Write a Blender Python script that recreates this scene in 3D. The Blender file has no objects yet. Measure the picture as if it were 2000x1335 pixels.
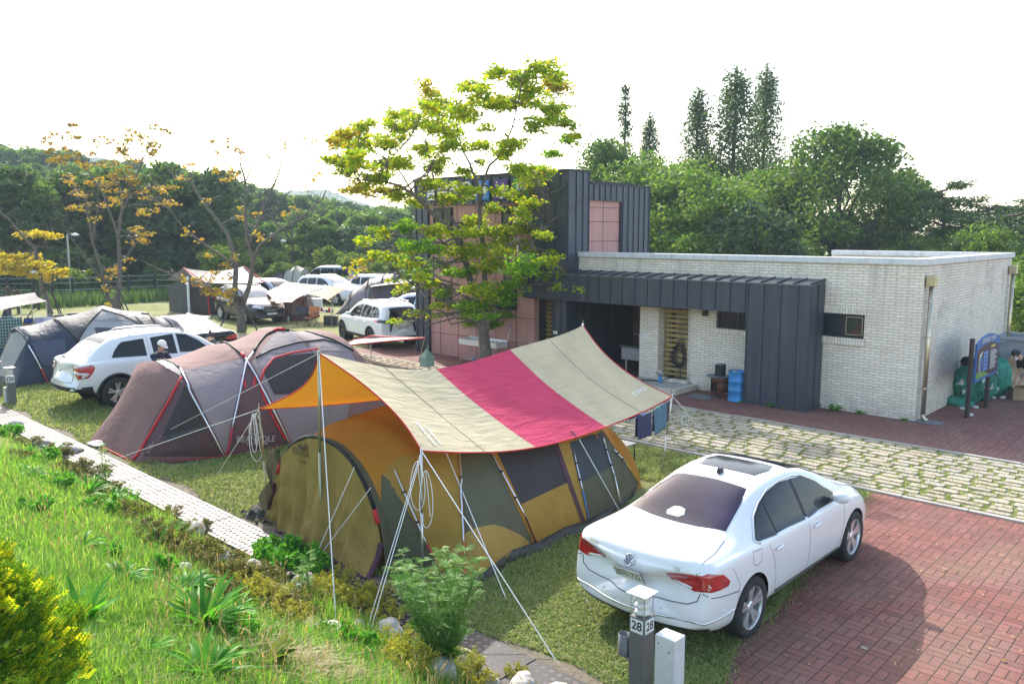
import bpy, bmesh, math, random
import numpy as np
from mathutils import Vector, Matrix, Euler
from mathutils.bvhtree import BVHTree
random.seed(7); RNG=np.random.default_rng(7)
SC=bpy.context.scene; COL=SC.collection
# ------------------------------------------------------------------ camera (site axes: X right along the building, Y away from the bank)
F_PX=1590.0; PITCH=math.radians(7.61); YAW=math.radians(43.24); CAMH=4.2
cam=bpy.data.cameras.new('camera'); cam.lens=F_PX/2000*36; cam.sensor_width=36; cam.clip_end=3000; cam.clip_start=.05
camo=bpy.data.objects.new('camera',cam); COL.objects.link(camo)
camo.location=(0,0,CAMH); camo.rotation_euler=(math.pi/2-PITCH,0,YAW); SC.camera=camo
# ------------------------------------------------------------------ sky, sun, exposure
SUN=Vector((-1.25,0.6,1.0)).normalized()
SUN_EL=math.asin(SUN.z); SUN_AZ=math.atan2(SUN.x,SUN.y)
wd=bpy.data.worlds.new('World'); SC.world=wd; wd.use_nodes=True
nt=wd.node_tree; bg=nt.nodes['Background']; sk=nt.nodes.new('ShaderNodeTexSky'); sk.sky_type='NISHITA'
sk.sun_disc=False; sk.sun_elevation=SUN_EL; sk.sun_rotation=SUN_AZ; sk.air_density=1.0; sk.dust_density=2.0; sk.ozone_density=1.0; sk.altitude=0
tn=nt.nodes.new('ShaderNodeMix'); tn.data_type='RGBA'; tn.blend_type='MULTIPLY'; tn.inputs[0].default_value=1; tn.inputs[7].default_value=(1,.95,.87,1); nt.links.new(sk.outputs[0],tn.inputs[6]); nt.links.new(tn.outputs[2],bg.inputs[0]); bg.inputs[1].default_value=0.15
sl=bpy.data.lights.new('sun','SUN'); sl.energy=2.0; sl.angle=math.radians(.6); sl.color=(1,.95,.87)
so=bpy.data.objects.new('sun',sl); COL.objects.link(so); so.rotation_euler=SUN.to_track_quat('Z','Y').to_euler(); so.location=(-20,10,40)
SC.view_settings.view_transform='Standard'; SC.view_settings.look='None'; SC.view_settings.exposure=1.9; SC.view_settings.gamma=1
SC.cycles.max_bounces=7; SC.cycles.transparent_max_bounces=12; SC.cycles.caustics_reflective=False; SC.cycles.caustics_refractive=False
SC.cycles.sample_clamp_indirect=6
# ------------------------------------------------------------------ helpers
CP,SP=math.cos(PITCH),math.sin(PITCH)
def ray(px,py):
    u=(px-1000)/F_PX; v=(667.5-py)/F_PX
    f=CP+v*SP; z=-SP+v*CP
    return Vector((u*math.cos(YAW)-f*math.sin(YAW),u*math.sin(YAW)+f*math.cos(YAW),z))
def G(px,py,z=0.0):
    d=ray(px,py); t=(z-CAMH)/d.z; return Vector((d.x*t,d.y*t,z))
def AX(px,py,x):
    d=ray(px,py); t=x/d.x; return Vector((x,d.y*t,CAMH+d.z*t))
def AY(px,py,y):
    d=ray(px,py); t=y/d.y; return Vector((d.x*t,y,CAMH+d.z*t))
def AD(px,py,dist):
    d=ray(px,py); h=math.hypot(d.x,d.y); t=dist/h; return Vector((d.x*t,d.y*t,CAMH+d.z*t))
def hd(p): return math.hypot(p[0],p[1])
def slope_z(y): 
    return 0 if y>4.95 else (.44*(4.95-y) if y>-1 else .44*5.95+.1*(-1-y))
V=Vector
class NT:
    def __init__(s,m): s.nt=m.node_tree; s.n=s.nt.nodes; s.l=s.nt.links
    def new(s,t,**k):
        x=s.n.new(t)
        for a,b in k.items(): setattr(x,a,b)
        return x
    def set(s,inp,v):
        if hasattr(v,'is_linked') or isinstance(v,bpy.types.NodeSocket): s.l.new(v,inp)
        else:
            if isinstance(v,(tuple,list)) and len(v)==3 and inp.type=='RGBA': v=(*v,1)
            inp.default_value=v
    def m(s,op,a,b=0,c=0,clamp=False):
        x=s.new('ShaderNodeMath',operation=op,use_clamp=clamp); s.set(x.inputs[0],a); s.set(x.inputs[1],b); s.set(x.inputs[2],c); return x.outputs[0]
    def mix(s,f,a,b,blend='MIX'):
        x=s.new('ShaderNodeMix',data_type='RGBA',blend_type=blend); s.set(x.inputs[0],f); s.set(x.inputs[6],a); s.set(x.inputs[7],b); return x.outputs[2]
    def noise(s,vec,scale,detail=4,rough=.55,dist=0):
        x=s.new('ShaderNodeTexNoise'); x.inputs['Scale'].default_value=scale; x.inputs['Detail'].default_value=detail; x.inputs['Roughness'].default_value=rough; x.inputs['Distortion'].default_value=dist
        if vec is not None: s.l.new(vec,x.inputs['Vector'])
        return x.outputs[0]
    def ramp(s,f,stops):
        x=s.new('ShaderNodeValToRGB'); s.l.new(f,x.inputs[0]); e=x.color_ramp.elements
        while len(e)<len(stops): e.new(.5)
        for i,(p,c) in enumerate(stops): e[i].position=p; e[i].color=(*c,1) if len(c)==3 else c
        return x.outputs[0]
    def mr(s,v,a,b,c=0,d=1):
        x=s.new('ShaderNodeMapRange'); s.set(x.inputs[0],v)
        for i,q in enumerate((a,b,c,d)): x.inputs[i+1].default_value=q
        return x.outputs[0]
    def bump(s,h,strength=.3,dist=.01,normal=None):
        x=s.new('ShaderNodeBump'); x.inputs['Strength'].default_value=strength; x.inputs['Distance'].default_value=dist; s.l.new(h,x.inputs['Height'])
        if normal is not None: s.l.new(normal,x.inputs['Normal'])
        return x.outputs[0]
    def pos(s): return s.new('ShaderNodeNewGeometry').outputs['Position']
    def obj(s): return s.new('ShaderNodeTexCoord').outputs['Object']
    def sep(s,v):
        x=s.new('ShaderNodeSeparateXYZ'); s.l.new(v,x.inputs[0]); return x.outputs
    def comb(s,a,b,c=0):
        x=s.new('ShaderNodeCombineXYZ'); s.set(x.inputs[0],a); s.set(x.inputs[1],b); s.set(x.inputs[2],c); return x.outputs[0]
    def white(s,v):
        x=s.new('ShaderNodeTexWhiteNoise'); s.l.new(v,x.inputs[0]); return x.outputs
def newmat(name):
    m=bpy.data.materials.new(name); m.use_nodes=True; q=NT(m); return m,q,m.node_tree.nodes['Principled BSDF']
MC={}
def mat(name,col,rough=.6,metal=0,var=.12,vs=6,bump=0,bs=40,coat=0,trans=0,spec=None,alpha=1,emit=None,col2=None,bd=.004):
    if name in MC: return MC[name]
    m,q,b=newmat(name); MC[name]=m
    o=q.obj(); c1=tuple(max(0,c*(1-var)) for c in col); c2=col2 or tuple(min(1,c*(1+var)) for c in col)
    nz=q.noise(o,vs,5,.6)
    c=q.ramp(nz,[(.3,c1),(.7,c2)]); q.l.new(c,b.inputs['Base Color'])
    b.inputs['Roughness'].default_value=rough; b.inputs['Metallic'].default_value=metal
    b.inputs['Coat Weight'].default_value=coat; b.inputs['Coat Roughness'].default_value=.04
    if spec is not None: b.inputs['Specular IOR Level'].default_value=spec
    if bump:
        q.l.new(q.bump(q.noise(o,bs,4),bump,bd),b.inputs['Normal'])
    if alpha<1: b.inputs['Alpha'].default_value=alpha
    if emit: b.inputs['Emission Color'].default_value=(*emit,1); b.inputs['Emission Strength'].default_value=1
    if trans:
        out=m.node_tree.nodes['Material Output']; t=q.new('ShaderNodeBsdfTranslucent'); q.l.new(c,t.inputs[0])
        mx=q.new('ShaderNodeMixShader'); mx.inputs[0].default_value=trans; q.l.new(b.outputs[0],mx.inputs[1]); q.l.new(t.outputs[0],mx.inputs[2]); q.l.new(mx.outputs[0],out.inputs[0])
    return m
ORG={}
def tag(o,label=None,cat=None,group=None,kind=None):
    if label: o['label']=label
    if cat: o['category']=cat
    if group: o['group']=group
    if kind: o['kind']=kind
    return o
def T(name,label,cat,loc=(0,0,0),rz=0,group=None,local=False):
    o=bpy.data.objects.new(name,None); COL.objects.link(o); o.location=loc; o.rotation_euler=(0,0,rz); o.empty_display_size=.2
    ORG[o]=V((0,0,0)) if local else V(loc)
    return tag(o,label,cat,group)
class MB:
    def __init__(s): s.v=[]; s.f=[]; s.mi=[]
    def add(s,vs,fs,mi=0):
        n=len(s.v); s.v.extend([tuple(p) for p in vs]); s.f.extend([tuple(i+n for i in f) for f in fs]); s.mi.extend([mi]*len(fs)); return s
    def box(s,x0,x1,y0,y1,z0,z1,mi=0):
        return s.add([(x0,y0,z0),(x1,y0,z0),(x1,y1,z0),(x0,y1,z0),(x0,y0,z1),(x1,y0,z1),(x1,y1,z1),(x0,y1,z1)],
              [(3,2,1,0),(4,5,6,7),(0,1,5,4),(1,2,6,5),(2,3,7,6),(3,0,4,7)],mi)
    def obox(s,c,size,rot=(0,0,0),mi=0):
        R=Euler(rot).to_matrix(); a,b,d=[q/2 for q in size]; c=V(c)
        P=[c+R@V((x,y,z)) for z in(-d,d) for x,y in((-a,-b),(a,-b),(a,b),(-a,b))]
        return s.add(P,[(3,2,1,0),(4,5,6,7),(0,1,5,4),(1,2,6,5),(2,3,7,6),(3,0,4,7)],mi)
    def beam(s,a,b,w,h=None,mi=0,up=(0,0,1)):
        a=V(a);b=V(b);d=(b-a).normalized();u=V(up)
        if abs(d.dot(u))>.98:u=V((0,1,0))
        r=d.cross(u).normalized();u=r.cross(d).normalized();h=h or w
        P=[p+r*x*w/2+u*y*h/2 for p in(a,b) for x,y in((-1,-1),(1,-1),(1,1),(-1,1))]
        return s.add(P,[(0,1,2,3),(7,6,5,4),(4,5,1,0),(5,6,2,1),(6,7,3,2),(7,4,0,3)],mi)
    def tube(s,pts,r,n=6,mi=0,cap=True,flat=1):
        pts=[V(p) for p in pts]; k=len(pts); R=r if isinstance(r,(list,tuple)) else [r]*k
        base=len(s.v); prev=None
        for i,p in enumerate(pts):
            d=(pts[min(i+1,k-1)]-pts[max(i-1,0)])
            d=d.normalized() if d.length>1e-9 else V((0,0,1))
            if prev is None:
                u=V((0,0,1)) if abs(d.z)<.9 else V((1,0,0)); a=d.cross(u).normalized()
            else:
                a=prev-d*prev.dot(d)
                a=a.normalized() if a.length>1e-6 else d.orthogonal().normalized()
            prev=a; b=d.cross(a)
            for j in range(n):
                t=2*math.pi*j/n; s.v.append(tuple(p+(a*math.cos(t)+b*math.sin(t)*flat)*R[i]))
        for i in range(k-1):
            for j in range(n):
                q=base+i*n; s.f.append((q+j,q+(j+1)%n,q+n+(j+1)%n,q+n+j)); s.mi.append(mi)
        if cap:
            s.f.append(tuple(base+j for j in range(n))[::-1]); s.mi.append(mi)
            s.f.append(tuple(base+(k-1)*n+j for j in range(n))); s.mi.append(mi)
        return s
    def lathe(s,prof,n=20,c=(0,0,0),axis='z',mi=0,close=False):
        base=len(s.v); c=V(c)
        for r,h in prof:
            for j in range(n):
                t=2*math.pi*j/n; x,y=r*math.cos(t),r*math.sin(t)
                s.v.append(tuple(c+(V((x,y,h)) if axis=='z' else (V((x,h,y)) if axis=='y' else V((h,x,y))))))
        for i in range(len(prof)-1):
            for j in range(n):
                q=base+i*n; f=(q+j,q+(j+1)%n,q+n+(j+1)%n,q+n+j)
                s.f.append(f if axis!='y' else f[::-1]); s.mi.append(mi)
        return s
    def grid(s,rows,mi=0,mf=None):
        base=len(s.v); w=len(rows[0])
        for r in rows: s.v.extend([tuple(p) for p in r])
        for i in range(len(rows)-1):
            for j in range(w-1):
                q=base+i*w+j; s.f.append((q,q+1,q+w+1,q+w)); s.mi.append(mf(i,j) if mf else mi)
        return s
    def prism(s,poly,a,b,axis='y',mi=0):
        n=len(poly)
        def P(u,v,h): return (u,h,v) if axis=='y' else ((h,u,v) if axis=='x' else (u,v,h))
        vs=[P(u,v,a) for u,v in poly]+[P(u,v,b) for u,v in poly]
        return s.add(vs,[tuple(range(n)),tuple(range(2*n-1,n-1,-1))]+[(i,i+n,(i+1)%n+n,(i+1)%n) for i in range(n)],mi)
    def ellip(s,c,r,n=12,k=8,rot=(0,0,0),mi=0):
        R=Euler(rot).to_matrix(); c=V(c); rows=[]
        for i in range(k+1):
            ph=math.pi*i/k; rows.append([c+R@V((r[0]*math.sin(ph)*math.cos(2*math.pi*j/n),r[1]*math.sin(ph)*math.sin(2*math.pi*j/n),r[2]*math.cos(ph))) for j in range(n+1)])
        return s.grid(rows,mi)
    def build(s,name,mats,parent=None,smooth=False,bevel=0,loc=None,sub=0,solid=0,fixn=False):
        me=bpy.data.meshes.new(name)
        if parent is not None: o0=ORG.get(parent,V((0,0,0)))
        elif loc is not None: o0=V(loc)
        else:
            A=np.array(s.v); o0=V(((A[:,0].min()+A[:,0].max())/2,(A[:,1].min()+A[:,1].max())/2,A[:,2].min()))
        A=np.array(s.v,dtype=float)-np.array(o0)
        me.from_pydata(A.tolist(),[],s.f); 
        for m in (mats if isinstance(mats,(list,tuple)) else [mats]): me.materials.append(m)
        me.polygons.foreach_set('material_index',s.mi)
        if smooth: me.polygons.foreach_set('use_smooth',[True]*len(s.f))
        if fixn:
            bm=bmesh.new(); bm.from_mesh(me); bmesh.ops.remove_doubles(bm,verts=bm.verts,dist=1e-5); bmesh.ops.recalc_face_normals(bm,faces=bm.faces); bm.to_mesh(me); bm.free()
        me.update(); me.validate()
        o=bpy.data.objects.new(name,me); COL.objects.link(o)
        if parent is not None: o.parent=parent; ORG[o]=o0
        else: o.location=o0; ORG[o]=o0
        if solid: md=o.modifiers.new('solid','SOLIDIFY'); md.thickness=solid; md.offset=0
        if bevel: md=o.modifiers.new('bevel','BEVEL'); md.width=bevel; md.segments=2; md.limit_method='ANGLE'; md.harden_normals=False
        if sub: md=o.modifiers.new('sub','SUBSURF'); md.levels=sub; md.render_levels=sub
        return o
def dup(o,loc,rz=None,label=None,name=None,scale=None):
    def cp(x,par):
        c=x.copy(); COL.objects.link(c)
        if par is not None: c.parent=par
        for ch in x.children: cp(ch,c)
        return c
    c=cp(o,None); c.location=loc
    if rz is not None: c.rotation_euler=(0,0,rz)
    if scale: c.scale=scale if isinstance(scale,(tuple,list)) else (scale,)*3
    if label: c['label']=label
    return c
def np_mesh(name,verts,faces,mats,parent=None,mi=None,loc=(0,0,0),smooth=False,attr=None):
    """numpy mesh: faces array (n,k)"""
    me=bpy.data.meshes.new(name); n,k=faces.shape
    me.vertices.add(len(verts)); me.vertices.foreach_set('co',np.ascontiguousarray(verts,dtype=np.float32).ravel())
    me.loops.add(n*k); me.loops.foreach_set('vertex_index',faces.astype(np.int32).ravel())
    me.polygons.add(n); me.polygons.foreach_set('loop_start',np.arange(0,n*k,k,dtype=np.int32)); me.polygons.foreach_set('loop_total',np.full(n,k,dtype=np.int32))
    for m in (mats if isinstance(mats,(list,tuple)) else [mats]): me.materials.append(m)
    if mi is not None: me.polygons.foreach_set('material_index',mi.astype(np.int32))
    if smooth: me.polygons.foreach_set('use_smooth',np.ones(n,dtype=bool))
    me.update(calc_edges=True)
    o=bpy.data.objects.new(name,me); COL.objects.link(o)
    if parent is not None: o.parent=parent
    else: o.location=loc
    return o
def text(name,s,size,loc,rot,material,parent,depth=.002,align='CENTER',sx=1,org=None,bold=0,fit=None):
    cu=bpy.data.curves.new(name,'FONT'); cu.body=s; cu.size=size; cu.extrude=depth; cu.align_x=align; cu.align_y='CENTER'; cu.offset=bold
    t=bpy.data.objects.new(name,cu); COL.objects.link(t)
    bpy.context.view_layer.update()
    me=bpy.data.meshes.new_from_object(t); COL.objects.unlink(t); bpy.data.objects.remove(t)
    if fit and len(me.vertices): xs=[v.co.x for v in me.vertices]; sx=fit/(max(xs)-min(xs))
    me.transform(Matrix.Diagonal((sx,1,1,1))); me.materials.clear(); me.materials.append(material)
    o=bpy.data.objects.new(name,me); COL.objects.link(o); o.rotation_euler=rot
    o0=ORG.get(parent,V((0,0,0))) if parent is not None else V((0,0,0)); o.location=V(loc)-o0
    if parent is not None: o.parent=parent
    return o
def kind(o,k='structure'): o['kind']=k; return o
# ------------------------------------------------------------------ setting materials
def m_lawn():
    m,q,b=newmat('lawn'); p=q.pos()
    n1=q.noise(p,.35,5,.6); n2=q.noise(p,3.5,5,.65); n3=q.noise(p,45,3,.7)
    c=q.ramp(n2,[(.3,(.13,.17,.045)),(.5,(.21,.23,.07)),(.68,(.32,.29,.12))])
    c=q.mix(q.mr(n3,.35,.7),c,q.ramp(n3,[(.3,(.05,.07,.02)),(.75,(.34,.33,.13))]))
    c=q.mix(q.mr(n1,.45,.6,0,.55),c,(.34,.33,.18))
    # concrete grass blocks showing through
    v=q.new('ShaderNodeTexVoronoi'); v.inputs['Scale'].default_value=5.5; q.l.new(p,v.inputs[0])
    k=q.m('MULTIPLY',q.mr(v.outputs['Distance'],.22,.14),q.mr(q.noise(p,1.1,3),.5,.62))
    c=q.mix(q.m('MULTIPLY',k,.75),c,(.27,.28,.25))
    q.l.new(c,b.inputs['Base Color']); b.inputs['Roughness'].default_value=.95; b.inputs['Specular IOR Level'].default_value=.15
    q.l.new(q.bump(q.noise(p,60,4,.7),.8,.03),b.inputs['Normal']); return m
def m_paver(name,cell=.207,c1=(.14,.045,.034),c2=(.235,.082,.062)):
    m,q,b=newmat(name); p=q.pos(); X,Y,_=q.sep(p)
    u=q.m('DIVIDE',X,cell); v=q.m('DIVIDE',Y,cell); iu=q.m('FLOOR',u); iv=q.m('FLOOR',v); fu=q.m('FRACT',u); fv=q.m('FRACT',v)
    par=q.m('MODULO',q.m('ABSOLUTE',q.m('ADD',iu,iv)),2)
    a=q.m('ADD',q.m('MULTIPLY',fu,par),q.m('MULTIPLY',fv,q.m('SUBTRACT',1,par)))  # split axis
    o=q.m('ADD',q.m('MULTIPLY',fv,par),q.m('MULTIPLY',fu,q.m('SUBTRACT',1,par)))
    a2=q.m('MULTIPLY',a,2); h=q.m('FLOOR',a2); fa=q.m('FRACT',a2)
    da=q.m('MULTIPLY',q.m('MINIMUM',fa,q.m('SUBTRACT',1,fa)),.5); do=q.m('MINIMUM',o,q.m('SUBTRACT',1,o))
    d=q.m('MINIMUM',da,do)
    nz=q.m('MULTIPLY',q.m('SUBTRACT',q.noise(p,30,3),.5),.03)
    g=q.mr(q.m('ADD',d,nz),.012,.032)
    w=q.white(q.comb(iu,iv,h))[0]
    col=q.ramp(w,[(0,c1),(.5,tuple((x+y)/2 for x,y in zip(c1,c2))),(1,c2)])
    col=q.mix(q.mr(q.noise(p,.9,4),.35,.7,0,.45),col,(.17,.088,.082))
    col=q.mix(q.mr(q.noise(p,120,2),.5,.75,0,.35),col,(.40,.25,.20)); col=q.mix(q.mr(q.noise(p,.35,5,.6,.6),.48,.62,0,.4),col,(.22,.15,.11)); col=q.mix(q.mr(q.noise(p,6,5,.7),.58,.72,0,.5),col,(.10,.05,.04))
    moss=q.mix(q.mr(q.noise(p,1.6,3),.5,.65),(.035,.026,.022),(.06,.07,.03))
    col=q.mix(g,moss,col); q.l.new(col,b.inputs['Base Color']); b.inputs['Roughness'].default_value=.82; b.inputs['Specular IOR Level'].default_value=.3
    hh=q.m('ADD',g,q.m('MULTIPLY',q.noise(p,90,3),.35)); hh=q.m('ADD',hh,q.m('MULTIPLY',w,.25))
    q.l.new(q.bump(hh,.6,.008),b.inputs['Normal']); return m
def m_wallbrick(name='cream_brick',c1=(.74,.66,.54),c2=(.86,.79,.67),mort=(.30,.26,.22),bw=.245,bh=.068,soldier=False):
    m,q,b=newmat(name); g=q.new('ShaderNodeNewGeometry'); X,Y,Z=q.sep(g.outputs['Position']); nx,ny,nz=q.sep(g.outputs['Normal'])
    sx=q.m('GREATER_THAN',q.m('ABSOLUTE',nx),.5); u=q.m('ADD',q.m('MULTIPLY',Y,sx),q.m('MULTIPLY',X,q.m('SUBTRACT',1,sx)))
    t=q.new('ShaderNodeTexBrick'); q.l.new(q.comb(u,Z,0) if not soldier else q.comb(Z,u,0),t.inputs['Vector'])
    t.offset=.5; t.inputs['Scale'].default_value=1; t.inputs['Brick Width'].default_value=bw; t.inputs['Row Height'].default_value=bh
    t.inputs['Mortar Size'].default_value=.0055; t.inputs['Mortar Smooth'].default_value=.25; t.inputs['Bias'].default_value=0
    t.inputs['Color1'].default_value=(*c1,1); t.inputs['Color2'].default_value=(*c2,1); t.inputs['Mortar'].default_value=(*mort,1)
    col=q.mix(q.mr(q.noise(g.outputs['Position'],.8,4),.4,.7,0,.3),t.outputs[0],(.50,.44,.37))
    mp=q.new('ShaderNodeMapping'); q.l.new(g.outputs['Position'],mp.inputs[0]); mp.inputs['Scale'].default_value=(5,5,.25); stk=q.m('MULTIPLY',q.mr(q.noise(mp.outputs[0],1,4,.6),.5,.72,0,.45),q.mr(Z,1.6,3.4)); col=q.mix(stk,col,(.30,.27,.23))
    # grime stain patch pattern on end wall + splash zone dirt
    st=q.m('MULTIPLY',q.mr(q.noise(g.outputs['Position'],1.1,5,.6,.4),.53,.68),sx)
    col=q.mix(q.m('MULTIPLY',st,.5),col,(.27,.25,.24))
    col=q.mix(q.m('MULTIPLY',q.mr(Z,.5,0),q.mr(q.noise(g.outputs['Position'],4,4),.35,.7,0,.6)),col,(.25,.21,.17))
    q.l.new(col,b.inputs['Base Color']); b.inputs['Roughness'].default_value=.75
    hh=q.m('ADD',q.m('SUBTRACT',1,t.outputs['Fac']),q.m('MULTIPLY',q.noise(g.outputs['Position'],60,3),.2))
    q.l.new(q.bump(hh,.7,.008),b.inputs['Normal']); return m
LAWN=m_lawn(); PAVER=m_paver('red_brick_paving'); BRICK=m_wallbrick(); SOLD=m_wallbrick('soldier_brick',soldier=True,bw=.2)
PAVER2=m_paver('red_paving_by_wall',cell=.24,c1=(.15,.052,.045),c2=(.22,.082,.068))
CONC=mat('concrete',(.40,.38,.34),.85,var=.25,vs=5,bump=.4,bs=60); KERB=mat('kerb_stone',(.36,.33,.29),.85,var=.2,vs=3,bump=.4,bs=50)
DIRT=mat('dirt',(.15,.125,.085),.95,var=.4,vs=9,bump=.8,bs=40,bd=.02)
METAL=mat('charcoal_seam_metal',(.058,.068,.092),.42,metal=.35,var=.10,vs=.9,bump=.03,bs=3)
METALD=mat('dark_trim',(.025,.026,.03),.5,metal=.2)
PINK=mat('pink_panel',(.47,.25,.22),.7,var=.07,vs=2,bump=.12,bs=120)
JOINT=mat('panel_joint',(.07,.035,.03),.8)
WHITEC=mat('white_coping',(.62,.63,.64),.6,var=.08); GLASSD=mat('window_glass',(.02,.03,.04),.06,spec=.8,var=.3,vs=1.2); BLK=mat('black_plastic',(.015,.015,.017),.45,var=.3)
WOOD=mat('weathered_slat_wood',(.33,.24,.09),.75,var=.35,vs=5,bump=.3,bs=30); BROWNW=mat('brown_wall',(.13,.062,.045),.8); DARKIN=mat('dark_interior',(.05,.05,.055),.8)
STEEL=mat('stainless_steel',(.55,.55,.55),.3,metal=.9,var=.08); GALV=mat('galvanised_pole',(.62,.62,.60),.33,metal=.85,var=.12,vs=20); BRASS=mat('steel_downpipe',(.50,.44,.33),.3,metal=.85,var=.15,vs=3)
WHT=mat('white_paint',(.72,.72,.70),.5,var=.06); GREYP_=0
def streak(m,amt,colr):
    q=NT(m); b=m.node_tree.nodes['Principled BSDF']; lk=b.inputs['Base Color'].links[0].from_socket; p=q.pos(); mp=q.new('ShaderNodeMapping'); q.l.new(p,mp.inputs[0]); mp.inputs['Scale'].default_value=(7,7,.35)
    c=q.mix(q.m('MULTIPLY',q.mr(q.noise(mp.outputs[0],1,5,.65),.5,.75),amt),lk,colr); q.l.new(c,b.inputs['Base Color'])
streak(METAL,.5,(.13,.13,.135)); streak(PINK,.45,(.24,.17,.15)); streak(WHITEC,.6,(.36,.36,.35))
GREYP=mat('grey_post_paint',(.15,.15,.155),.45,metal=.2,var=.1)
# ------------------------------------------------------------------ ground
def ground():
    xs=[-900,-500,-300,-200,-140,-100,-80]+list(np.arange(-70,24,2.0))+[26,40,70,120,200,400,900]
    ys=[-80,-40,-20,-8,-4,-2,-1,-.5]+list(np.arange(0,5,.25))+[4.95,5.05,5.1,6,8,10,14,18,24,32,42,55,70,90,120,170,250,400,700,1200]
    mb=MB(); rows=[]
    def h(x,y):
        z=slope_z(y)
        if y<4.95:
            z+=.05*math.sin(x*1.7+y)*math.sin(y*2.3+x*.6) if 0<y<4.7 else 0
            if x>-2.9: z=z*max(0,1-(x+2.9)/1.2) if y>2.5 else z*max(.0,1-(x+2.9)/2.5)
        # rising ground far left and behind
        r=0
        return z+r*(1 if y>5 else 0)
    for y in ys: rows.append([(x,y,h(x,y)) for x in xs])
    mb.grid(rows); o=mb.build('ground',LAWN,smooth=True,loc=(0,0,0)); return kind(o)
GROUND=ground()
mbp=MB(); 
# red brick parking bay, its grass edge is irregular
edge=[(-3.0,5.05),(-3.35,5.7),(-3.45,6.6),(-3.72,7.4),(-3.75,8.3),(-3.95,9.4),(-4.15,10.6),(-4.35,12.0),(-4.55,13.42)]
rows=[[(x,y,.004),(30,y,.004)] for x,y in edge]; mbp.grid(rows); kind(mbp.build('brick_parking',PAVER,loc=(0,0,0)))
mbp=MB(); mbp.add([(-24.5,16.95,.004),(34,16.95,.004),(34,19.28,.004),(-24.5,19.28,.004)],[(0,1,2,3)])
mbp.add([(-5.72,19.28,.004),(34,19.28,.004),(34,40,.004),(-5.72,40,.004)],[(0,1,2,3)])
mbp.add([(-24.5,14.6,.006),(-15.5,14.6,.006),(-16.5,16.95,.006),(-24.5,16.95,.006)],[(0,1,2,3)])
mbp.add([(-16.7,19.28,.004),(-12.5,19.28,.004),(-12.5,23,.004),(-16.7,23,.004)],[(0,1,2,3)])
kind(mbp.build('pavement',PAVER2,loc=(0,0,0)))
# kerbs
def kerb(name,x0,x1,y,w=.1,h=.05):
    mb=MB(); x=x0
    while x<x1:
        L=.96; mb.box(x+.006,x+L-.006,y-w/2,y+w/2,-.05,h+random.uniform(-.006,.004)); x+=L
    return kind(mb.build(name,KERB,bevel=.008))
kerb('kerb',-30,16,16.95,h=.03); kerb('kerb',-30,16,13.47,h=.035)
# stone road : individually shaped slabs in one surface
def stone_road():
    m,q,b=newmat('road_stone'); p=q.pos()
    isl=q.new('ShaderNodeNewGeometry').outputs['Random Per Island']
    c=q.ramp(isl,[(0,(.37,.30,.22)),(.4,(.46,.38,.28)),(.7,(.39,.34,.28)),(1,(.52,.43,.32))])
    c=q.mix(q.mr(q.noise(p,14,5,.7),.35,.7,0,.5),c,(.24,.21,.18)); q.l.new(c,b.inputs['Base Color']); b.inputs['Roughness'].default_value=.85
    q.l.new(q.bump(q.noise(p,35,5,.65),.5,.02),b.inputs['Normal'])
    mb=MB(); y=13.56; rr=random.Random(3)
    while y<16.82:
        dy=rr.uniform(.19,.25); x=-44.0+rr.random()*.3
        while x<16:
            L=rr.uniform(.28,.46) if rr.random()<.85 else rr.uniform(.5,.62)
            g=rr.uniform(.055,.095); jx=lambda:rr.uniform(-.02,.02)
            x0,x1,y0,y1=x+g/2,x+L-g/2,y+g*.45,y+dy-g*.45
            cs=[(x0+jx(),y0+jx()*.6),(x1+jx(),y0+jx()*.6),(x1+jx(),y1+jx()*.6),(x0+jx(),y1+jx()*.6)]
            cx=sum(c[0] for c in cs)/4; cy=sum(c[1] for c in cs)/4; z=rr.uniform(.018,.03)
            pts=[]
            for i in range(4):
                a=cs[i];b_=cs[(i+1)%4];pr=cs[i-1]
                c0=V((a[0],a[1],0)); e1_=(V((pr[0],pr[1],0))-c0).normalized()*.035; e2_=(V((b_[0],b_[1],0))-c0).normalized()*.035
                pts+= [c0+e1_,c0+(e1_+e2_)*.25,c0+e2_]
            lo=[(p_.x,p_.y,-.01) for p_ in pts]; mid=[(p_.x,p_.y,z-.008) for p_ in pts]; up=[(cx+(p_.x-cx)*.95,cy+(p_.y-cy)*.93,z) for p_ in pts]
            n=12; mb.add(lo+mid+up,[(i,(i+1)%n,n+(i+1)%n,n+i) for i in range(n)]+[(n+i,n+(i+1)%n,2*n+(i+1)%n,2*n+i) for i in range(n)]+[tuple(range(2*n,3*n))])
            x+=L
        y+=dy
    kind(mb.build('stone_road',m,loc=(0,0,0)))
stone_road()
mb=MB(); mb.grid([[(x,5.68+.04*math.sin(x*3),.005),(x,5.88+.07*math.sin(x*1.3)+.05*math.sin(x*4.1),.005)] for x in np.arange(-24,-2.9,.3)]); kind(mb.build('path',DIRT,loc=(0,0,0)))
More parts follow.
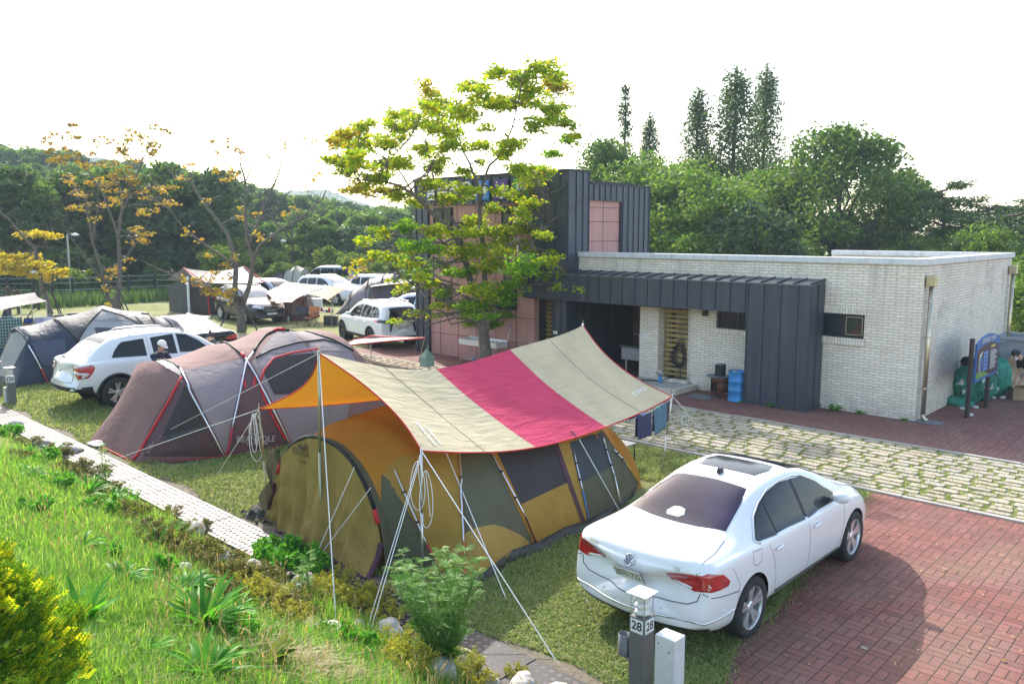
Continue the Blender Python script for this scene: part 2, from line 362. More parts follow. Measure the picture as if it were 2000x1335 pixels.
# perforated drain cover: a run of cover plates with real holes
def drain():
    m,q,b=newmat('drain_cover_concrete'); p=q.pos(); X,Y,_=q.sep(p)
    L=1.0; fx=q.m('FRACT',q.m('DIVIDE',q.m('ADD',X,100),.1)); fy=q.m('FRACT',q.m('DIVIDE',q.m('SUBTRACT',Y,5.08),.095))
    r=q.m('SQRT',q.m('ADD',q.m('POWER',q.m('SUBTRACT',fx,.5),2),q.m('POWER',q.m('SUBTRACT',fy,.5),2)))
    hole=q.mr(r,.31,.27); c=q.ramp(q.noise(p,3,5),[(.3,(.13,.11,.11)),(.7,(.20,.175,.17))])
    c=q.mix(q.mr(q.noise(p,25,4),.45,.7,0,.4),c,(.32,.28,.25)); c=q.mix(hole,(.008,.008,.008),c)
    q.l.new(c,b.inputs['Base Color']); b.inputs['Roughness'].default_value=.5; q.l.new(q.m('MULTIPLY',q.m('SUBTRACT',1,hole),.4),b.inputs['Specular IOR Level'])
    q.l.new(q.m('ADD',.5,q.m('MULTIPLY',hole,.5)),b.inputs['Roughness'])
    t=T('drain_channel','long run of perforated grey drain covers between the grass bank and the tent lawn','drain cover',(-12,5.36,0))
    x=-30.0; first=None; ms=None
    while x<-2.6:
        mb=MB(); mb.box(x+.005,x+.995,5.06,5.67,-.02,.035+random.uniform(-.004,.004)); mb.build('cover_plate',m,t,bevel=.006)
        x+=1.0
drain()
# ------------------------------------------------------------------ brick service building
BX0,BX1,BY0,BY1,BH=-15.4,-5.68,19.26,27.2,3.5
bb=T('brick_building','low flat-roofed cream brick building with dark metal canopy and white coping','building',(-10.5,19.3,0))
def wall_box(mb,x0,x1,y0,y1,z0,z1): mb.box(x0,x1,y0,y1,z0,z1)
W_=MB(); th=.25
# front wall with openings: window A (-7.93..-6.92, z 1.78..2.32), window B (-10.75..-9.6, 1.72..2.2), slat niche (-12.45..-11.5,.3..2.2)
def wall_open(mb,x0,x1,y0,y1,z0,z1,ops):
    ops=sorted(ops); cx=x0
    for (a,b_,c,d) in ops:
        if a>cx: mb.box(cx,a,y0,y1,z0,z1)
        if c>z0: mb.box(a,b_,y0,y1,z0,c)
        if d<z1: mb.box(a,b_,y0,y1,d,z1)
        cx=b_
    if cx<x1: mb.box(cx,x1,y0,y1,z0,z1)
wall_open(W_,-11.45,BX1,BY0,BY0+th,0,BH,[(-7.93,-6.90,1.76,2.32),(-10.72,-9.55,1.72,2.25)])
W_.box(-13.12,-12.50,BY0,BY0+.7,0,2.3)   # pillar
W_.box(-15.4,-11.45,BY0,BY0+th,2.3,BH)
W_.box(BX1-th,BX1-.0,BY0+th,BY1,0,BH); W_.box(-15.4,AY(1631,487,BY1).x,BY1-th,BY1,0,BH-.2); W_.box(AY(1631,487,BY1).x,BX1-th,BY1-th,BY1,0,BH); W_.box(-11.7,-11.45,BY0+th,BY0+1.2,0,2.3)
W_.box(-12.5,-11.45,BY0+.9,BY0+1.1,0,2.3)
W_.build('wall',BRICK,bb)
mb=MB(); mb.box(-7.97,-6.86,BY0-.012,BY0+.1,2.32,2.46); mb.box(-7.97,-6.86,BY0-.05,BY0+.12,1.60,1.76); mb.box(-10.76,-9.5,BY0-.012,BY0+.1,1.58,1.72)
mb.box(-15.35,-7.9,BY0-.01,BY0+.1,3.05,3.19); mb.build('window_surround',SOLD,bb)
mb=MB(); mb.box(-15.3,BX1-.26,BY0+.26,BY1-.26,BH-.35,BH-.15); mb.build('roof',CONC,bb)
mb=MB(); mb.box(-15.45,BX1+.06,BY0-.06,BY0+.3,BH,BH+.14); mb.box(BX1-.3,BX1+.06,BY0+.3,BY1+.06,BH,BH+.14); XB=AY(1631,487,BY1).x; mb.box(XB,BX1-.3,BY1-.3,BY1+.06,BH,BH+.14)
mb.build('coping',WHITEC,bb,bevel=.01)
# windows
def window(parent,x0,x1,z0,z1,y,ft=.035,split=True,pane=GLASSD,frame=BLK):
    f=MB(); f.box(x0,x1,y-.03,y+.03,z0,z0+ft); f.box(x0,x1,y-.03,y+.03,z1-ft,z1); f.box(x0,x0+ft,y-.03,y+.03,z0+ft,z1-ft); f.box(x1-ft,x1,y-.03,y+.03,z0+ft,z1-ft)
    if split: f.box((x0+x1)/2-ft*.6,(x0+x1)/2+ft*.6,y-.035,y+.03,z0+ft,z1-ft)
    fo=f.build('window_frame',frame,parent); g=MB(); g.box(x0+ft,x1-ft,y-.004,y+.004,z0+ft,z1-ft); g.build('pane',pane,fo); return fo
window(bb,-7.93,-6.90,1.76,2.32,BY0+.14,.05); window(bb,-10.72,-9.55,1.72,2.25,BY0+.14,.05)
f=MB(); xx=-7.37;  f.box(-7.36,-6.97,BY0+.085,BY0+.1,1.82,1.835); f.box(-7.36,-6.97,BY0+.085,BY0+.1,2.24,2.255); f.box(-7.36,-7.345,BY0+.085,BY0+.1,1.82,2.25); f.box(-6.985,-6.97,BY0+.085,BY0+.1,1.82,2.25); f.build('insect_screen_frame',STEEL,bb)
# canopy with standing seams
cn=MB(); CY=18.5; CZ0,CZ1=2.25,3.0
cn.box(-16.9,-7.85,CY,BY0,CZ0,CZ1-.02)
cn.box(-9.45,-7.85,CY,BY0,0,CZ0)      # drop leg
x=-16.8
seams=MB()
xs_=np.arange(-16.9,-9.5,.41)
for x in xs_: seams.box(x-.012,x+.012,CY-.03,CY,CZ0,CZ1); 
for x in (-9.45,-9.04,-8.6,-8.18,-7.87): seams.box(x-.012,x+.012,CY-.03,CY,0.0 if x>-9.5 else CZ0,CZ1)
for x in np.arange(-16.9,-7.8,.41): 
    seams.add([(x-.012,CY-.03,CZ1-.02),(x+.012,CY-.03,CZ1-.02),(x+.012,CY-.03,CZ1+.05),(x-.012,CY-.03,CZ1+.05),(x-.012,BY0,CZ1-.02),(x+.012,BY0,CZ1-.02),(x+.012,BY0,CZ1+.13),(x-.012,BY0,CZ1+.13)],[(0,1,2,3),(1,5,6,2),(0,3,7,4),(3,2,6,7),(4,7,6,5)])
for y in (CY+.36,): seams.box(-7.85,-7.82,y-.012,y+.012,0,CZ1)
cn.add([(-16.9,CY-.02,CZ1-.02),(-7.83,CY-.02,CZ1-.02),(-7.83,BY0,CZ1+.09),(-16.9,BY0,CZ1+.09),(-16.9,CY-.02,CZ1+.0),(-7.83,CY-.02,CZ1+.0),(-7.83,BY0,CZ1+.11),(-16.9,BY0,CZ1+.11)],[(0,1,2,3),(4,5,6,7),(0,4,5,1),(1,5,6,2),(3,2,6,7),(0,3,7,4)])
can=cn.build('canopy',METAL,bb); seams.build('standing_seam',METAL,can)
lip=MB(); lip.box(-16.9,-7.82,CY-.045,CY-.03,CZ1-.02,CZ1+.012); lip.build('canopy_edge',mat('seam_edge',(.14,.15,.17),.4,metal=.5),can)
# recess with wash-up counters
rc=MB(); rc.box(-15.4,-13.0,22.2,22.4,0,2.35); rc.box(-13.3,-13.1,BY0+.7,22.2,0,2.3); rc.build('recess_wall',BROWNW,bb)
rc=MB(); rc.box(-15.9,-15.4,CY+.25,22.4,0,2.25); rc.box(-16.2,-15.6,19.6,19.7,0,2.2); 
for x in (-15.9,-15.62): rc.box(x-.01,x+.01,CY+.22,CY+.25,0,2.25)
rc.build('metal_jamb',METAL,bb)
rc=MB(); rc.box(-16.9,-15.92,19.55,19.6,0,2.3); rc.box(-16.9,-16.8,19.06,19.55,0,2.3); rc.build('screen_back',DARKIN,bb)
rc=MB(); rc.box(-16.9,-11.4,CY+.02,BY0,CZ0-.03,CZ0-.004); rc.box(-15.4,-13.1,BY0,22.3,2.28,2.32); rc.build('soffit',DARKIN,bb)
for x in (-14.62,-14.42): mb=MB(); mb.box(x,x+.12,22.17,22.2,1.45,1.6); mb.build('tap_sign',WHT,bb)
tapc=T('wash_counter','long grey stainless wash-up counter inside the dark recess under the canopy','sink',(-13.7,21,0))
mb=MB(); mb.box(-14.2,-13.35,19.9,22.1,.45,.82); mb.build('basin_front',mat('grey_counter',(.30,.30,.31),.5),tapc,bevel=.01)
mb=MB(); mb.box(-14.25,-13.32,19.85,22.15,.82,.88); mb.build('worktop',mat('dark_counter',(.06,.065,.07),.3),tapc,bevel=.005)
for y in (20.0,22.0):
    for x in (-14.1,-13.5): mb=MB(); mb.box(x,x+.06,y-.03,y+.03,0,.45); mb.build('leg',STEEL,tapc)
for y in (20.4,20.9):
    mb=MB(); mb.tube([(-13.9,y,.88),(-13.9,y,1.1),(-13.93,y,1.17),(-14.0,y,1.2),(-14.07,y,1.17),(-14.1,y,1.1)],.014,8); mb.build('tap',STEEL,tapc,smooth=True)
# timber slat screens
def slats(x0,x1,y,z0,z1,label):
    t=T('slat_screen',label,'screen',((x0+x1)/2,y,z0),group=None); n=int((z1-z0)/.135)
    for i in range(n):
        z=z0+i*(z1-z0)/n; mb=MB(); mb.box(x0+random.uniform(-.01,.01),x1+random.uniform(-.01,.01),y-.02,y+.02,z+.02,z+.105+random.uniform(-.008,.008)); mb.build('slat',WOOD,t,bevel=.004)
    mb=MB(); mb.box(x0+.06,x0+.12,y+.021,y+.08,z0,z1); mb.box(x1-.12,x1-.06,y+.021,y+.08,z0,z1); mb.build('batten',WOOD,t)
    return t
slats(-12.48,-11.47,BY0+.30,.22,2.25,'greenish wooden slat screen beside the coiled hose under the canopy')
slats(-16.75,-15.95,BY0+.12,.0,2.22,'wooden slat screen next to the pink wall left of the dark recess')
# step
st=T('entrance_step','low concrete step with brick-on-end edge below the hose and slat screen','step',(-12,18.9,0))
mb=MB(); mb.box(-13.05,-11.3,18.15,19.25,0,.14); mb.build('step_top',CONC,st,bevel=.01)
mb=MB(); mb.box(-11.3,-11.2,18.1,19.2,0,.155); mb.box(-13.05,-11.3,18.05,18.15,0,.155); mb.box(-12.5,-11.46,19.1,19.25,.14,.22);mb.build('brick_edge',SOLD,st,bevel=.005)
# notice plates & lamp
t=MB(); t.box(-12.98,-12.78,BY0-.006,BY0,1.28,1.37); tag(t.build('notice_plate',WHT),'small white notice plate on the brick pillar','sign')
t=MB(); t.box(-15.88,-15.72,CY+.212,CY+.219,1.18,1.27); tag(t.build('notice_plate',WHT),'small white notice plate on the dark metal jamb beside the slat screen','sign')
wl=T('wall_lamp','small black box lamp on the brick wall under the canopy','lamp',(-11.0,BY0-.1,2.05)); mb=MB(); mb.box(-11.06,-10.94,BY0-.14,BY0-.03,2.02,2.2); mb.build('housing',BLK,wl,bevel=.006); mb=MB(); mb.box(-11.04,-10.96,BY0-.03,BY0,2.08,2.16); mb.build('bracket',BLK,wl)
# downpipes
def downpipe(x,y,nx,ny,label):
    t=T('downpipe',label,'downpipe',(x,y,0)); 
    mb=MB(); mb.tube([(x,y,.12),(x,y,3.05)],.05,14); mb.build('pipe',BRASS,t,smooth=True)
    mb=MB(); mb.tube([(x,y,.16),(x,y,.1),(x+nx*.04,y+ny*.04,.05),(x+nx*.1,y+ny*.1,.02)],.052,12); mb.build('shoe',BRASS,t,smooth=True)
    mb=MB(); mb.obox((x,y,3.16),(.19,.19,.24)); mb.build('hopper',BRASS,t,bevel=.008)
    for z in (.75,1.9,2.7):
        mb=MB(); mb.lathe([(.053,-.02),(.058,-.02),(.058,.02),(.053,.02)],14,(x,y,z)); mb.obox((x-nx*.07,y-ny*.07,z),(.10 if nx else .03,.10 if ny else .03,.02)); mb.build('bracket',STEEL,t)
downpipe(BX1+.12,19.42,1,0,'steel downpipe at the near corner of the cream brick building'); downpipe(BX1+.12,26.9,1,0,'steel downpipe at the far end of the brick side wall')
# ------------------------------------------------------------------ two-storey pink and metal block
tb=T('shower_block','two-storey pink panel block wrapped in dark seamed metal with pictogram signs','building',(-19,20.5,0))
TX0,TX1,TY=-22.35,-15.35,18.75; TH=6.0
mb=MB(); mb.box(TX0+.75,-16.75,TY+.06,TY+.3,0,5.12); mb.build('pink_panel_wall',PINK,tb)
jn=MB()
for z in (.75,1.55,2.45,3.35,4.3): jn.box(TX0+.75,-16.75,TY+.054,TY+.062,z-.008,z+.008)
for x in (-21.1,-20.2,-19.3,-18.4,-17.5): jn.box(x-.008,x+.008,TY+.0535,TY+.062,0,5.12)
jn.build('panel_joint',JOINT,tb)
mt=MB(); mt.box(TX0,TX0+.75,TY,TY+.3,0,5.12); mt.box(TX0,-15.35,TY,TY+.3,5.12,TH); mt.box(-16.75,TX1,TY,TY+.3,3.0,5.12); mt.box(-16.75,-15.95,TY+.02,TY+.3,2.2,3.0)
mt.box(TX1-.3,TX1,TY+.3,19.75,2.9,TH); mt.box(TX0,TX0+.3,TY+.3,22.95,0,TH); mt.box(TX0+.3,-21.9,22.7,22.95,0,5.6)
mt.box(-15.65,-15.35,19.75,22.95,5.18,5.66); mt.box(-15.65,-15.35,21.4,22.95,3.3,5.18); mt.box(-21.9,-15.65,22.7,22.95,3.3,5.6)
mt.build('metal_cladding',METAL,tb)
mb=MB(); mb.box(-15.75,-15.45,19.75,21.4,3.3,5.18); mb.build('pink_side_panel',PINK,tb)
jn=MB(); jn.box(-15.452,-15.444,20.55,20.566,3.3,5.18)
for z in (3.95,4.55,4.98): jn.box(-15.452,-15.4435,19.75,21.4,z-.008,z+.008)
jn.build('panel_joint',JOINT,tb)
sm=MB()
for x in np.arange(TX0+.1,TX1,.41): sm.box(x-.012,x+.012,TY-.03,TY,5.12,TH+.03)
for x in (TX0+.1,TX0+.4,TX0+.72): sm.box(x-.012,x+.012,TY-.03,TY,0,5.12)
for x in (-16.75,-16.3,-15.88,-15.4): sm.box(x-.012,x+.012,TY-.03,TY,3.0,5.12)
for y in (19.1,19.42,19.7): sm.box(TX1,TX1+.03,y-.012,y+.012,3.5,TH+.03)
for y in np.arange(19.95,21.4,.29): sm.box(TX1,TX1+.03,y-.01,y+.01,5.18,5.68)
for y in (21.45,21.75,22.05,22.35,22.65,22.93): sm.box(TX1,TX1+.03,y-.01,y+.01,3.5,5.68)
sm.build('standing_seam',METAL,tb)
rf=MB(); rf.box(TX0-.03,TX1+.03,TY-.04,TY+.34,TH,TH+.06); rf.box(TX1-.33,TX1+.03,TY+.34,19.78,TH,TH+.06); rf.box(TX0+.31,TX1-.33,TY+.34,22.69,5.7,5.8); rf.box(-15.7,-15.32,19.78,22.98,5.66,5.72); rf.box(-19,-15.7,21.2,22.9,5.6,5.75)
rf.build('parapet_cap',METALD,tb)
for (x0,x1,z0,z1) in ((-21.35,-20.45,4.42,5.02),(-18.1,-17.1,4.42,5.02),(-21.3,-20.5,1.78,2.45),(-18.4,-17.5,1.8,2.42)):
    mb=MB(); mb.box(x0-.03,x1+.03,TY+.03,TY+.056,z0-.03,z1+.03); mb.build('window_reveal',METALD,tb); window(tb,x0,x1,z0,z1,TY+.02,.045)
mb=MB(); mb.box(-17.55,-17.15,TY-.006,TY-.002,4.52,4.98); mb.build('window_blind',mat('blind',(.62,.58,.58),.8),tb)
# ladder-like frame at left
ld=T('roof_ladder','black steel ladder frame fixed to the left edge of the pink and metal block','ladder',(TX0-.3,TY+.1,2.5))
mb=MB(); mb.tube([(TX0-.55,TY+.3,2.6),(TX0-.55,TY+.3,4.9)],.02,6); 
for z in (4.85,4.5,3.8,3.2): mb.tube([(TX0-.55,TY+.3,z),(TX0,TY+.3,z)],.018,6)
mb.build('frame',BLK,ld)
# fascia lettering and pictograms
LW=mat('sign_white',(.85,.85,.88),.4,var=.02)
for i,ch in enumerate('클린하우스'): text('letter',ch,.62,(-21.35+i*.58,TY-.06,5.55),(math.pi/2,0,0),LW,tb,.03,bold=.01)
for k,(x,c) in enumerate(((-18.85,(.03,.22,.72)),(-18.05,(.11,.03,.30)),(-17.2,(.04,.36,.10)))):
    mb=MB(); mb.box(x-.29,x+.29,TY-.09,TY-.035,5.24,5.86); so_=mb.build('pictogram_sign',mat('sign_%d'%k,c,.4,var=.04),tb,bevel=.03)
    pc=MB(); yy=TY-.096
    def disc(cx,cz,r,r2=None):
        n=18
        if r2 is None: pc.prism([(cx+r*math.cos(2*math.pi*i/n),cz+r*math.sin(2*math.pi*i/n)) for i in range(n)],yy,yy+.004)
        else:
            for i in range(n):
                a=2*math.pi*i/n; b_=2*math.pi*(i+1)/n
                pc.prism([(cx+r*math.cos(a),cz+r*math.sin(a)),(cx+r*math.cos(b_),cz+r*math.sin(b_)),(cx+r2*math.cos(b_),cz+r2*math.sin(b_)),(cx+r2*math.cos(a),cz+r2*math.sin(a))],yy,yy+.004)
    if k==0:
        disc(x+.11,5.74,.035); pc.prism([(x+.07,5.69),(x+.15,5.69),(x+.20,5.47),(x+.02,5.47)],yy,yy+.004); pc.prism([(x+.08,5.47),(x+.10,5.47),(x+.10,5.32),(x+.08,5.32)],yy,yy+.004); pc.prism([(x+.12,5.47),(x+.14,5.47),(x+.14,5.32),(x+.12,5.32)],yy,yy+.004)
        disc(x-.12,5.74,.035); pc.prism([(x-.17,5.69),(x-.07,5.69),(x-.07,5.48),(x-.17,5.48)],yy,yy+.004); pc.prism([(x-.16,5.48),(x-.13,5.48),(x-.13,5.32),(x-.16,5.32)],yy,yy+.004); pc.prism([(x-.11,5.48),(x-.08,5.48),(x-.08,5.32),(x-.11,5.32)],yy,yy+.004)
    elif k==1:
        disc(x+.03,5.6,.05); pc.prism([(x-.02,5.53),(x+.10,5.53),(x+.11,5.27),(x-.02,5.27)],yy,yy+.004); pc.prism([(x+.08,5.53),(x+.13,5.51),(x+.17,5.68),(x+.12,5.70)],yy,yy+.004); pc.prism([(x+.12,5.70),(x+.17,5.68),(x+.10,5.76),(x+.08,5.74)],yy,yy+.004)
        pc.prism([(x-.02,5.53),(x-.02,5.47),(x-.13,5.36),(x-.15,5.40)],yy,yy+.004); disc(x-.16,5.78,.03)
        for a in range(4): pc.prism([(x-.15+.03*a,5.74-.01*a),(x-.145+.03*a,5.74-.01*a),(x-.10+.045*a,5.64-.012*a),(x-.107+.045*a,5.64-.012*a)],yy,yy+.004)
    else:
        disc(x+.04,5.6,.15,.11); disc(x+.04,5.6,.05,.03); pc.prism([(x-.20,5.36),(x-.16,5.36),(x-.08,5.72),(x-.13,5.70)],yy,yy+.004); pc.prism([(x-.1,5.36),(x+.16,5.36),(x+.16,5.4),(x-.1,5.4)],yy,yy+.004)
    pc.build('pictogram',LW,so_)
# ------------------------------------------------------------------ fabric things
def fabric(name,col,trans=.22,rough=.75,wr=.35,back=None,sheen=.0,stretch=(1,1,1),ws=5):
    if name in MC: return MC[name]
    m,q,b=newmat(name); MC[name]=m; o=q.pos()
    mp=q.new('ShaderNodeMapping'); q.l.new(o,mp.inputs[0]); mp.inputs['Scale'].default_value=stretch
    n=q.noise(o,2.2,4); c=q.ramp(n,[(.3,tuple(x*.9 for x in col)),(.7,tuple(min(1,x*1.08) for x in col))])
    if back:
        g=q.new('ShaderNodeNewGeometry').outputs['Backfacing']; c=q.mix(g,c,back)
    q.l.new(c,b.inputs['Base Color']); b.inputs['Roughness'].default_value=rough; b.inputs['Specular IOR Level'].default_value=.2
    w=q.noise(mp.outputs[0],ws,5,.55,.8); w2=q.noise(o,300,2,.5)
    nb=q.bump(q.m('ADD',w,q.m('MULTIPLY',w2,.02)),wr,.06); q.l.new(nb,b.inputs['Normal'])
    t=q.new('ShaderNodeBsdfTranslucent'); q.l.new(c,t.inputs[0]); q.l.new(nb,t.inputs['Normal'])
    mx=q.new('ShaderNodeMixShader'); mx.inputs[0].default_value=trans; q.l.new(b.outputs[0],mx.inputs[1]); q.l.new(t.outputs[0],mx.inputs[2]); q.l.new(mx.outputs[0],m.node_tree.nodes['Material Output'].inputs[0])
    return m
F_OCH=fabric('ochre_fabric',(.42,.25,.05),wr=.7,ws=3.5); F_OLV=fabric('olive_fabric',(.12,.115,.07),.15,wr=.75,ws=3.5); F_KHK=fabric('khaki_fabric',(.36,.25,.07),.2,wr=1.0,ws=6,stretch=(1.3,1.3,.28))
F_OCH_SH=fabric('tarp_shaded_ochre',(.52,.235,.03),.3); F_MESH=fabric('dark_window_mesh',(.055,.045,.045),.1,.7,.1); F_SKIRT=fabric('dark_skirt',(.07,.068,.06),.05,wr=1,ws=7)  # roof cloth is ochre turned rust-orange; the tarp's shade is in its colour
F_MAR=fabric('maroon_trim',(.085,.035,.05),.05,.6,.1); F_RED=fabric('red_piping',(.55,.035,.04),.05,.6,.1); F_BLK=fabric('black_sleeve',(.02,.02,.022),0,.6,.1)
F_BRN=fabric('brown_tent_fabric',(.25,.145,.135),.15,.8,.55,stretch=(1,.35,1)); F_GRY=fabric('grey_tent_fabric',(.30,.255,.26),.18,.8,.45); F_BRD=fabric('dark_brown_fabric',(.13,.07,.075),.12,.6,.3)
F_NAVY=fabric('navy_fabric',(.035,.045,.07),.08,.5,.7,ws=3.5); F_LGR=fabric('light_grey_fabric',(.42,.42,.42),.3,.6,.35); F_TAUPE=fabric('taupe_fabric',(.15,.13,.12),.12,.55,.5); F_DK=fabric('charcoal_fabric',(.07,.07,.078),.1,.6,.4)
F_BEI=fabric('beige_fabric',(.34,.26,.22),.2,.6,.4,back=(.75,.45,.24,1)); F_CRM=fabric('cream_fabric',(.50,.47,.38),.25,.6,.4); F_TG=fabric('grey_tarp',(.095,.095,.11),.2,.5,.45)
ROPE=mat('white_rope',(.78,.78,.76),.8,var=.08); POLEG=mat('khaki_pole',(.36,.36,.24),.35,metal=.6,var=.1); ALU=mat('alu_pole',(.74,.76,.80),.3,metal=.85,var=.06); POLER=mat('red_pole',(.60,.02,.05),.35,var=.05); POLEB=mat('blue_pole',(.05,.22,.60),.35)
def superarch(xc,W,H,n,yf,yr,nv=24,z0=0):
    out=[]
    for i in range(nv+1):
        t=math.pi*i/nv; c,s=math.cos(t),math.sin(t)
        x=W*math.copysign(abs(c)**(2/n),c); z=H*abs(s)**(2/n)
        out.append(V((xc+x,yf+(yr-yf)*(z/H if H else 0),z0+z)))
    return out
def loft(stations,sub=6,sag=.05,mf=None):
    rows=[]; seg=[]
    for k in range(len(stations)-1):
        A_,B_=stations[k],stations[k+1]; nv=len(A_)-1
        for s in range(sub):
            u=s/sub; r=[]
            for j in range(nv+1):
                w=math.sin(math.pi*j/nv); p=A_[j].lerp(B_[j],u); c=(A_[nv//2]+B_[nv//2])/2; c.z=.5
                d=(c-p); d=d.normalized() if d.length>1e-6 else d
                r.append(p+d*sag*math.sin(math.pi*u)*w)
            rows.append(r); seg.append(k)
    rows.append(list(stations[-1])); mb=MB(); mb.grid(rows); return mb
def bvh_of(mb):
    return BVHTree.FromPolygons([V(p) for p in mb.v],[tuple(f) for f in mb.f])
def onsurf(bvh,px,py,off=.01,y=None):
    d=ray(px,py).normalized(); o=V((0,0,CAMH)); h=bvh.ray_cast(o,d)
    if h[0] is None:
        n=bvh.find_nearest(o+d*(y if y else 12)); # nearest on silhouette
        best=None
        for k in range(40,900,4):
            q=bvh.find_nearest(o+d*(k/20))
            if q[0] is not None and (best is None or q[3]<best[3]): best=q
        h=best
    n=h[1]; n=n if n.dot(d)<0 else -n
    return h[0]+n*off
def surfpatch(bvh,poly,off,nr=14,nc=14):
    """a panel sewn onto the surface; poly = pixel outline"""
    ys=[p[1] for p in poly]; y0,y1=min(ys)+.01,max(ys)-.01; rows=[]
    for i in range(nr+1):
        y=y0+(y1-y0)*i/nr; xs=[]
        for k in range(len(poly)):
            a=poly[k];b=poly[(k+1)%len(poly)]
            if (a[1]-y)*(b[1]-y)<0 or a[1]==y: xs.append(a[0]+(b[0]-a[0])*(y-a[1])/(b[1]-a[1]) if b[1]!=a[1] else a[0])
        if len(xs)<2: continue
        xa,xb=min(xs),max(xs); rows.append([onsurf(bvh,xa+(xb-xa)*j/nc,y,off) for j in range(nc+1)])
    mb=MB(); mb.grid(rows); return mb
def surfline(bvh,pts,r,off=.012,mi=0,dens=14,n=6,mb=None,flat=1):
    mb=mb or MB(); P=[]
    for k in range(len(pts)-1):
        L=math.dist(pts[k],pts[k+1]); m_=max(2,int(L/dens))
        for i in range(m_): P.append(onsurf(bvh,pts[k][0]+(pts[k+1][0]-pts[k][0])*i/m_,pts[k][1]+(pts[k+1][1]-pts[k][1])*i/m_,off))
    P.append(onsurf(bvh,*pts[-1],off)); mb.tube(P,r,n,mi,flat=flat); return mb
def sagline(a,b,sag,n=14): 
    a=V(a);b=V(b); return [a.lerp(b,i/n)-V((0,0,sag*4*(i/n)*(1-i/n))) for i in range(n+1)]
def rope(name,label,pts,r=.005,group='guy ropes of the big tarp',parent=None):
    mb=MB(); mb.tube(pts,r,5); o=mb.build(name,ROPE,parent)
    if parent is None: tag(o,label,'rope',group)
    return o
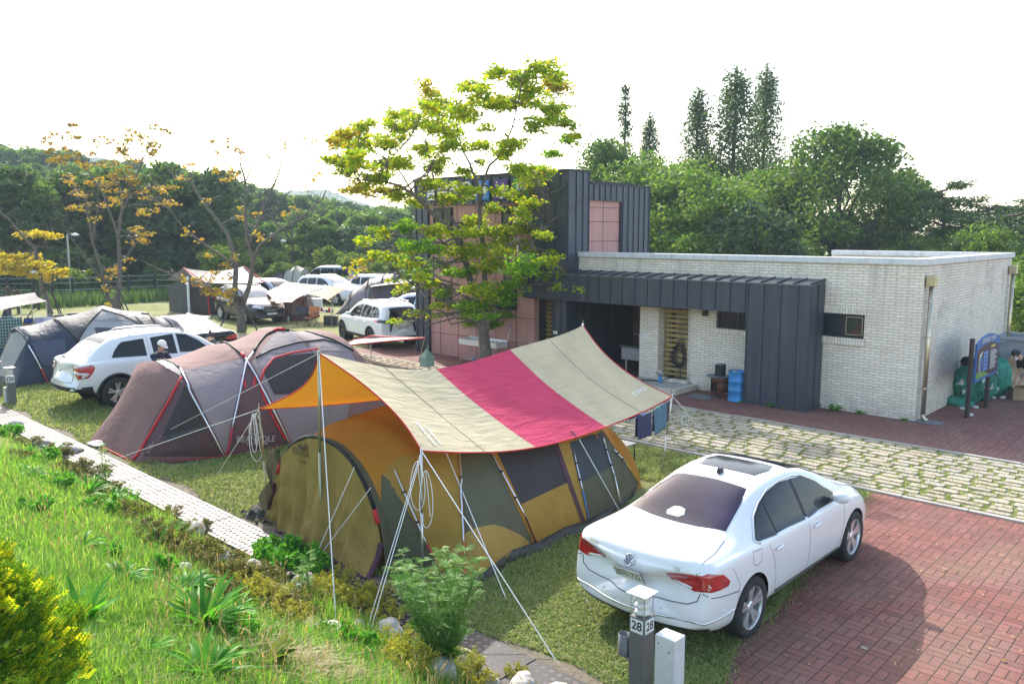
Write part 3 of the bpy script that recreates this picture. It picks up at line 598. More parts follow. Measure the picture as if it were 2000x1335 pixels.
# ------------------------------------------------------------------ khaki tent under the striped tarp
def main_tent():
    t=T('tunnel_tent','large olive and ochre family tent with khaki front porch standing under the striped tarp','tent',(-9.1,8.5,0))
    S=[superarch(-9.12,1.27,1.46,2.1,6.12,6.12),superarch(-9.15,1.92,1.60,1.9,6.46,6.75),superarch(-9.1,2.36,1.73,1.55,6.43,7.35),superarch(-9.1,2.08,1.72,1.75,7.92,7.9),
       superarch(-9.1,2.03,1.68,1.8,9.1,9.4),superarch(-9.1,2.06,1.6,1.8,9.85,10.2),superarch(-9.1,1.66,1.2,2,11.06,10.95),superarch(-9.1,1.0,.3,2,11.6,11.4)]
    mb=loft(S,6,.05); bv=bvh_of(mb); mb.build('shell',F_OCH_SH,t,smooth=True)
    def panel(n,poly,m,off=.008,nr=14,nc=12): return surfpatch(bv,poly,off,nr,nc).build(n,m,t,smooth=True)
    panel('side_panel',[(745,925),(760,935),(868,1118),(800,1122),(742,1108)],F_OLV)
    panel('side_panel',[(745,922),(790,880),(896,872),(915,1138),(868,1120),(800,1000)],F_OCH)
    panel('side_panel',[(897,866),(950,866),(1043,1062),(1000,1082),(915,1118)],F_OLV)
    hs=[(935,1118),(893,1110),(886,1090),(892,1065),(908,1042),(935,1028),(962,1024),(990,1032),(1018,1046),(1036,1062),(1000,1080)]
    panel('half_round_flap',hs,fabric('ochre_flap',(.42,.27,.07),.15,wr=.8,ws=4),.018)
    panel('side_panel',[(950,866),(962,866),(1052,1062),(1043,1064)],F_OCH_SH,.011)
    panel('window_panel',[(963,868),(1092,866),(1112,940),(1016,985)],F_MESH)
    panel('side_panel',[(1016,985),(1112,940),(1137,1022),(1052,1063)],F_OCH)
    panel('trim',[(1080,866),(1089,866),(1143,1020),(1136,1024)],F_MAR,.016)
    panel('side_panel',[(1089,866),(1112,866),(1149,1020),(1143,1020)],F_OCH,.012)
    panel('window_panel',[(1112,864),(1176,842),(1197,910),(1130,944)],fabric('grey_window_mesh',(.06,.062,.07),.08,.7,.1),.011)
    panel('side_panel',[(1130,944),(1197,910),(1215,985),(1149,1018)],F_OLV)
    panel('side_panel',[(1178,842),(1196,868),(1250,950),(1213,985)],F_OLV)
    # skirt
    pts=[(872,1128),(915,1148),(960,1128),(1000,1098),(1050,1082),(1100,1055),(1148,1040),(1200,1005),(1248,960)]
    lo=[G(*p) for p in pts]; hi=[onsurf(bv,x,y-(26 if i<7 else 20),.02) for i,(x,y) in enumerate(pts)]; mb=MB(); rows=[[],[],[]]
    for i in range(len(pts)-1):
        for k in range(5):
            f=k/5; a=lo[i].lerp(lo[i+1],f); b=hi[i].lerp(hi[i+1],f); w=.03*math.sin((i*5+k)*2.1)+.015*math.sin((i*5+k)*.9); a=a+V((w,-abs(w),.01)); rows[0].append(a); rows[1].append(a.lerp(b,.5)+V((w*.8,0,.02))); rows[2].append(b)
    mb.grid(rows); mb.build('ground_skirt',F_SKIRT,t,smooth=True,solid=.004)
    # poles
    def pole(pts,cols):
        P=[]; 
        for (x,y) in pts: P.append(onsurf(bv,x,y,.028))
        return P
    def seg(name,p,c,m_,r=.011): mbx=MB(); mbx.tube([p,c],r,8); return mbx.build(name,m_,t,smooth=True)
    for top,mid,foot,m1,m2 in (((770,918),(835,1062),(870,1122),ALU,POLER),((895,880),(908,1060),(913,1135),ALU,POLER),((958,884),(1024,1010),(1047,1068),ALU,BLK),((1118,882),(1136,960),(1147,1016),ALU,POLEB),((1176,858),(1198,930),(1211,990),ALU,ALU),((1196,878),(1220,905),(1246,945),ALU,mat('gold_pole',(.55,.42,.1),.35,metal=.7))):
        surfline(bv,[top,mid],.011,.03,dens=12).build('pole',m1,t,smooth=True); surfline(bv,[mid,foot],.011,.03,dens=12).build('pole',m2,t,smooth=True)
        for f in (.3,.7):
            p=onsurf(bv,top[0]+(mid[0]-top[0])*f,top[1]+(mid[1]-top[1])*f,.03); mbx=MB(); mbx.obox(p,(.034,.034,.026)); mbx.build('pole_clip',BLK,t)
    seg('pole',onsurf(bv,595,862,.02),onsurf(bv,690,792,.03),mat('gold_pole',(.55,.42,.1)))
    # vestibule tube (short)
    ar=superarch(-9.12,1.30,1.48,2.1,6.0,6.0); ar2=superarch(-9.12,1.27,1.45,2.1,6.16,6.16)
    mb=MB(); mb.grid([ar,ar2]); mb.build('porch_tunnel',F_OLV,t,smooth=True)
    mb=MB(); mb.tube([p+V((0,-.02,.01)) for p in ar[4:21]],.028,8); mb.build('arch_sleeve',F_BLK,t,smooth=True)
    for q_ in (ar[3:5],ar[19:21]): mb=MB(); mb.tube([p+V((0,-.025,.012)) for p in q_],.03,8); mb.build('sleeve_end',F_RED,t,smooth=True)
    # draped porch door
    rr=random.Random(5); rows=[]
    NX,NZ=64,44
    def topz(x):
        c=max(-1,min(1,(x+9.12)/1.30)); return 1.47*(max(0,1-abs(c)**2.1))**(1/2.1)
    for j in range(NZ+1):
        f=j/NZ; r=[]
        for i in range(NX+1):
            g=i/NX; xt=-10.38+g*2.52; xb=-10.62+g*2.85+.05*math.sin(g*9); x=xb+(xt-xb)*f**.6
            xq=-10.38+g*2.52; zt=max(.35,topz(xq*.985-.137)); z=zt*f
            fold=.035*math.sin(g*21+1.5*f)+.022*math.sin(g*47+3*f+2)+.02*math.sin(g*11-6*f)*(1-f)+.009*math.sin(f*20+g*17)+.006*math.sin(g*63-9*f)
            dy=-.03-(1-f)**2*.22*(.4+g) + fold*(.25+1.0*(1-f**2))*(1-.8*g**6); 
            if f<.06: z=.012+.02*abs(math.sin(g*30))
            r.append((x,5.99+dy,z))
        rows.append(r)
    mb=MB(); mb.grid(rows,mf=lambda i,j:0); dr=mb.build('porch_door',F_KHK,t,smooth=True)
    mb=MB(); mb.tube([V(rows[j][-1])+V((.01,-.005,0)) for j in range(0,NZ-6,3)],.04,8,flat=.5); mb.tube([V(rows[0][i])+V((0,-.01,.012)) for i in range(0,NX+1,2)],.02,5); mb.tube([V(rows[j][2])+V((0,-.02,0)) for j in range(NZ//3,NZ-4)],.03,6,flat=.4); mb.build('door_trim',F_MAR,t,smooth=True)
    lg=mat('dark_print',(.06,.045,.02),.8); text('lettering','KOVEA',.13,(-9.55,5.925,1.22),(math.pi/2,0,0),lg,t,.001)
    mb=MB(); mb.prism([(-9.62,1.34),(-9.45,1.31),(-9.4,1.39),(-9.36,1.30),(-9.48,1.27),(-9.6,1.29)],5.92,5.922); mb.build('print',lg,t); text('lettering','Castle',.07,(-9.5,5.925,1.10),(math.pi/2,0,0),lg,t,.001)
    # crumpled side cloth
    mb=MB(); rows=[]
    for j in range(16):
        f=j/15; rows.append([( -10.42-.22*(1-f)-.06*math.sin(9*g+7*f), 5.98+.16*g+.05*math.sin(13*f+g*5)-.12*(1-f)*(1-g), max(.01,1.1*f-.05*g)) for g in [k/10 for k in range(11)]])
    mb.grid(rows); mb.build('side_cloth',F_OLV,t,smooth=True)
    mb=MB(); rows=[]
    for j in range(14):
        f=j/13; rows.append([(-11.0+.55*f+.05*math.sin(9*g+4), 5.78+.33*g+.04*math.sin(12*f), .02+.13*math.sin(math.pi*g)*math.sin(math.pi*min(1,f+.2))+.04*math.sin(17*g+9*f)) for g in [k/12 for k in range(13)]])
    mb.grid(rows); mb.build('crumpled_cloth',F_SKIRT,t,smooth=True)
    return t,bv
TENT1,BV1=main_tent()
def cord_pts(p,q,k=2): return [V(p),V(q)]
for lab,a,b_ in (('thin guy line from the khaki porch door centre to the drain edge',AY(692,912,5.9),G(608,1105)),('thin guy line from the right side of the khaki porch door to the drain edge',AY(724,952,5.9),G(616,1095))):
    rope('guy_rope',lab,[a,b_],group='guy ropes of the khaki tent')
rope('guy_rope','guy line at the left flank of the khaki porch',[AY(572,885,6.0),G(540,985)],group='guy ropes of the khaki tent')
# ------------------------------------------------------------------ striped tarp
def big_tarp():
    t=T('striped_tarp','big beige tarp with a wide raspberry stripe and orange underside over the khaki tent','tarp',(-9.02,8.6,0))
    A_,B_=V((-9.02,5.92,2.65)),V((-9.02,11.45,2.56)); C,D=V((-7.41,6.27,1.575)),V((-7.52,12.08,1.38)); E_,F_=V((-11.02,6.15,1.57)),V((-10.75,12.0,1.5))
    nt_,ns=48,20
    def ridge(t_): p=A_.lerp(B_,t_); p.z-=.38*4*t_*(1-t_)*(1-.25*math.sin(2*math.pi*t_)*-1); return p
    def edgeR(t_):
        p=C.lerp(D,t_); s=4*t_*(1-t_); p.z-=.30*s*(1+.1*math.sin(math.pi*2*t_)); p.x+=.03*s; 
        return p
    def edgeL(t_): p=E_.lerp(F_,t_); s=4*t_*(1-t_); p.z-=.12*s; p.x+=.15*s; return p
    def surf(side,t_,s_):
        r=ridge(t_); e=edgeR(t_) if side>0 else edgeL(t_); p=r.lerp(e,s_); p.z-=.07*math.sin(math.pi*s_)
        fr=(1-t_)**6; bk=t_**6; p.y+=(.26*fr-.26*bk)*math.sin(math.pi*s_)
        p.z+=.006*math.sin(t_*60+s_*9)*math.sin(math.pi*s_)
        return p
    FB=lambda n,c: fabric(n,c,.16,.8,.55,back=(.62,.29,.025,1),stretch=(2.2,.45,1),ws=4)
    top=FB('tarp_beige',(.60,.51,.33)); pk=FB('tarp_raspberry',(.62,.06,.13))
    for side in (1,-1):
        for k,(t0,t1,m_) in enumerate(((0,.365,top),(.365,.655,pk),(.655,1,top))):
            n=18; rows=[[surf(side,t0+(t1-t0)*i/n,j/ns) for j in range(ns+1)] for i in range(n+1)]
            if side<0: rows=[r[::-1] for r in rows]
            mb=MB(); mb.grid(rows); o=mb.build('canopy_panel',m_,t,smooth=True)
    # piping and seams
    mb=MB()
    for side in (1,-1):
        mb.tube([surf(side,0,j/ns) for j in range(ns+1)],.010,6); mb.tube([surf(side,1,j/ns) for j in range(ns+1)],.010,6); mb.tube([surf(side,i/nt_,1) for i in range(nt_+1)],.010,6)
    mb.build('edge_piping',F_RED,t,smooth=True)
    mb=MB(); seam=mat('seam_thread',(.22,.19,.12),.8)
    for tt in (.19,.83): 
        for side in (1,-1): mb.tube([surf(side,tt,j/ns)+V((0,0,.003)) for j in range(ns+1)],.0035,4)
    mb.build('seam',seam,t)
    # webbing tab on the sagging edge
    p=surf(1,.53,1); mb=MB(); mb.beam(p+V((-.12,-.02,.07)),p+V((.04,0,-.03)),.035,.006); mb.build('webbing_tab',BLK,t)
    # print near the two right corners
    def put(s,size,t_,s_,flip,m_):
        p=surf(1,t_,s_); du=(surf(1,min(1,t_+.02),s_)-surf(1,max(0,t_-.02),s_)).normalized(); ds=(surf(1,t_,min(1,s_+.03))-surf(1,t_,s_-.03)).normalized()
        if flip: X,Yv=-du,ds
        else: X,Yv=ds,du
        Z=X.cross(Yv).normalized()
        if Z.z<0: X=-X; Z=-Z
        Yv=Z.cross(X); R=Matrix((X,Yv,Z)).transposed(); text('lettering',s,size,p+Z*.012,R.to_euler(),m_,t,.001)
    pw=mat('print_white',(.8,.8,.78),.7); put('STARUS',.115,.935,.80,True,pw); put('SIERRA TARP',.085,.05,.80,False,pw); put('WATERPROOF',.06,.072,.82,False,pw)
    R_=(A_,B_,C,D,E_,F_)
    return t,R_,surf
TARP,(TA,TB,TC,TD,TE,TF),TSURF=big_tarp()
def tpole(label,foot,top,m_,r=.014):
    t=T('tarp_pole',label,'pole',foot,group='poles of the striped tarp'); mb=MB(); mb.tube([foot,V(foot).lerp(V(top),.5)],r*1.15,10); mb.build('lower_tube',m_,t,smooth=True)
    mb=MB(); mb.tube([V(foot).lerp(V(top),.5),V(top)+V((0,0,.03))],r,10); mb.build('upper_tube',m_,t,smooth=True); mb=MB(); mb.tube([V(top)+V((0,0,.03)),V(top)+V((0,0,.09))],.005,6); mb.build('pin',STEEL,t)
tpole('tall khaki pole holding the front peak of the striped tarp',G(627,1072),TA,POLEG,.018)
tpole('grey pole at the near right corner of the striped tarp behind the tall weed',G(825,1120),TC,GALV,.014)
tpole('thin khaki pole at the left front corner of the striped tarp',G(525,1000),TE,POLEG)
tpole('leaning pole at the far right corner of the tarp beside the hanging washing',G(1292,922),TD,GALV)
tpole('far pole holding the back peak of the striped tarp',V((-9.0,11.6,0)),TB,GALV,.018)
def gl(lab,a,b_,r=.0045,sag=.0): return rope('guy_rope',lab,sagline(a,b_,sag,8),r)
gl('upper guy rope running left from the front peak pole to the grass bank',TA,V(G(280,865))+ (G(280,865)-TA).normalized()*1.0)
gl('lower guy rope running left from the low left tarp corner to the drain',TE,G(205,903))
g1=G(578,1195); gl('guy rope dropping from the front peak straight down to the weeds',TA,V((-6.85,4.6,slope_z(4.6))),.006)
c1=V((-6.55,4.75,slope_z(4.75))); gl('double guy rope from the near right tarp corner to the stones',TC,c1,.0045); gl('second strand of the double rope from the near right tarp corner to the stones',TC+V((0,0,-.05)),c1+V((.06,0,0)),.0045)
gl('long guy rope from the near right tarp corner to the peg beside the drain',TC,G(1085,1288),.006)
gl('guy rope from the olive tent side to the peg on the lawn',onsurf(BV1,871,886,.05),G(990,1172),.006)
gl('guy rope from the webbing tab on the sagging tarp edge to the tent foot',TSURF(1,.53,1),G(1212,1000),.006)
gl('double rope from the far right tarp corner to the road',TD,G(1378,850),.005); gl('second rope from the far right tarp corner to the road',TD,G(1396,856),.004)
gl('rope crossing behind the washing to the lawn edge',TD+V((-.6,0,-.1)),G(1392,862),.003)
gl('short rope from the left tarp corner down to the lawn',TE,G(422,930),.005)
def loop(label,p,w,h):
    p=V(p); rr=random.Random(int(h*100)); R=V((math.cos(YAW),math.sin(YAW),0)); pts=[]
    for i in range(25):
        a=2*math.pi*i/24; pts.append(p+R*(w*math.sin(a)*(.6+.4*math.sin(a/2)))+V((0,0,-h/2+h/2*math.cos(a))))
    mb=MB(); mb.tube(pts,.005,5); mb.tube([p,p+R*w*.5+V((0,0,-h*.8))],.005,5); tag(mb.build('rope_loop',ROPE),label,'rope','slack rope loops')
loop('slack rope loop hanging at the near right tarp corner, left of two',TC+V((-.02,-.05,-.12)),.10,.62); loop('slack rope loop hanging lower at the near right tarp corner, right of two',TC+V((.10,-.02,-.22)),.09,.72)
loop('slack white rope loop hanging by the left tarp corner in front of the brown tent',TE+V((-.12,0,-.08)),.12,.75)
loop('narrow white rope loop hanging beside the left tarp corner pole',TE+V((.0,-.1,-.05)),.05,.6); loop('tied rope bundle on the rope at the far right tarp corner',TD.lerp(G(1378,850),.35),.07,.32)
# ------------------------------------------------------------------ washing on a line under the right edge
def cloth(name,label,a,b_,h,m_,grp='washing on the line',back=.06):
    a=V(a);b_=V(b_); t=MB(); n=14; nv=12; d=(b_-a); nn=V((d.y,-d.x,0)).normalized()
    for side,hh in ((1,h),(-1,h*.9)):
        rows=[]
        for j in range(nv+1):
            f=j/nv; rows.append([a.lerp(b_,i/n)+V((0,0,-hh*f+(.02*(i/n)*f)))+nn*side*(.012+back*.3*f+.014*math.sin(i*1.7+side)*f) for i in range(n+1)])
        t.grid(rows)
    return tag(t.build(name,m_,smooth=True,solid=.004),label,'laundry',grp)
TOW1=fabric('indigo_towel',(.05,.05,.10),0,.95,.25,ws=30); TOW2=fabric('slate_blue_towel',(.10,.17,.23),0,.95,.25,ws=30)
LN=[AX(1222,812,-7.62),AX(1310,778,-7.55)]
lnpt=lambda px,py,x=-7.45: AX(px,py,x)
rope('washing_line','thin washing line strung below the right edge of the striped tarp',[lnpt(1225,822),lnpt(1262,807),lnpt(1305,783),TD+V((0,0,-.03))],.003,group='washing line')
cloth('towel','dark indigo towel hanging with a blue peg, left of the slate one',lnpt(1243,812),lnpt(1271,806),.40,TOW1); cloth('towel','slate blue towel hanging with a green peg near the tarp pole',lnpt(1276,803),lnpt(1301,787),.42,TOW2)
cloth('towel','black garment hanging behind the slate blue towel',lnpt(1284,796,-7.75),lnpt(1306,782,-7.75),.36,F_DK); cloth('towel','dark shirt half hidden under the tarp edge at the left end of the line',lnpt(1226,815,-7.8),lnpt(1245,806,-7.8),.06,TOW1)
for px,py,c,l in ((1257,808,(.25,.35,.75),'blue clothes peg on the indigo towel'),(1287,795,(.05,.55,.35),'green clothes peg on the slate blue towel')):
    p=lnpt(px,py); mb=MB(); mb.obox(p+V((.015,-.02,-.01)),(.012,.02,.07),(0,.25,0)); mb.obox(p+V((-.015,-.02,-.01)),(.012,.02,.07),(0,-.25,0)); tag(mb.build('clothes_peg',mat('peg%d'%px,c,.4)),l,'peg')
# little camp table behind tent
t=T('camp_table','low folding camp table with black legs at the back corner of the khaki tent','table',G(1208,905)); p=G(1208,905)
mb=MB(); mb.box(p.x-.25,p.x+.25,p.y-.2,p.y+.2,.38,.40); mb.build('table_top',mat('patterned_top',(.25,.25,.24),.5,var=.8,vs=25),t)
for sx in (-.22,.22):
    for sy in (-.17,.17): mb=MB(); mb.tube([(p.x+sx,p.y+sy,.38),(p.x+sx*1.05,p.y+sy*1.05,0)],.01,6); mb.build('leg',BLK,t)
# ------------------------------------------------------------------ brown tent
def brown_tent():
    t=T('dome_tent','brown and grey dome tent with red piping and a wheel logo beside the drain','tent',(-16.1,9,0))
    nv=24; z0=[]
    for j in range(nv+1):
        v=j/nv; f=min(1,max(0,(v-.22)/.56)); z0.append(V((-15.03-2.27*f,5.85+.02*math.sin(3*f),.01)))
    S=[z0,superarch(-16.05,1.84,1.66,2.3,7.2,6.72,nv),superarch(-16.05,1.93,1.86,2.4,8.35,8.15,nv),superarch(-16.05,2.0,2.13,2.4,9.4,9.5,nv),superarch(-16.05,1.95,1.98,2.4,10.9,10.6,nv),superarch(-16.05,1.6,1.2,2.1,11.7,11.6,nv),superarch(-16.05,1.2,.1,2,12.3,12.2,nv)]
    rows=loft(S,7,.085); bv=bvh_of(rows); rows.build('shell',F_BRN,t,smooth=True)
    def panel(n,poly,m_,off=.010,nr=16,nc=12): return surfpatch(bv,poly,off,nr,nc).build(n,m_,t,smooth=True)
    panel('side_panel',[(352,735),(357,727),(440,890),(262,900),(300,820)],F_BRD)
    panel('window_mesh',[(362,752),(400,828),(398,838),(318,852)],F_MESH,.02)
    panel('window_sill',[(398,830),(404,840),(330,858),(316,853)],F_DK,.024)
    panel('side_panel',[(358,722),(420,712),(476,700),(482,706),(455,810),(441,888)],F_GRY)
    panel('side_panel',[(484,708),(500,735),(565,868),(500,878),(444,888),(460,800)],F_BRD)
    panel('side_panel',[(490,704),(520,690),(560,672),(625,660),(680,672),(700,720),(670,840),(570,866),(530,780)],F_GRY,.009,22,18)
    panel('door_mesh',[(515,730),(530,705),(560,695),(610,690),(650,700),(640,760),(600,770),(535,770)],F_MESH,.02)
    panel('roof_panel',[(505,690),(540,648),(600,648),(660,668),(690,688),(630,660),(560,672)],F_GRY,.009)
    panel('vent_flap',[(303,706),(318,704),(345,712),(356,722),(352,735),(330,722)],fabric('vent_grey',(.38,.35,.34),.2),.02)
    def rib(pts,m_,r,off=.02,nm='piping'): return surfline(bv,pts,r,off).build(nm,m_,t,smooth=True)
    rib([(355,737),(330,785),(300,838),(262,903)],F_RED,.028)
    rib([(262,903),(225,885),(180,864)],F_RED,.018); rib([(262,903),(350,898),(440,889),(500,882),(567,868)],F_RED,.012)
    rib([(303,706),(318,703),(340,711),(352,722)],F_BLK,.026,nm='pole_sleeve'); rib([(352,722),(380,778),(410,835),(440,893)],ALU,.016,.035,nm='pole')
    rib([(430,667),(446,672),(462,684),(476,696)],F_BLK,.026,nm='pole_sleeve'); rib([(476,696),(500,735),(530,795),(568,874)],ALU,.016,.035,nm='pole')
    rib([(540,645),(520,655),(505,672),(494,690)],F_BLK,.026,nm='pole_sleeve'); rib([(494,690),(482,706),(465,780),(452,835)],ALU,.016,.035,nm='pole'); rib([(452,835),(447,862),(441,893)],POLER,.016,.035,nm='pole')
    rib([(545,645),(600,648),(650,664),(690,686)],F_BLK,.026,nm='pole_sleeve'); rib([(500,700),(530,684),(580,670),(630,664),(665,672)],F_BLK,.022,nm='pole_sleeve')
    rib([(536,648),(545,644),(556,645)],F_RED,.034,.03,'sleeve_end'); rib([(472,692),(478,699)],F_RED,.034,.03,'sleeve_end')
    rib([(512,770),(508,745),(516,722),(535,700),(570,690),(620,682)],F_RED,.022); rib([(512,770),(530,810),(552,850),(572,868)],F_RED,.022)
    panel('red_tab',[(470,733),(474,733),(482,757),(478,757)],F_RED,.02,4,2); panel('red_tab',[(497,733),(501,737),(496,758),(492,756)],F_RED,.02,4,2)
    # logo wheel and lettering
    lg=mat('print_grey',(.42,.38,.38),.7); mb=MB()
    P=lambda x,y: onsurf(bv,x,y,.022)
    for r_ in (12,9.5):
        c=[P(496+r_*.98*math.cos(a*math.pi/12),837+r_*1.06*math.sin(a*math.pi/12)) for a in range(25)]; mb.tube(c,.006,4)
    for a in range(12): mb.tube([P(496+2.5*math.cos(a*math.pi/6),837+2.5*math.sin(a*math.pi/6)),P(496+9*math.cos(a*math.pi/6),837+9.6*math.sin(a*math.pi/6))],.004,4)
    mb.build('wheel_logo',lg,t)
    for s,x,y,sz in (('BEANPOLE',499,857,.165),('OUTDOOR',501,865.5,.085)):
        p=P(x,y); X=(P(x+20,y-.5)-P(x-20,y+.5)).normalized(); Yv=(P(x,y-6)-P(x,y+6)).normalized(); Z=X.cross(Yv).normalized(); Yv=Z.cross(X); R=Matrix((X,Yv,Z)).transposed(); text('lettering',s,sz,p+Z*.01,R.to_euler(),lg,t,.001)
    # grey sheet poking out below
    mb=MB(); a,b_=G(290,905),G(405,900); mb.grid([[a.lerp(b_,i/14)+V((0,-.05*j*(1+.4*math.sin(i)),.012+.03*abs(math.sin(i*1.3))*(1-j*.3))) for i in range(15)] for j in range(3)]); mb.build('groundsheet',F_SKIRT,t,smooth=True)
    return t,bv
TENT2,BV2=brown_tent()
# ------------------------------------------------------------------ vehicles
def paint(name,col,metal=0,rough=.22):
    if name in MC: return MC[name]
    m,q,b=newmat(name); MC[name]=m; o=q.obj(); z=q.sep(o)[2]
    dirt=q.m('MULTIPLY',q.mr(z,.55,.2),q.mr(q.noise(o,5,5,.7),.35,.75,0,.35))
    c=q.mix(dirt,q.mix(q.noise(o,.8,2),tuple(x*.96 for x in col),tuple(min(1,x*1.02) for x in col)),(.30,.26,.21)); q.l.new(c,b.inputs['Base Color'])
    b.inputs['Roughness'].default_value=rough; b.inputs['Metallic'].default_value=metal; b.inputs['Coat Weight'].default_value=.6; b.inputs['Coat Roughness'].default_value=.05
    q.l.new(q.m('ADD',rough,q.m('MULTIPLY',dirt,.4)),b.inputs['Roughness']); return m
PW=paint('white_paint_coat',(.74,.745,.75),0,.3); PB=paint('black_paint_coat',(.012,.014,.02),.3,.2); PS=paint('silver_paint_coat',(.33,.35,.38),.6,.3); PLB=paint('pale_blue_paint',(.52,.58,.66),.4,.3)
GLS=mat('tinted_glass',(.010,.012,.016),.05,spec=.35,var=.2); GLV=mat('violet_tinted_glass',(.016,.012,.034),.07,spec=.22,var=.5,vs=1.5); GLB=mat('bright_glass',(.10,.12,.13),.05,spec=1,coat=1,var=.15)
LRED=mat('tail_lamp_red',(.38,.008,.012),.12,coat=1,var=.25,vs=14); LRD2=mat('tail_lamp_bright',(.62,.03,.03),.15,coat=1,var=.2,vs=20); LWH=mat('lamp_clear',(.62,.60,.60),.12,coat=1,var=.25,vs=18); CHR=mat('chrome',(.75,.75,.76),.12,metal=1,var=.03)
TYRE=mat('tyre_rubber',(.022,.022,.023),.85,var=.3,bump=.3,bs=60); RIM=mat('alloy_rim',(.68,.68,.69),.3,metal=.7,var=.05); RIMD=mat('dark_rim',(.05,.05,.055),.4,metal=.6); CLAD=mat('black_cladding',(.028,.028,.03),.6,var=.2); GAP=mat('panel_gap',(.03,.03,.035),.7)
UNDER=mat('wheel_well',(.01,.01,.01),.95); PLT=mat('plate_white',(.75,.75,.72),.5,var=.05)
def itp(tab,x):
    if x<=tab[0][0]: return tab[0][1]
    for (a,b),(c,d) in zip(tab,tab[1:]):
        if x<=c: 
            t=(x-a)/(c-a) if c>a else 0; return b+(d-b)*t
    return tab[-1][1]
def car_shell(sp):
    L=sp['L']; xs=sorted(set([round(x,3) for x in sp['xs']])); rows=[]
    def off(x,y,z):   # plan bow and face rake at both ends
        hw=sp['W']/2; r=abs(y)/hw
        wr=max(0,1-x/.7); wf=max(0,1-(L-x)/.8)
        x2=x+wr*(sp.get('bowr',.16)*r**2.6+itp(sp['rake_r'],z))-wf*(sp.get('bowf',.3)*r**2.4+itp(sp['rake_f'],z))
        return x2
    for x in xs:
        zb,zs,zt=itp(sp['bot'],x),itp(sp['belt'],x),itp(sp['top'],x); w=itp(sp['hw'],x); wr=itp(sp['rw'],x)
        zs=min(zs,zt-.035); cab=min(1,max(0,(zt-zs-.04)/.25)); wg=w*(.90+.02*(1-cab)); wr=wr*cab+w*.80*(1-cab)
        h=zt-zs
        P=[(0,zb),(w*.55,zb),(w*.86,zb+.015),(w*.955,zb+.09),(w*.985,zb+(zs-zb)*.30),(w,zb+(zs-zb)*.62),(w*.985,zs-.07),(w*.955,zs-.012),(wg,zs+h*.05),(wg+(wr-wg)*.45,zs+h*.45),(wr,zt-h*.16 if cab>.5 else zs+h*.6),(wr*.90,zt-h*.035),(wr*.55,zt-h*.004),(0,zt)]
        full=[(-y,z) for y,z in P[::-1]][:-1]+P   # from +... ring: top centre -> left side -> bottom -> right side -> top
        ring=[(y,z) for y,z in P]+[(-y,z) for y,z in P[-2:0:-1]]
        rows.append([(off(x,y,z),y,z) for y,z in ring])
    mb=MB(); n=len(rows[0])
    for r in rows: mb.v.extend(r)
    for i in range(len(rows)-1):
        for j in range(n):
            a=i*n+j; b=i*n+(j+1)%n; k=min(j,n-1-j); mb.f.append((a,b,b+n,a+n)); mb.mi.append(0 if k>=sp.get('cladrow',1) else 1)
    for e,i in ((1,0),(-1,len(rows)-1)):
        c=[V(p) for p in rows[i]]; zm=sum(p.z for p in c)/n; prev=i*n
        for s_,d in ((.93,.028),(.6,.045),(.2,.05)):
            base=len(mb.v); mb.v.extend([(p.x-e*d,p.y*s_,zm+(p.z-zm)*s_) for p in c])
            for j in range(n):
                a,b=prev+j,prev+(j+1)%n; f=(a,b,base+(j+1)%n,base+j); mb.f.append(f if e<0 else f[::-1]); mb.mi.append(0)
            prev=base
        f=tuple(prev+j for j in range(n)); mb.f.append(f if e<0 else f[::-1]); mb.mi.append(0)
    me=bpy.data.meshes.new('tmp'); me.from_pydata(mb.v,[],mb.f); me.polygons.foreach_set('material_index',mb.mi); me.update()
    bm=bmesh.new(); bm.from_mesh(me); cr=bm.edges.layers.float.new('crease_edge'); N_=n; nr_=len(rows)
    for e in bm.edges:
        a,b=sorted((e.verts[0].index,e.verts[1].index)); ia,ja=divmod(a,N_); ib,jb=divmod(b,N_)
        if b<nr_*N_ and ja==jb and ib-ia==1 and ja in (7,N_-7): e[cr]=.55
        if b<nr_*N_ and ja==jb and ib-ia==1 and ja in (8,N_-8): e[cr]=.5
        if ia==ib==0 and (jb-ja==1 or (ja==0 and jb==N_-1)): e[cr]=.35
    bmesh.ops.recalc_face_normals(bm,faces=bm.faces); bm.to_mesh(me); bm.free()
    o=bpy.data.objects.new('tmp',me); COL.objects.link(o); md=o.modifiers.new('s','SUBSURF'); md.levels=sp.get('sub',2); md.render_levels=md.levels
    dg=bpy.context.evaluated_depsgraph_get(); dg.update(); ev=o.evaluated_get(dg); m2=bpy.data.meshes.new_from_object(ev); bpy.data.objects.remove(o)
    return m2
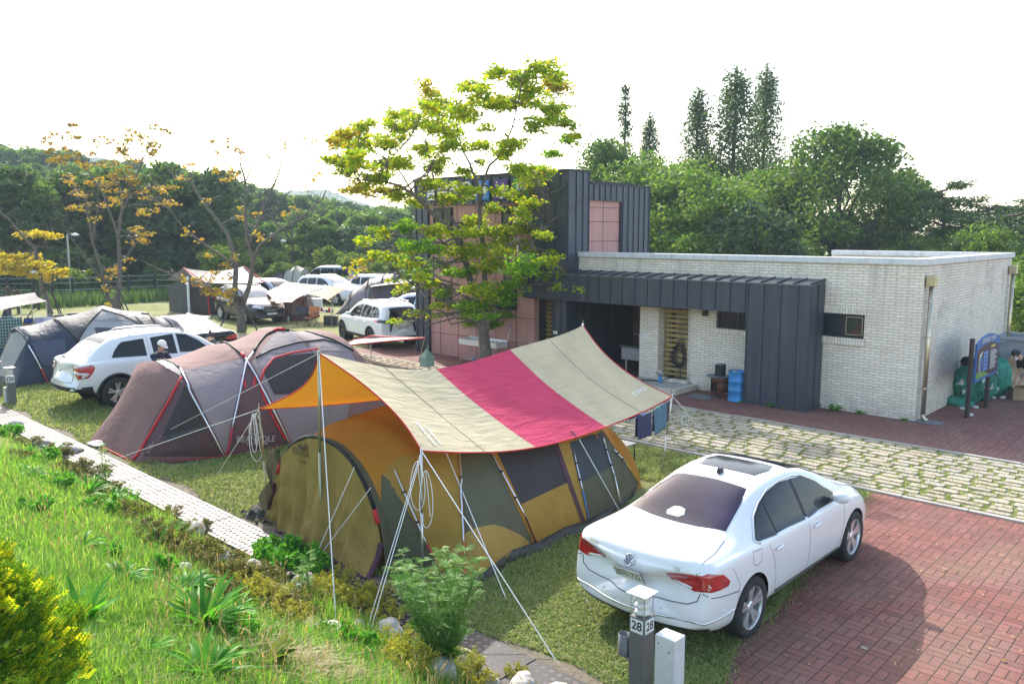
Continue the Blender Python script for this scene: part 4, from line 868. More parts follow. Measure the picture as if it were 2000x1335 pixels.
def make_car(name,label,cat,sp,loc,rz,group=None):
    t=T(name,label,cat,loc,rz,group,local=True); pm=sp['paint']; L,W=sp['L'],sp['W']
    me=car_shell(sp); bm=bmesh.new(); bm.from_mesh(me)
    full=BVHTree.FromBMesh(bm)
    # wheel arches
    R=sp['R']; RA=R+sp.get('gap',.055)
    for wx in sp['wx']:
        dele=[f for f in bm.faces if abs(f.calc_center_median().y)>W*.28 and math.hypot(f.calc_center_median().x-wx,f.calc_center_median().z-R)<RA]
        bmesh.ops.delete(bm,geom=dele,context='FACES')
        for v in bm.verts:
            if v.is_boundary and abs(v.co.y)>W*.28:
                d=math.hypot(v.co.x-wx,v.co.z-R)
                if RA*.5<d<RA*1.45 and v.co.z>R-.13: 
                    v.co.x=wx+(v.co.x-wx)*RA/d; v.co.z=R+(v.co.z-R)*RA/d
    loose=[v for v in bm.verts if not v.link_faces]; bmesh.ops.delete(bm,geom=loose,context='VERTS')
    bm.to_mesh(me); me.materials.clear(); me.materials.append(pm); me.materials.append(CLAD); me.polygons.foreach_set('use_smooth',[True]*len(me.polygons)); me.name='body'
    body=bpy.data.objects.new('body',me); COL.objects.link(body); body.parent=t; bm.free(); me.validate()
    # liners
    for wx in sp['wx']:
        for s in (1,-1):
            mb=MB(); ys=(s*(W/2-.03-.02),s*(W/2-.34)); n=20; rows=[[(wx+RA*1.01*math.cos(math.pi*i/n*1.16-.25),y,R+RA*1.01*math.sin(math.pi*i/n*1.16-.25)) for i in range(n+1)] for y in ys]; mb.grid(rows)
            mb.prism([(wx+RA*1.01*math.cos(2*math.pi*i/24),R+RA*1.01*math.sin(2*math.pi*i/24)) for i in range(24)],ys[1],ys[1]-s*.01); mb.build('wheel_well',UNDER,t)
    mb=MB(); mb.box(.5,L-.5,-W*.34,W*.34,sp['bot'][1][1]-.03 if len(sp['bot'])>1 else .2,sp['bot'][1][1]+.05); mb.build('floor_pan',UNDER,t)
    # wheels
    proto=None
    for wx in sp['wx']:
        for s in (-1,1):
            if proto is None:
                w=bpy.data.objects.new('wheel',None); COL.objects.link(w); w.parent=t; ORG[w]=V((0,0,0)); proto=w; tw=.115
                mb=MB(); r=R; ri=sp.get('ri',R*.70); mb.lathe([(ri*.96,-tw),(ri*1.02,-tw-.006),(r*.93,-tw-.008),(r*.985,-tw+.02),(r,-tw+.045),(r,tw-.045),(r*.985,tw-.02),(r*.93,tw+.004),(ri*1.02,tw),(ri*.96,tw)],36,axis='y'); mb.build('tyre',TYRE,w,smooth=True)
                mb=MB(); mb.lathe([(ri*1.0,-tw-.004),(ri*.95,-tw+.004),(ri*.92,-tw+.03),(ri*.9,tw)],36,axis='y'); rm=sp.get('rim',RIM)
                ns=sp.get('spokes',10)
                for k in range(ns):
                    a=2*math.pi*k/ns+(.14*(-1)**k if sp.get('twin') else 0); c,s2=math.cos(a),math.sin(a); 
                    wi,wo=.02,.027; yy=-tw+.012
                    def Q(r_,o_,y_): return (r_*c-o_*s2,y_,r_*s2+o_*c)
                    mb.add([Q(.04,-wi,yy+.02),Q(.04,wi,yy+.02),Q(ri*.95,wo,yy),Q(ri*.95,-wo,yy),Q(.04,-wi,yy+.05),Q(.04,wi,yy+.05),Q(ri*.95,wo,yy+.03),Q(ri*.95,-wo,yy+.03)],[(0,3,2,1),(4,5,6,7),(0,4,7,3),(1,2,6,5),(0,1,5,4)])
                mb.lathe([(0,-tw+.016),(.045,-tw+.018),(.062,-tw+.03),(.065,-tw+.07)],20,axis='y'); mb.build('rim',rm,w,smooth=False)
                mb=MB(); mb.lathe([(0,-.02),(ri*.62,-.02),(ri*.62,.0),(0,.0)],24,axis='y'); mb.lathe([(ri*.62,0),(ri*.94,.0)],24,axis='y'); mb.build('brake_disc',mat('brake_dark',(.06,.06,.06),.5,metal=.5),w)
            else:
                w=proto.copy(); COL.objects.link(w); w.parent=t
                for ch in proto.children: c_=ch.copy(); COL.objects.link(c_); c_.parent=w
            w.location=(wx,s*(W/2-.125),R); w.rotation_euler=(0,0,0 if s<0 else math.pi)
    # projection tools
    def side(x,z,s,off):
        h=full.ray_cast(V((x,s*3,z)),V((0,-s,0)))
        if h[0] is None: h=full.find_nearest(V((x,s*W/2,z)))
        n=h[1]; n=n if n.y*s>0 else -n; return h[0]+n*off
    def top(x,y,off):
        h=full.ray_cast(V((x,y,4)),V((0,0,-1)))
        if h[0] is None: h=full.find_nearest(V((x,y,1)))
        n=h[1]; n=n if n.z>0 else -n; return h[0]+n*off
    def end(y,z,s,off,cx=None):  # s=-1 rear ; cylindrical wrap: y is arc angle scaled
        cx=1.1 if s<0 else L-1.1; a=y; d=V((s*math.cos(a),math.sin(a),0)); h=full.ray_cast(V((cx,0,z))+d*4,-d)
        if h[0] is None: h=full.find_nearest(V((cx,0,z))+d*1.2)
        n=h[1]; n=n if n.dot(d)>0 else -n; return h[0]+n*off
    def scan(poly,nr,nc,fn):
        ys=[p[1] for p in poly]; y0,y1=min(ys)+1e-4,max(ys)-1e-4; rows=[]
        for i in range(nr+1):
            y=y0+(y1-y0)*i/nr; X=[]
            for k in range(len(poly)):
                a,b=poly[k],poly[(k+1)%len(poly)]
                if (a[1]-y)*(b[1]-y)<0: X.append(a[0]+(b[0]-a[0])*(y-a[1])/(b[1]-a[1]))
            if len(X)<2: continue
            xa,xb=min(X),max(X); rows.append([fn(xa+(xb-xa)*j/nc,y) for j in range(nc+1)])
        mb=MB(); mb.grid(rows); return mb
    def sline(pts,fn,r=.004,n=5,dens=.06,flat=1):
        P=[]
        for a,b in zip(pts,pts[1:]):
            k=max(2,int(math.dist(a,b)/dens))
            for i in range(k): P.append(fn(a[0]+(b[0]-a[0])*i/k,a[1]+(b[1]-a[1])*i/k))
        P.append(fn(*pts[-1])); mb=MB(); mb.tube(P,r,n,flat=flat); return mb
    lo=sp.get('lod',0)
    # side windows: dark surround then glass panes
    for s in (-1,1):
        for poly,gm in sp['swin']:
            scan(poly,12,12,lambda x,z:side(x,z,s,.0045 if gm is GAP else .0085)).build('side_window' if gm is not GAP else 'window_pillar',gm,t,smooth=True)
        if sp.get('wtrim'): sline(sp['wtrim'],lambda x,z:side(x,z,s,.006),.011,6,.05).build('window_trim',sp.get('trimmat',CHR),t,smooth=True)
        if not lo or lo==1:
            for pts in sp.get('gaps',[]): sline(pts,lambda x,z:side(x,z,s,-.001),.0035).build('door_gap',GAP,t)
        for (hx,hz) in sp.get('handles',[]):
            mb=MB(); p=side(hx,hz,s,.0); mb.ellip(p+V((0,s*.028,0)),(.105,.016,.017),12,6); mb.ellip(p+V((.08,s*.012,0)),(.02,.02,.014),8,5); mb.build('door_handle',pm if not sp.get('chromehandle') else CHR,t,smooth=True)
        mx,mz=sp['mirror']; p=side(mx,mz,s,0); mb=MB(); mb.ellip(p+V((-.02,s*.15,.03)),(.075,.115,.075),14,10); mb.beam(p,p+V((-.01,s*.1,.0)),.05,.03); mb.build('wing_mirror',sp.get('mirmat',pm),t,smooth=True)
        if sp.get('archclad'):
            for wx in sp['wx']:
                n=26; a0,a1=-.22,math.pi+.22; rows=[[],[]]
                for i in range(n+1):
                    a=a0+(a1-a0)*i/n
                    for k,rr_ in enumerate((RA-.004,RA+sp['archclad'])):
                        z=max(.16,R+rr_*math.sin(a)); q_=side(wx+rr_*math.cos(a),max(z,sp['bot'][1][1]+.05),s,.012); q_.x=wx+rr_*math.cos(a); q_.z=z; rows[k].append(q_)
                mb=MB(); mb.grid(rows); mb.build('arch_cladding',CLAD,t,smooth=True,solid=.012)
        if sp.get('sillclad'):
            a,b,z0,z1=sp['sillclad']; scan([(a,z0),(b,z0),(b,z1),(a,z1)],4,14,lambda x,z:side(x,z,s,.01)).build('sill_cladding',CLAD,t,smooth=True)
        if sp.get('siltrim'): sline(sp['siltrim'],lambda x,z:side(x,z,s,.006),.011,6).build('sill_strip',sp.get('silmat',CLAD),t,smooth=True)
        if sp.get('rails'):
            a,b,yy=sp['rails']; P=[top(a+(b-a)*i/12,s*yy,.0)+V((0,0,.055 if 0<i<12 else 0)) for i in range(13)]; mb=MB(); mb.tube(P,.018,8); mb.build('roof_rail',sp.get('railmat',STEEL),t,smooth=True)
    for poly,gm,nm in sp['twin_top']:
        scan(poly,16,16,lambda x,y:top(x,y,.006)).build(nm,gm,t,smooth=True)
    for pts,r in sp.get('topgaps',[]): sline(pts,lambda x,y:top(x,y,.0),r).build('panel_gap',GAP,t)
    for poly,gm,nm,s in sp.get('ends',[]):
        scan(poly,10,14,lambda a,z:end(a,z,s,.008)).build(nm,gm,t,smooth=True)
        if nm in('tail_lamp','head_lamp'): scan([(-a,z) for a,z in poly],10,14,lambda a,z:end(a,z,s,.008)).build(nm,gm,t,smooth=True)
    for pts,r,m_,nm,s in sp.get('endlines',[]): sline(pts,lambda a,z:end(a,z,s,.003),r,6,.04).build(nm,m_,t,smooth=True)
    if sp.get('plate'):
        s,z,txt,tilt=sp['plate']; p=end(0,z,s,.012); d=bpy.data.objects.new('number_plate',None)
        mb=MB(); w_,h_=sp.get('platesize',(.335,.155)); rz_=-math.pi/2 if s<0 else math.pi/2
        n1=(end(0,z+.05,s,0)-end(0,z-.05,s,0)); ti=math.atan2(n1.x*s*-1,n1.z)
        ex=V((0,-s*-1,0)); # text x axis
        Y_=V((n1.x,0,n1.z)).normalized(); X_=V((0,-1,0)) if s<0 else V((0,1,0)); Z_=X_.cross(Y_).normalized(); Rm=Matrix((X_,Y_,Z_)).transposed()
        for zz,m_,ww,hh,nm in ((0,BLK,w_+.012,h_+.012,'plate_frame'),(.006,PLT,w_,h_,'number_plate')):
            mb=MB(); c=[p+Rm@V((x,y,zz+k)) for k in (0,.005) for x,y in((-ww/2,-hh/2),(ww/2,-hh/2),(ww/2,hh/2),(-ww/2,hh/2))]; mb.add(c,[(0,3,2,1),(4,5,6,7),(0,1,5,4),(1,2,6,5),(2,3,7,6),(3,0,4,7)]); po=mb.build(nm,m_,t)
        if txt: text('plate_lettering',txt,h_*.78,p+Z_*.0125,Rm.to_euler(),mat('plate_ink',(.02,.02,.03),.6),po,.0008,fit=w_*.9)
    sp['fn']=(side,top,end,scan,sline)
    return t
def mirror_y(pts): return [(x,-y) for x,y in pts]
# ---- white sedan in the foreground (x forward from the rear bumper)
SED=dict(L=4.86,W=1.835,R=.335,ri=.245,wx=(1.06,3.86),gap=.045,paint=PW,xs=[0,.05,.14,.3,.5,.7,.9,1.06,1.25,1.5,1.75,2.0,2.3,2.6,2.9,3.15,3.4,3.6,3.86,4.1,4.35,4.55,4.7,4.8,4.86],
 top=[(0,.95),(.05,1.03),(.14,1.065),(.5,1.09),(.82,1.115),(1.1,1.225),(1.5,1.38),(1.85,1.462),(2.3,1.487),(2.7,1.47),(3.0,1.40),(3.4,1.22),(3.75,1.035),(4.1,.97),(4.5,.87),(4.75,.74),(4.86,.66)],
 belt=[(0,.93),(.14,.99),(.6,1.0),(1.2,.985),(2.2,.955),(3.3,.93),(3.8,.91),(4.4,.80),(4.86,.6)],bot=[(0,.33),(.2,.23),(.6,.2),(4.3,.18),(4.86,.24)],
 hw=[(0,.86),(.14,.895),(.5,.912),(1.0,.9175),(3.9,.9175),(4.4,.89),(4.7,.82),(4.86,.74)],rw=[(.6,.66),(1.2,.60),(1.8,.585),(2.6,.60),(3.0,.64),(3.5,.72)],
 rake_r=[(.2,.10),(.45,-.01),(.62,0),(.75,.05),(.95,.06),(1.0,.04),(1.1,.02)],rake_f=[(.2,.05),(.5,0),(.8,.12)],bowr=.24,
 swin=[([(1.275,.985),(1.215,1.01),(1.42,1.18),(1.62,1.275),(1.9,1.36),(2.2,1.385),(2.5,1.383),(2.72,1.35),(3.0,1.235),(3.40,.985),(3.36,.94),(2.4,.942)],GAP),([(1.28,.985),(1.22,1.01),(1.42,1.16),(1.62,1.265),(1.66,1.27),(1.66,.965)],GLS),([(1.70,.962),(1.70,1.285),(1.9,1.345),(2.14,1.372),(2.40,1.375),(2.40,.945)],GLS),([(2.47,.943),(2.47,1.372),(2.62,1.365),(2.85,1.30),(3.1,1.18),(3.38,.99),(3.36,.945)],GLS)],
 wtrim=[(1.26,.975),(1.20,1.01),(1.42,1.19),(1.62,1.285),(1.9,1.37),(2.2,1.398),(2.5,1.395),(2.72,1.36),(3.0,1.245),(3.42,.985)],trimmat=CHR,
 gaps=[[(1.42,.93),(1.50,.8),(1.58,.55),(1.62,.30)],[(2.44,.94),(2.46,.7),(2.44,.30)],[(3.50,.90),(3.48,.6),(3.40,.3)],[(1.62,.27),(3.4,.25)],[(.62,.90),(.75,.7),(.72,.55)],[(1.05,.95),(1.04,.83),(1.10,.79),(1.22,.80),(1.25,.93),(1.05,.95)]],
 handles=[(1.62,.845),(2.62,.83)],mirror=(3.24,1.0),siltrim=[(1.62,.335),(2.5,.325),(3.4,.315)],spokes=10,twin=1,
 twin_top=[([(.93,-.62),(1.66,-.50),(1.70,0),(1.66,.50),(.93,.62),(.86,.3),(.84,0),(.86,-.3)],GLV,'rear_window'),([(2.62,-.50),(2.68,0),(2.62,.50),(3.42,.66),(3.55,.3),(3.57,0),(3.55,-.3),(3.42,-.66)],GLS,'windscreen'),([(2.02,-.40),(2.02,.40),(2.28,.43),(2.50,.40),(2.50,-.40),(2.28,-.43)],mat('sunroof_glass',(.02,.022,.025),.12,spec=.2,var=.3,vs=20),'sunroof')],
 topgaps=[([(.80,-.68),(.5,-.735),(.2,-.74)],.004),([(.80,.68),(.5,.735),(.2,.74)],.004),([(3.62,-.70),(4.2,-.69),(4.6,-.56)],.004),([(3.62,.70),(4.2,.69),(4.6,.56)],.004)],
 ends=[([(.40,.90),(.43,.80),(.66,.74),(.98,.745),(1.02,.80),(.92,.90),(.78,.935),(.66,.93)],LRED,'tail_lamp',-1),([(-.80,.36),(-.80,.26),(.80,.26),(.80,.36),(.4,.31),(0,.30),(-.4,.31)],CLAD,'lower_valance',-1),
       ([(-.5,.33),(-.5,.62),(.5,.62),(.5,.33)],CLAD,'grille',1),([(.55,.60),(.6,.72),(.95,.74),(1.0,.66)],LWH,'head_lamp',1)],
 endlines=[([(-1.15,.455),(-.7,.44),(-.3,.432),(0,.43),(.3,.432),(.7,.44),(1.15,.455)],.012,CHR,'bumper_strip',-1),([(-.705,.73),(-.68,.65),(-.60,.60),(-.45,.585),(0,.575),(.45,.585),(.60,.60),(.68,.65),(.705,.73)],.0045,GAP,'panel_gap',-1),([(-1.2,.63),(-1.0,.66),(-.8,.70),(-.72,.735)],.004,GAP,'panel_gap',-1),([(1.2,.63),(1.0,.66),(.8,.70),(.72,.735)],.004,GAP,'panel_gap',-1),([(.71,.745),(.67,.93)],.005,GAP,'lamp_split',-1),([(-.71,.745),(-.67,.93)],.005,GAP,'lamp_split',-1),([(.47,.795),(.64,.765)],.016,LWH,'reverse_lamp',-1),([(-.47,.795),(-.64,.765)],.016,LWH,'reverse_lamp',-1)],
 plate=(-1,.79,'28저1722',0),platesize=(.36,.17))
CARX0=-3.68   # right body side on site x
sedan=make_car('parked_car','white sedan with violet-tinted rear window parked on the red brick beside bollard 28','car',SED,(CARX0-SED['W']/2,6.55,0),math.pi/2)
sd,tp,en,sc_,sl_=SED['fn']
mb=MB(); p=tp(1.88,0,0); mb.ellip(p+V((0,0,.02)),(.075,.03,.035),10,6); mb.ellip(p+V((-.045,0,.045)),(.03,.012,.03),8,5); mb.build('roof_antenna',BLK,sedan,smooth=True)
# boot badge, small lettering
def badge(t,en,z,r=.06,a0=0,s=-1):
    c=en(a0,z,s,.012); n1=(en(a0,z+.04,s,0)-en(a0,z-.04,s,0)).normalized(); X_=V((0,-1,0)) if s<0 else V((0,1,0)); Z_=X_.cross(n1).normalized(); P=lambda x,y,k=0:c+X_*x+n1*y+Z_*k
    mb=MB(); mb.tube([P(r*math.cos(a*math.pi/16),r*math.sin(a*math.pi/16)) for a in range(33)],r*.10,6); mb.tube([P(-.55*r,.80*r),P(-.12*r,.08*r),P(0,.32*r),P(.12*r,.08*r),P(.55*r,.80*r)],r*.075,5); mb.tube([P(-.86*r,.42*r),P(-.38*r,-.86*r),P(0,-.08*r),P(.38*r,-.86*r),P(.86*r,.42*r)],r*.075,5)
    mb.build('badge',CHR,t,smooth=True); mb=MB(); mb.add([P(r*math.cos(a*math.pi/12),r*math.sin(a*math.pi/12),-.006) for a in range(24)],[tuple(range(24))]); mb.build('badge_plate',mat('badge_grey',(.25,.26,.28),.4),t)
badge(sedan,en,.925)
def endtext(t,en,s_,a,z,size,m_,s=-1):
    c=en(a,z,s,.012); X_=(en(a+.04,z,s,0)-en(a-.04,z,s,0)).normalized(); X_=X_ if (X_.y<0)==(s<0) else -X_; Y_=(en(a,z+.03,s,0)-en(a,z-.03,s,0)).normalized(); Z_=X_.cross(Y_).normalized(); Y_=Z_.cross(X_); text('lettering',s_,size,c,Matrix((X_,Y_,Z_)).transposed().to_euler(),m_,t,.001)
endtext(sedan,en,'PASSAT',.50,.958,.045,CHR); endtext(sedan,en,'TDI',-.50,.945,.045,CHR)
for a in (-.95,-.35,.35,.95):
    c=en(a,.50,-1,.004); mb=MB(); mb.ellip(c,(.006,.018,.018),10,6); mb.build('parking_sensor',PW,sedan,smooth=True)
# sticker on the rear glass and child-seat shape
mb=sc_([(.92,.13),(.98,.16),(1.06,.15),(1.09,.05),(1.06,-.05),(.98,-.07),(.92,-.03)],6,6,lambda x,y:tp(x,y+.0,.009)); mb.build('parcel_shelf_item',mat('pale_green_sticker',(.28,.42,.36),.5),sedan,smooth=True)
# ---- white sport-utility pickup with hardtop behind the brown tent
SUVL=dict(L=4.85,W=1.95,R=.39,ri=.27,wx=(1.02,3.90),gap=.06,paint=PW,cladrow=3,xs=[0,.06,.16,.35,.6,.82,1.02,1.3,1.6,1.9,2.3,2.7,3.1,3.4,3.7,3.9,4.15,4.4,4.6,4.75,4.85],
 top=[(0,1.22),(.06,1.27),(.3,1.29),(.42,1.31),(.62,1.52),(.95,1.74),(1.3,1.81),(2.2,1.85),(2.9,1.81),(3.3,1.62),(3.7,1.32),(3.9,1.22),(4.4,1.12),(4.75,.95),(4.85,.85)],
 belt=[(0,1.18),(.5,1.20),(1.6,1.20),(3.6,1.14),(4.4,1.05),(4.85,.8)],bot=[(0,.5),(.3,.42),(.6,.36),(4.4,.34),(4.85,.4)],hw=[(0,.92),(.3,.955),(.6,.97),(4.1,.975),(4.6,.93),(4.85,.85)],rw=[(.4,.74),(1,.70),(2.8,.70),(3.3,.74)],
 rake_r=[(.3,.0),(.55,-.06),(.7,.06),(1.3,.10)],rake_f=[(.3,.05),(1.0,.05)],bowr=.10,bowf=.25,
 swin=[([(.93,1.25),(1.02,1.42),(1.16,1.58),(1.30,1.66),(1.78,1.67),(1.80,1.23)],GLS),([(1.98,1.22),(1.95,1.70),(2.55,1.72),(2.58,1.21)],GLS),([(2.66,1.21),(2.63,1.72),(2.9,1.68),(3.2,1.50),(3.5,1.24),(3.48,1.19)],GLS)],
 gaps=[[(1.86,1.72),(1.88,1.2),(1.95,.9),(2.0,.5)],[(2.62,1.2),(2.64,.5)],[(3.6,1.15),(3.56,.5)]],handles=[(2.12,1.03),(2.85,1.0)],mirror=(3.34,1.22),archclad=.05,spokes=10,twin=1,rim=RIM,rails=(1.45,2.9,.60),
 twin_top=[([(.42,-.60),(.78,-.56),(.80,0),(.78,.56),(.42,.60),(.40,0)],GLB,'rear_window'),([(.80,-.58),(.98,-.55),(.98,.55),(.80,.58)],BLK,'roof_spoiler'),([(2.95,-.6),(2.95,.6),(3.6,.72),(3.64,0),(3.6,-.72)],GLS,'windscreen')],
 ends=[([(.60,.98),(.60,1.13),(.95,1.15),(1.02,1.10),(.97,.95),(.88,.82),(.74,.80)],LRED,'tail_lamp',-1),([(-.95,.40),(-.95,.62),(.95,.62),(.95,.40)],CLAD,'rear_bumper',-1),([(.5,.75),(.5,.95),(.9,.98),(.95,.8)],LWH,'head_lamp',1)],
 endlines=[([(.64,.98),(.90,.93),(.80,.86)],.035,LWH,'reverse_lamp',-1),([(-.64,.98),(-.90,.93),(-.80,.86)],.035,LWH,'reverse_lamp',-1),([(-.55,1.18),(-.56,.72),(.56,.72),(.55,1.18)],.005,GAP,'panel_gap',-1),([(-.06,1.14),(.06,1.14)],.018,CHR,'tailgate_handle',-1)],plate=(-1,.52,'',0))
suvl=make_car('parked_suv','white pickup-style SUV with dark hardtop windows parked between the brown tent and the navy tent','car',SUVL,(-20.22-.975,6.62,0),math.pi/2)
suvl.scale=(.98,.96,.955); endtext(suvl,SUVL['fn'][2],'KHAN',.12,.93,.07,GAP)
mb=MB(); p=SUVL['fn'][1](.22,.25,0); mb.ellip(p,(.06,.14,.03),8,5); mb.build('lid_latch',BLK,suvl,smooth=True)
# ---- black saloon, tail towards the viewer
BMW=dict(SED); BMW.update(paint=PB,trimmat=BLK,swin=SED['swin'],twin_top=[(SED['twin_top'][0][0],GLB,'rear_window'),(SED['twin_top'][1][0],GLS,'windscreen')],plate=(-1,.68,'09머3671',0),platesize=(.45,.11),W=1.82,
 ends=[([(.38,.86),(.40,.78),(.70,.75),(1.0,.80),(1.02,.90),(.8,.93)],LRD2,'tail_lamp',-1),([(-.5,.33),(-.5,.62),(.5,.62),(.5,.33)],CLAD,'grille',1)],
 endlines=[([(-.60,.915),(-.62,.62),(.62,.62),(.60,.915)],.0045,GAP,'panel_gap',-1)],siltrim=None)
b0=G(382,682); b1=G(462,672)
bmw=make_car('parked_car','black sedan with red tail lamps under a cream awning next to the stooping person','car',BMW,(-28.75,14.15,0),math.radians(112))
# ---- SUV family
def suv(paint_,**k):
    d=dict(L=4.75,W=1.87,R=.36,ri=.26,wx=(.98,3.74),gap=.055,paint=paint_,cladrow=3,xs=[0,.06,.16,.35,.6,.82,1.0,1.3,1.6,1.9,2.3,2.7,3.1,3.4,3.7,3.95,4.2,4.45,4.6,4.75],
 top=[(0,1.05),(.05,1.30),(.2,1.52),(.35,1.60),(.8,1.655),(1.6,1.69),(2.3,1.68),(2.75,1.62),(3.1,1.42),(3.5,1.16),(3.8,1.07),(4.3,1.0),(4.6,.86),(4.75,.74)],
 belt=[(0,1.0),(.5,1.10),(1.5,1.06),(3.3,1.0),(4.2,.93),(4.75,.7)],bot=[(0,.36),(.3,.28),(.6,.25),(4.3,.24),(4.75,.3)],hw=[(0,.86),(.3,.92),(.8,.935),(4.0,.935),(4.5,.87),(4.75,.76)],rw=[(0,.62),(.3,.64),(1,.65),(2.7,.66),(3.3,.72)],
 rake_r=[(.2,.03),(.5,-.05),(.9,.02),(1.3,.03)],rake_f=[(.3,.04),(1.0,.05)],bowr=.14,bowf=.3,
 swin=[([(.42,1.14),(.52,1.36),(.66,1.47),(1.12,1.51),(1.20,1.08)],GLS),([(1.26,1.07),(1.20,1.52),(1.92,1.54),(1.98,1.045)],GLS),([(2.06,1.04),(2.0,1.54),(2.5,1.49),(2.85,1.32),(3.15,1.06),(3.12,1.01)],GLS)],
 gaps=[[(1.22,1.06),(1.45,.8),(1.5,.35)],[(2.02,1.05),(2.04,.35)],[(3.2,1.0),(3.16,.35)]],handles=[(1.42,.94),(2.25,.92)],mirror=(2.98,1.08),archclad=.05,sillclad=(1.3,3.4,.27,.42),spokes=10,twin=1,rails=(.7,2.5,.58),
 twin_top=[([(.02,-.55),(.03,-.55),(.26,-.50),(.26,.50),(.03,.55)],GLS,'rear_window'),([(2.62,-.55),(2.64,0),(2.62,.55),(3.3,.68),(3.42,0),(3.3,-.68)],GLS,'windscreen')],
 ends=[([(-.45,1.12),(-.42,1.42),(.42,1.42),(.45,1.12)],GLS,'rear_window',-1),([(.48,.92),(.46,1.02),(.75,1.06),(.95,1.05),(.9,.92)],LRED,'tail_lamp',-1),([(-.9,.36),(-.9,.55),(.9,.55),(.9,.36)],CLAD,'rear_bumper',-1),
   ([(-.34,.66),(-.36,.84),(.36,.84),(.34,.66)],BLK,'grille',1),([(.42,.74),(.42,.86),(.8,.92),(.88,.80)],LWH,'head_lamp',1),([(-.6,.36),(-.6,.56),(.6,.56),(.6,.36)],CLAD,'front_bumper',1)],
 endlines=[([(-.35,.66),(-.37,.85),(.37,.85),(.35,.66),(-.35,.66)],.014,CHR,'grille_surround',1)],plate=(-1,.72,'55더1392',0),platesize=(.48,.11))
    d.update(k); return d
# white SUV by the tower: rear faces right/viewer
S8=suv(PW,L=4.64,rim=RIMD,ends=[([(-.5,1.10),(-.46,1.45),(.46,1.45),(.5,1.10)],GLS,'rear_window',-1),([(.46,.96),(.44,1.06),(.75,1.09),(1.05,1.08),(1.0,.98)],BLK,'tail_lamp',-1),([(.9,.98),(.9,1.06),(1.08,1.07),(1.04,.99)],LRD2,'tail_lamp',-1),([(-.9,.30),(-.9,.48),(.9,.48),(.9,.30)],CLAD,'rear_bumper',-1)],plate=(-1,.80,'55더1992',0))
p=G(660,668); 
s8=make_car('parked_suv','white SUV with black tail lamps nosed away behind the red tarp beside the pink building','car',S8,(0,0,0),0)
suvB=suv(PB,plate=(1,.50,'35러8791',0),twin_top=[([(2.62,-.55),(2.64,0),(2.62,.55),(3.3,.68),(3.42,0),(3.3,-.68)],GLB,'windscreen')])
kia=make_car('parked_suv','black SUV facing the viewer with chrome-edged grille beside the grey cabin tent','car',suvB,(0,0,0),0)
SW=suv(PLB,lod=1,rails=None); bl=make_car('parked_car','pale blue-silver car mostly hidden behind the black SUV','car',SW,(0,0,0),0)
SW2=suv(PW,lod=1,twin_top=[([(2.62,-.55),(2.64,0),(2.62,.55),(3.3,.68),(3.42,0),(3.3,-.68)],GLB,'windscreen')]); w2=make_car('parked_suv','white SUV behind the peach-coloured tarp, its bonnet showing past the tarp edge','car',SW2,(0,0,0),0)
w3=dup(w2,(0,0,0),label='white car with bright windscreen right of the grey van behind the canopy tent')
w4=dup(bl,(0,0,0),label='pale car roof showing between the white SUV and the corner of the pink building')
VAN=suv(PS,L=5.12,W=1.92,lod=1,rails=None,cladrow=1,archclad=None,sillclad=None,xs=[0,.06,.16,.35,.6,.82,1.0,1.4,1.9,2.4,2.9,3.4,3.9,4.2,4.5,4.75,4.95,5.12],wx=(1.0,4.2),R=.35,
 top=[(0,1.15),(.05,1.5),(.18,1.78),(.4,1.88),(1.2,1.925),(3,1.925),(3.5,1.87),(4.0,1.55),(4.4,1.18),(4.8,1.0),(5.12,.8)],belt=[(0,1.08),(.5,1.15),(4.2,1.08),(5.12,.75)],bot=[(0,.36),(.3,.28),(.6,.25),(4.7,.24),(5.12,.3)],hw=[(0,.90),(.3,.95),(.8,.96),(4.5,.96),(4.9,.87),(5.12,.76)],rw=[(0,.74),(.3,.78),(3,.78),(4,.78)],
 swin=[([(.5,1.22),(.5,1.68),(.6,1.74),(1.75,1.75),(1.75,1.2)],GLS),([(1.8,1.2),(1.8,1.75),(3.0,1.75),(3.05,1.18)],GLS),([(3.15,1.18),(3.12,1.74),(3.5,1.70),(3.9,1.42),(4.15,1.16)],GLS)],
 gaps=[[(1.77,1.7),(1.78,.4)],[(3.1,1.75),(3.12,.4)]],handles=[(2.9,1.0)],mirror=(3.98,1.2),
 twin_top=[([(3.62,-.6),(3.62,.6),(4.35,.72),(4.38,0),(4.35,-.72)],GLS,'windscreen')],
 ends=[([(-.6,1.22),(-.56,1.72),(.56,1.72),(.6,1.22)],GLS,'rear_window',-1),([(.74,.92),(.72,1.1),(.78,1.3),(.92,1.28),(.95,1.05),(.88,.9)],LRD2,'tail_lamp',-1)],endlines=[],plate=(-1,.85,'71조6202',0))
van=make_car('parked_van','silver-grey van with dark windows and red tail lamps at the back of the camp','van',VAN,(0,0,0),0)
def place(o,sp,front,rear,L=None,side=-1):
    """stand a car so its given side wheels touch two ground points"""
    f,r=V(front),V(rear); d=(f-r); d.z=0; a=math.atan2(d.y,d.x); d.normalize(); n=V((-d.y,d.x,0))*side
    o.rotation_euler=(0,0,a); mid=r-d*sp['wx'][0]-n*(sp['W']/2); o.location=(mid.x,mid.y,0)
# nearest wheels in view (front wheel point, rear wheel point)
r_=G(690,706); place(s8,S8,G(668,663),G(668,663)+(G(795,700)-G(668,663)).normalized()*2.76,side=1)
place(kia,suvB,G(503,627),G(503,627)+(G(425,620)-G(503,627)).normalized()*2.76,side=-1)

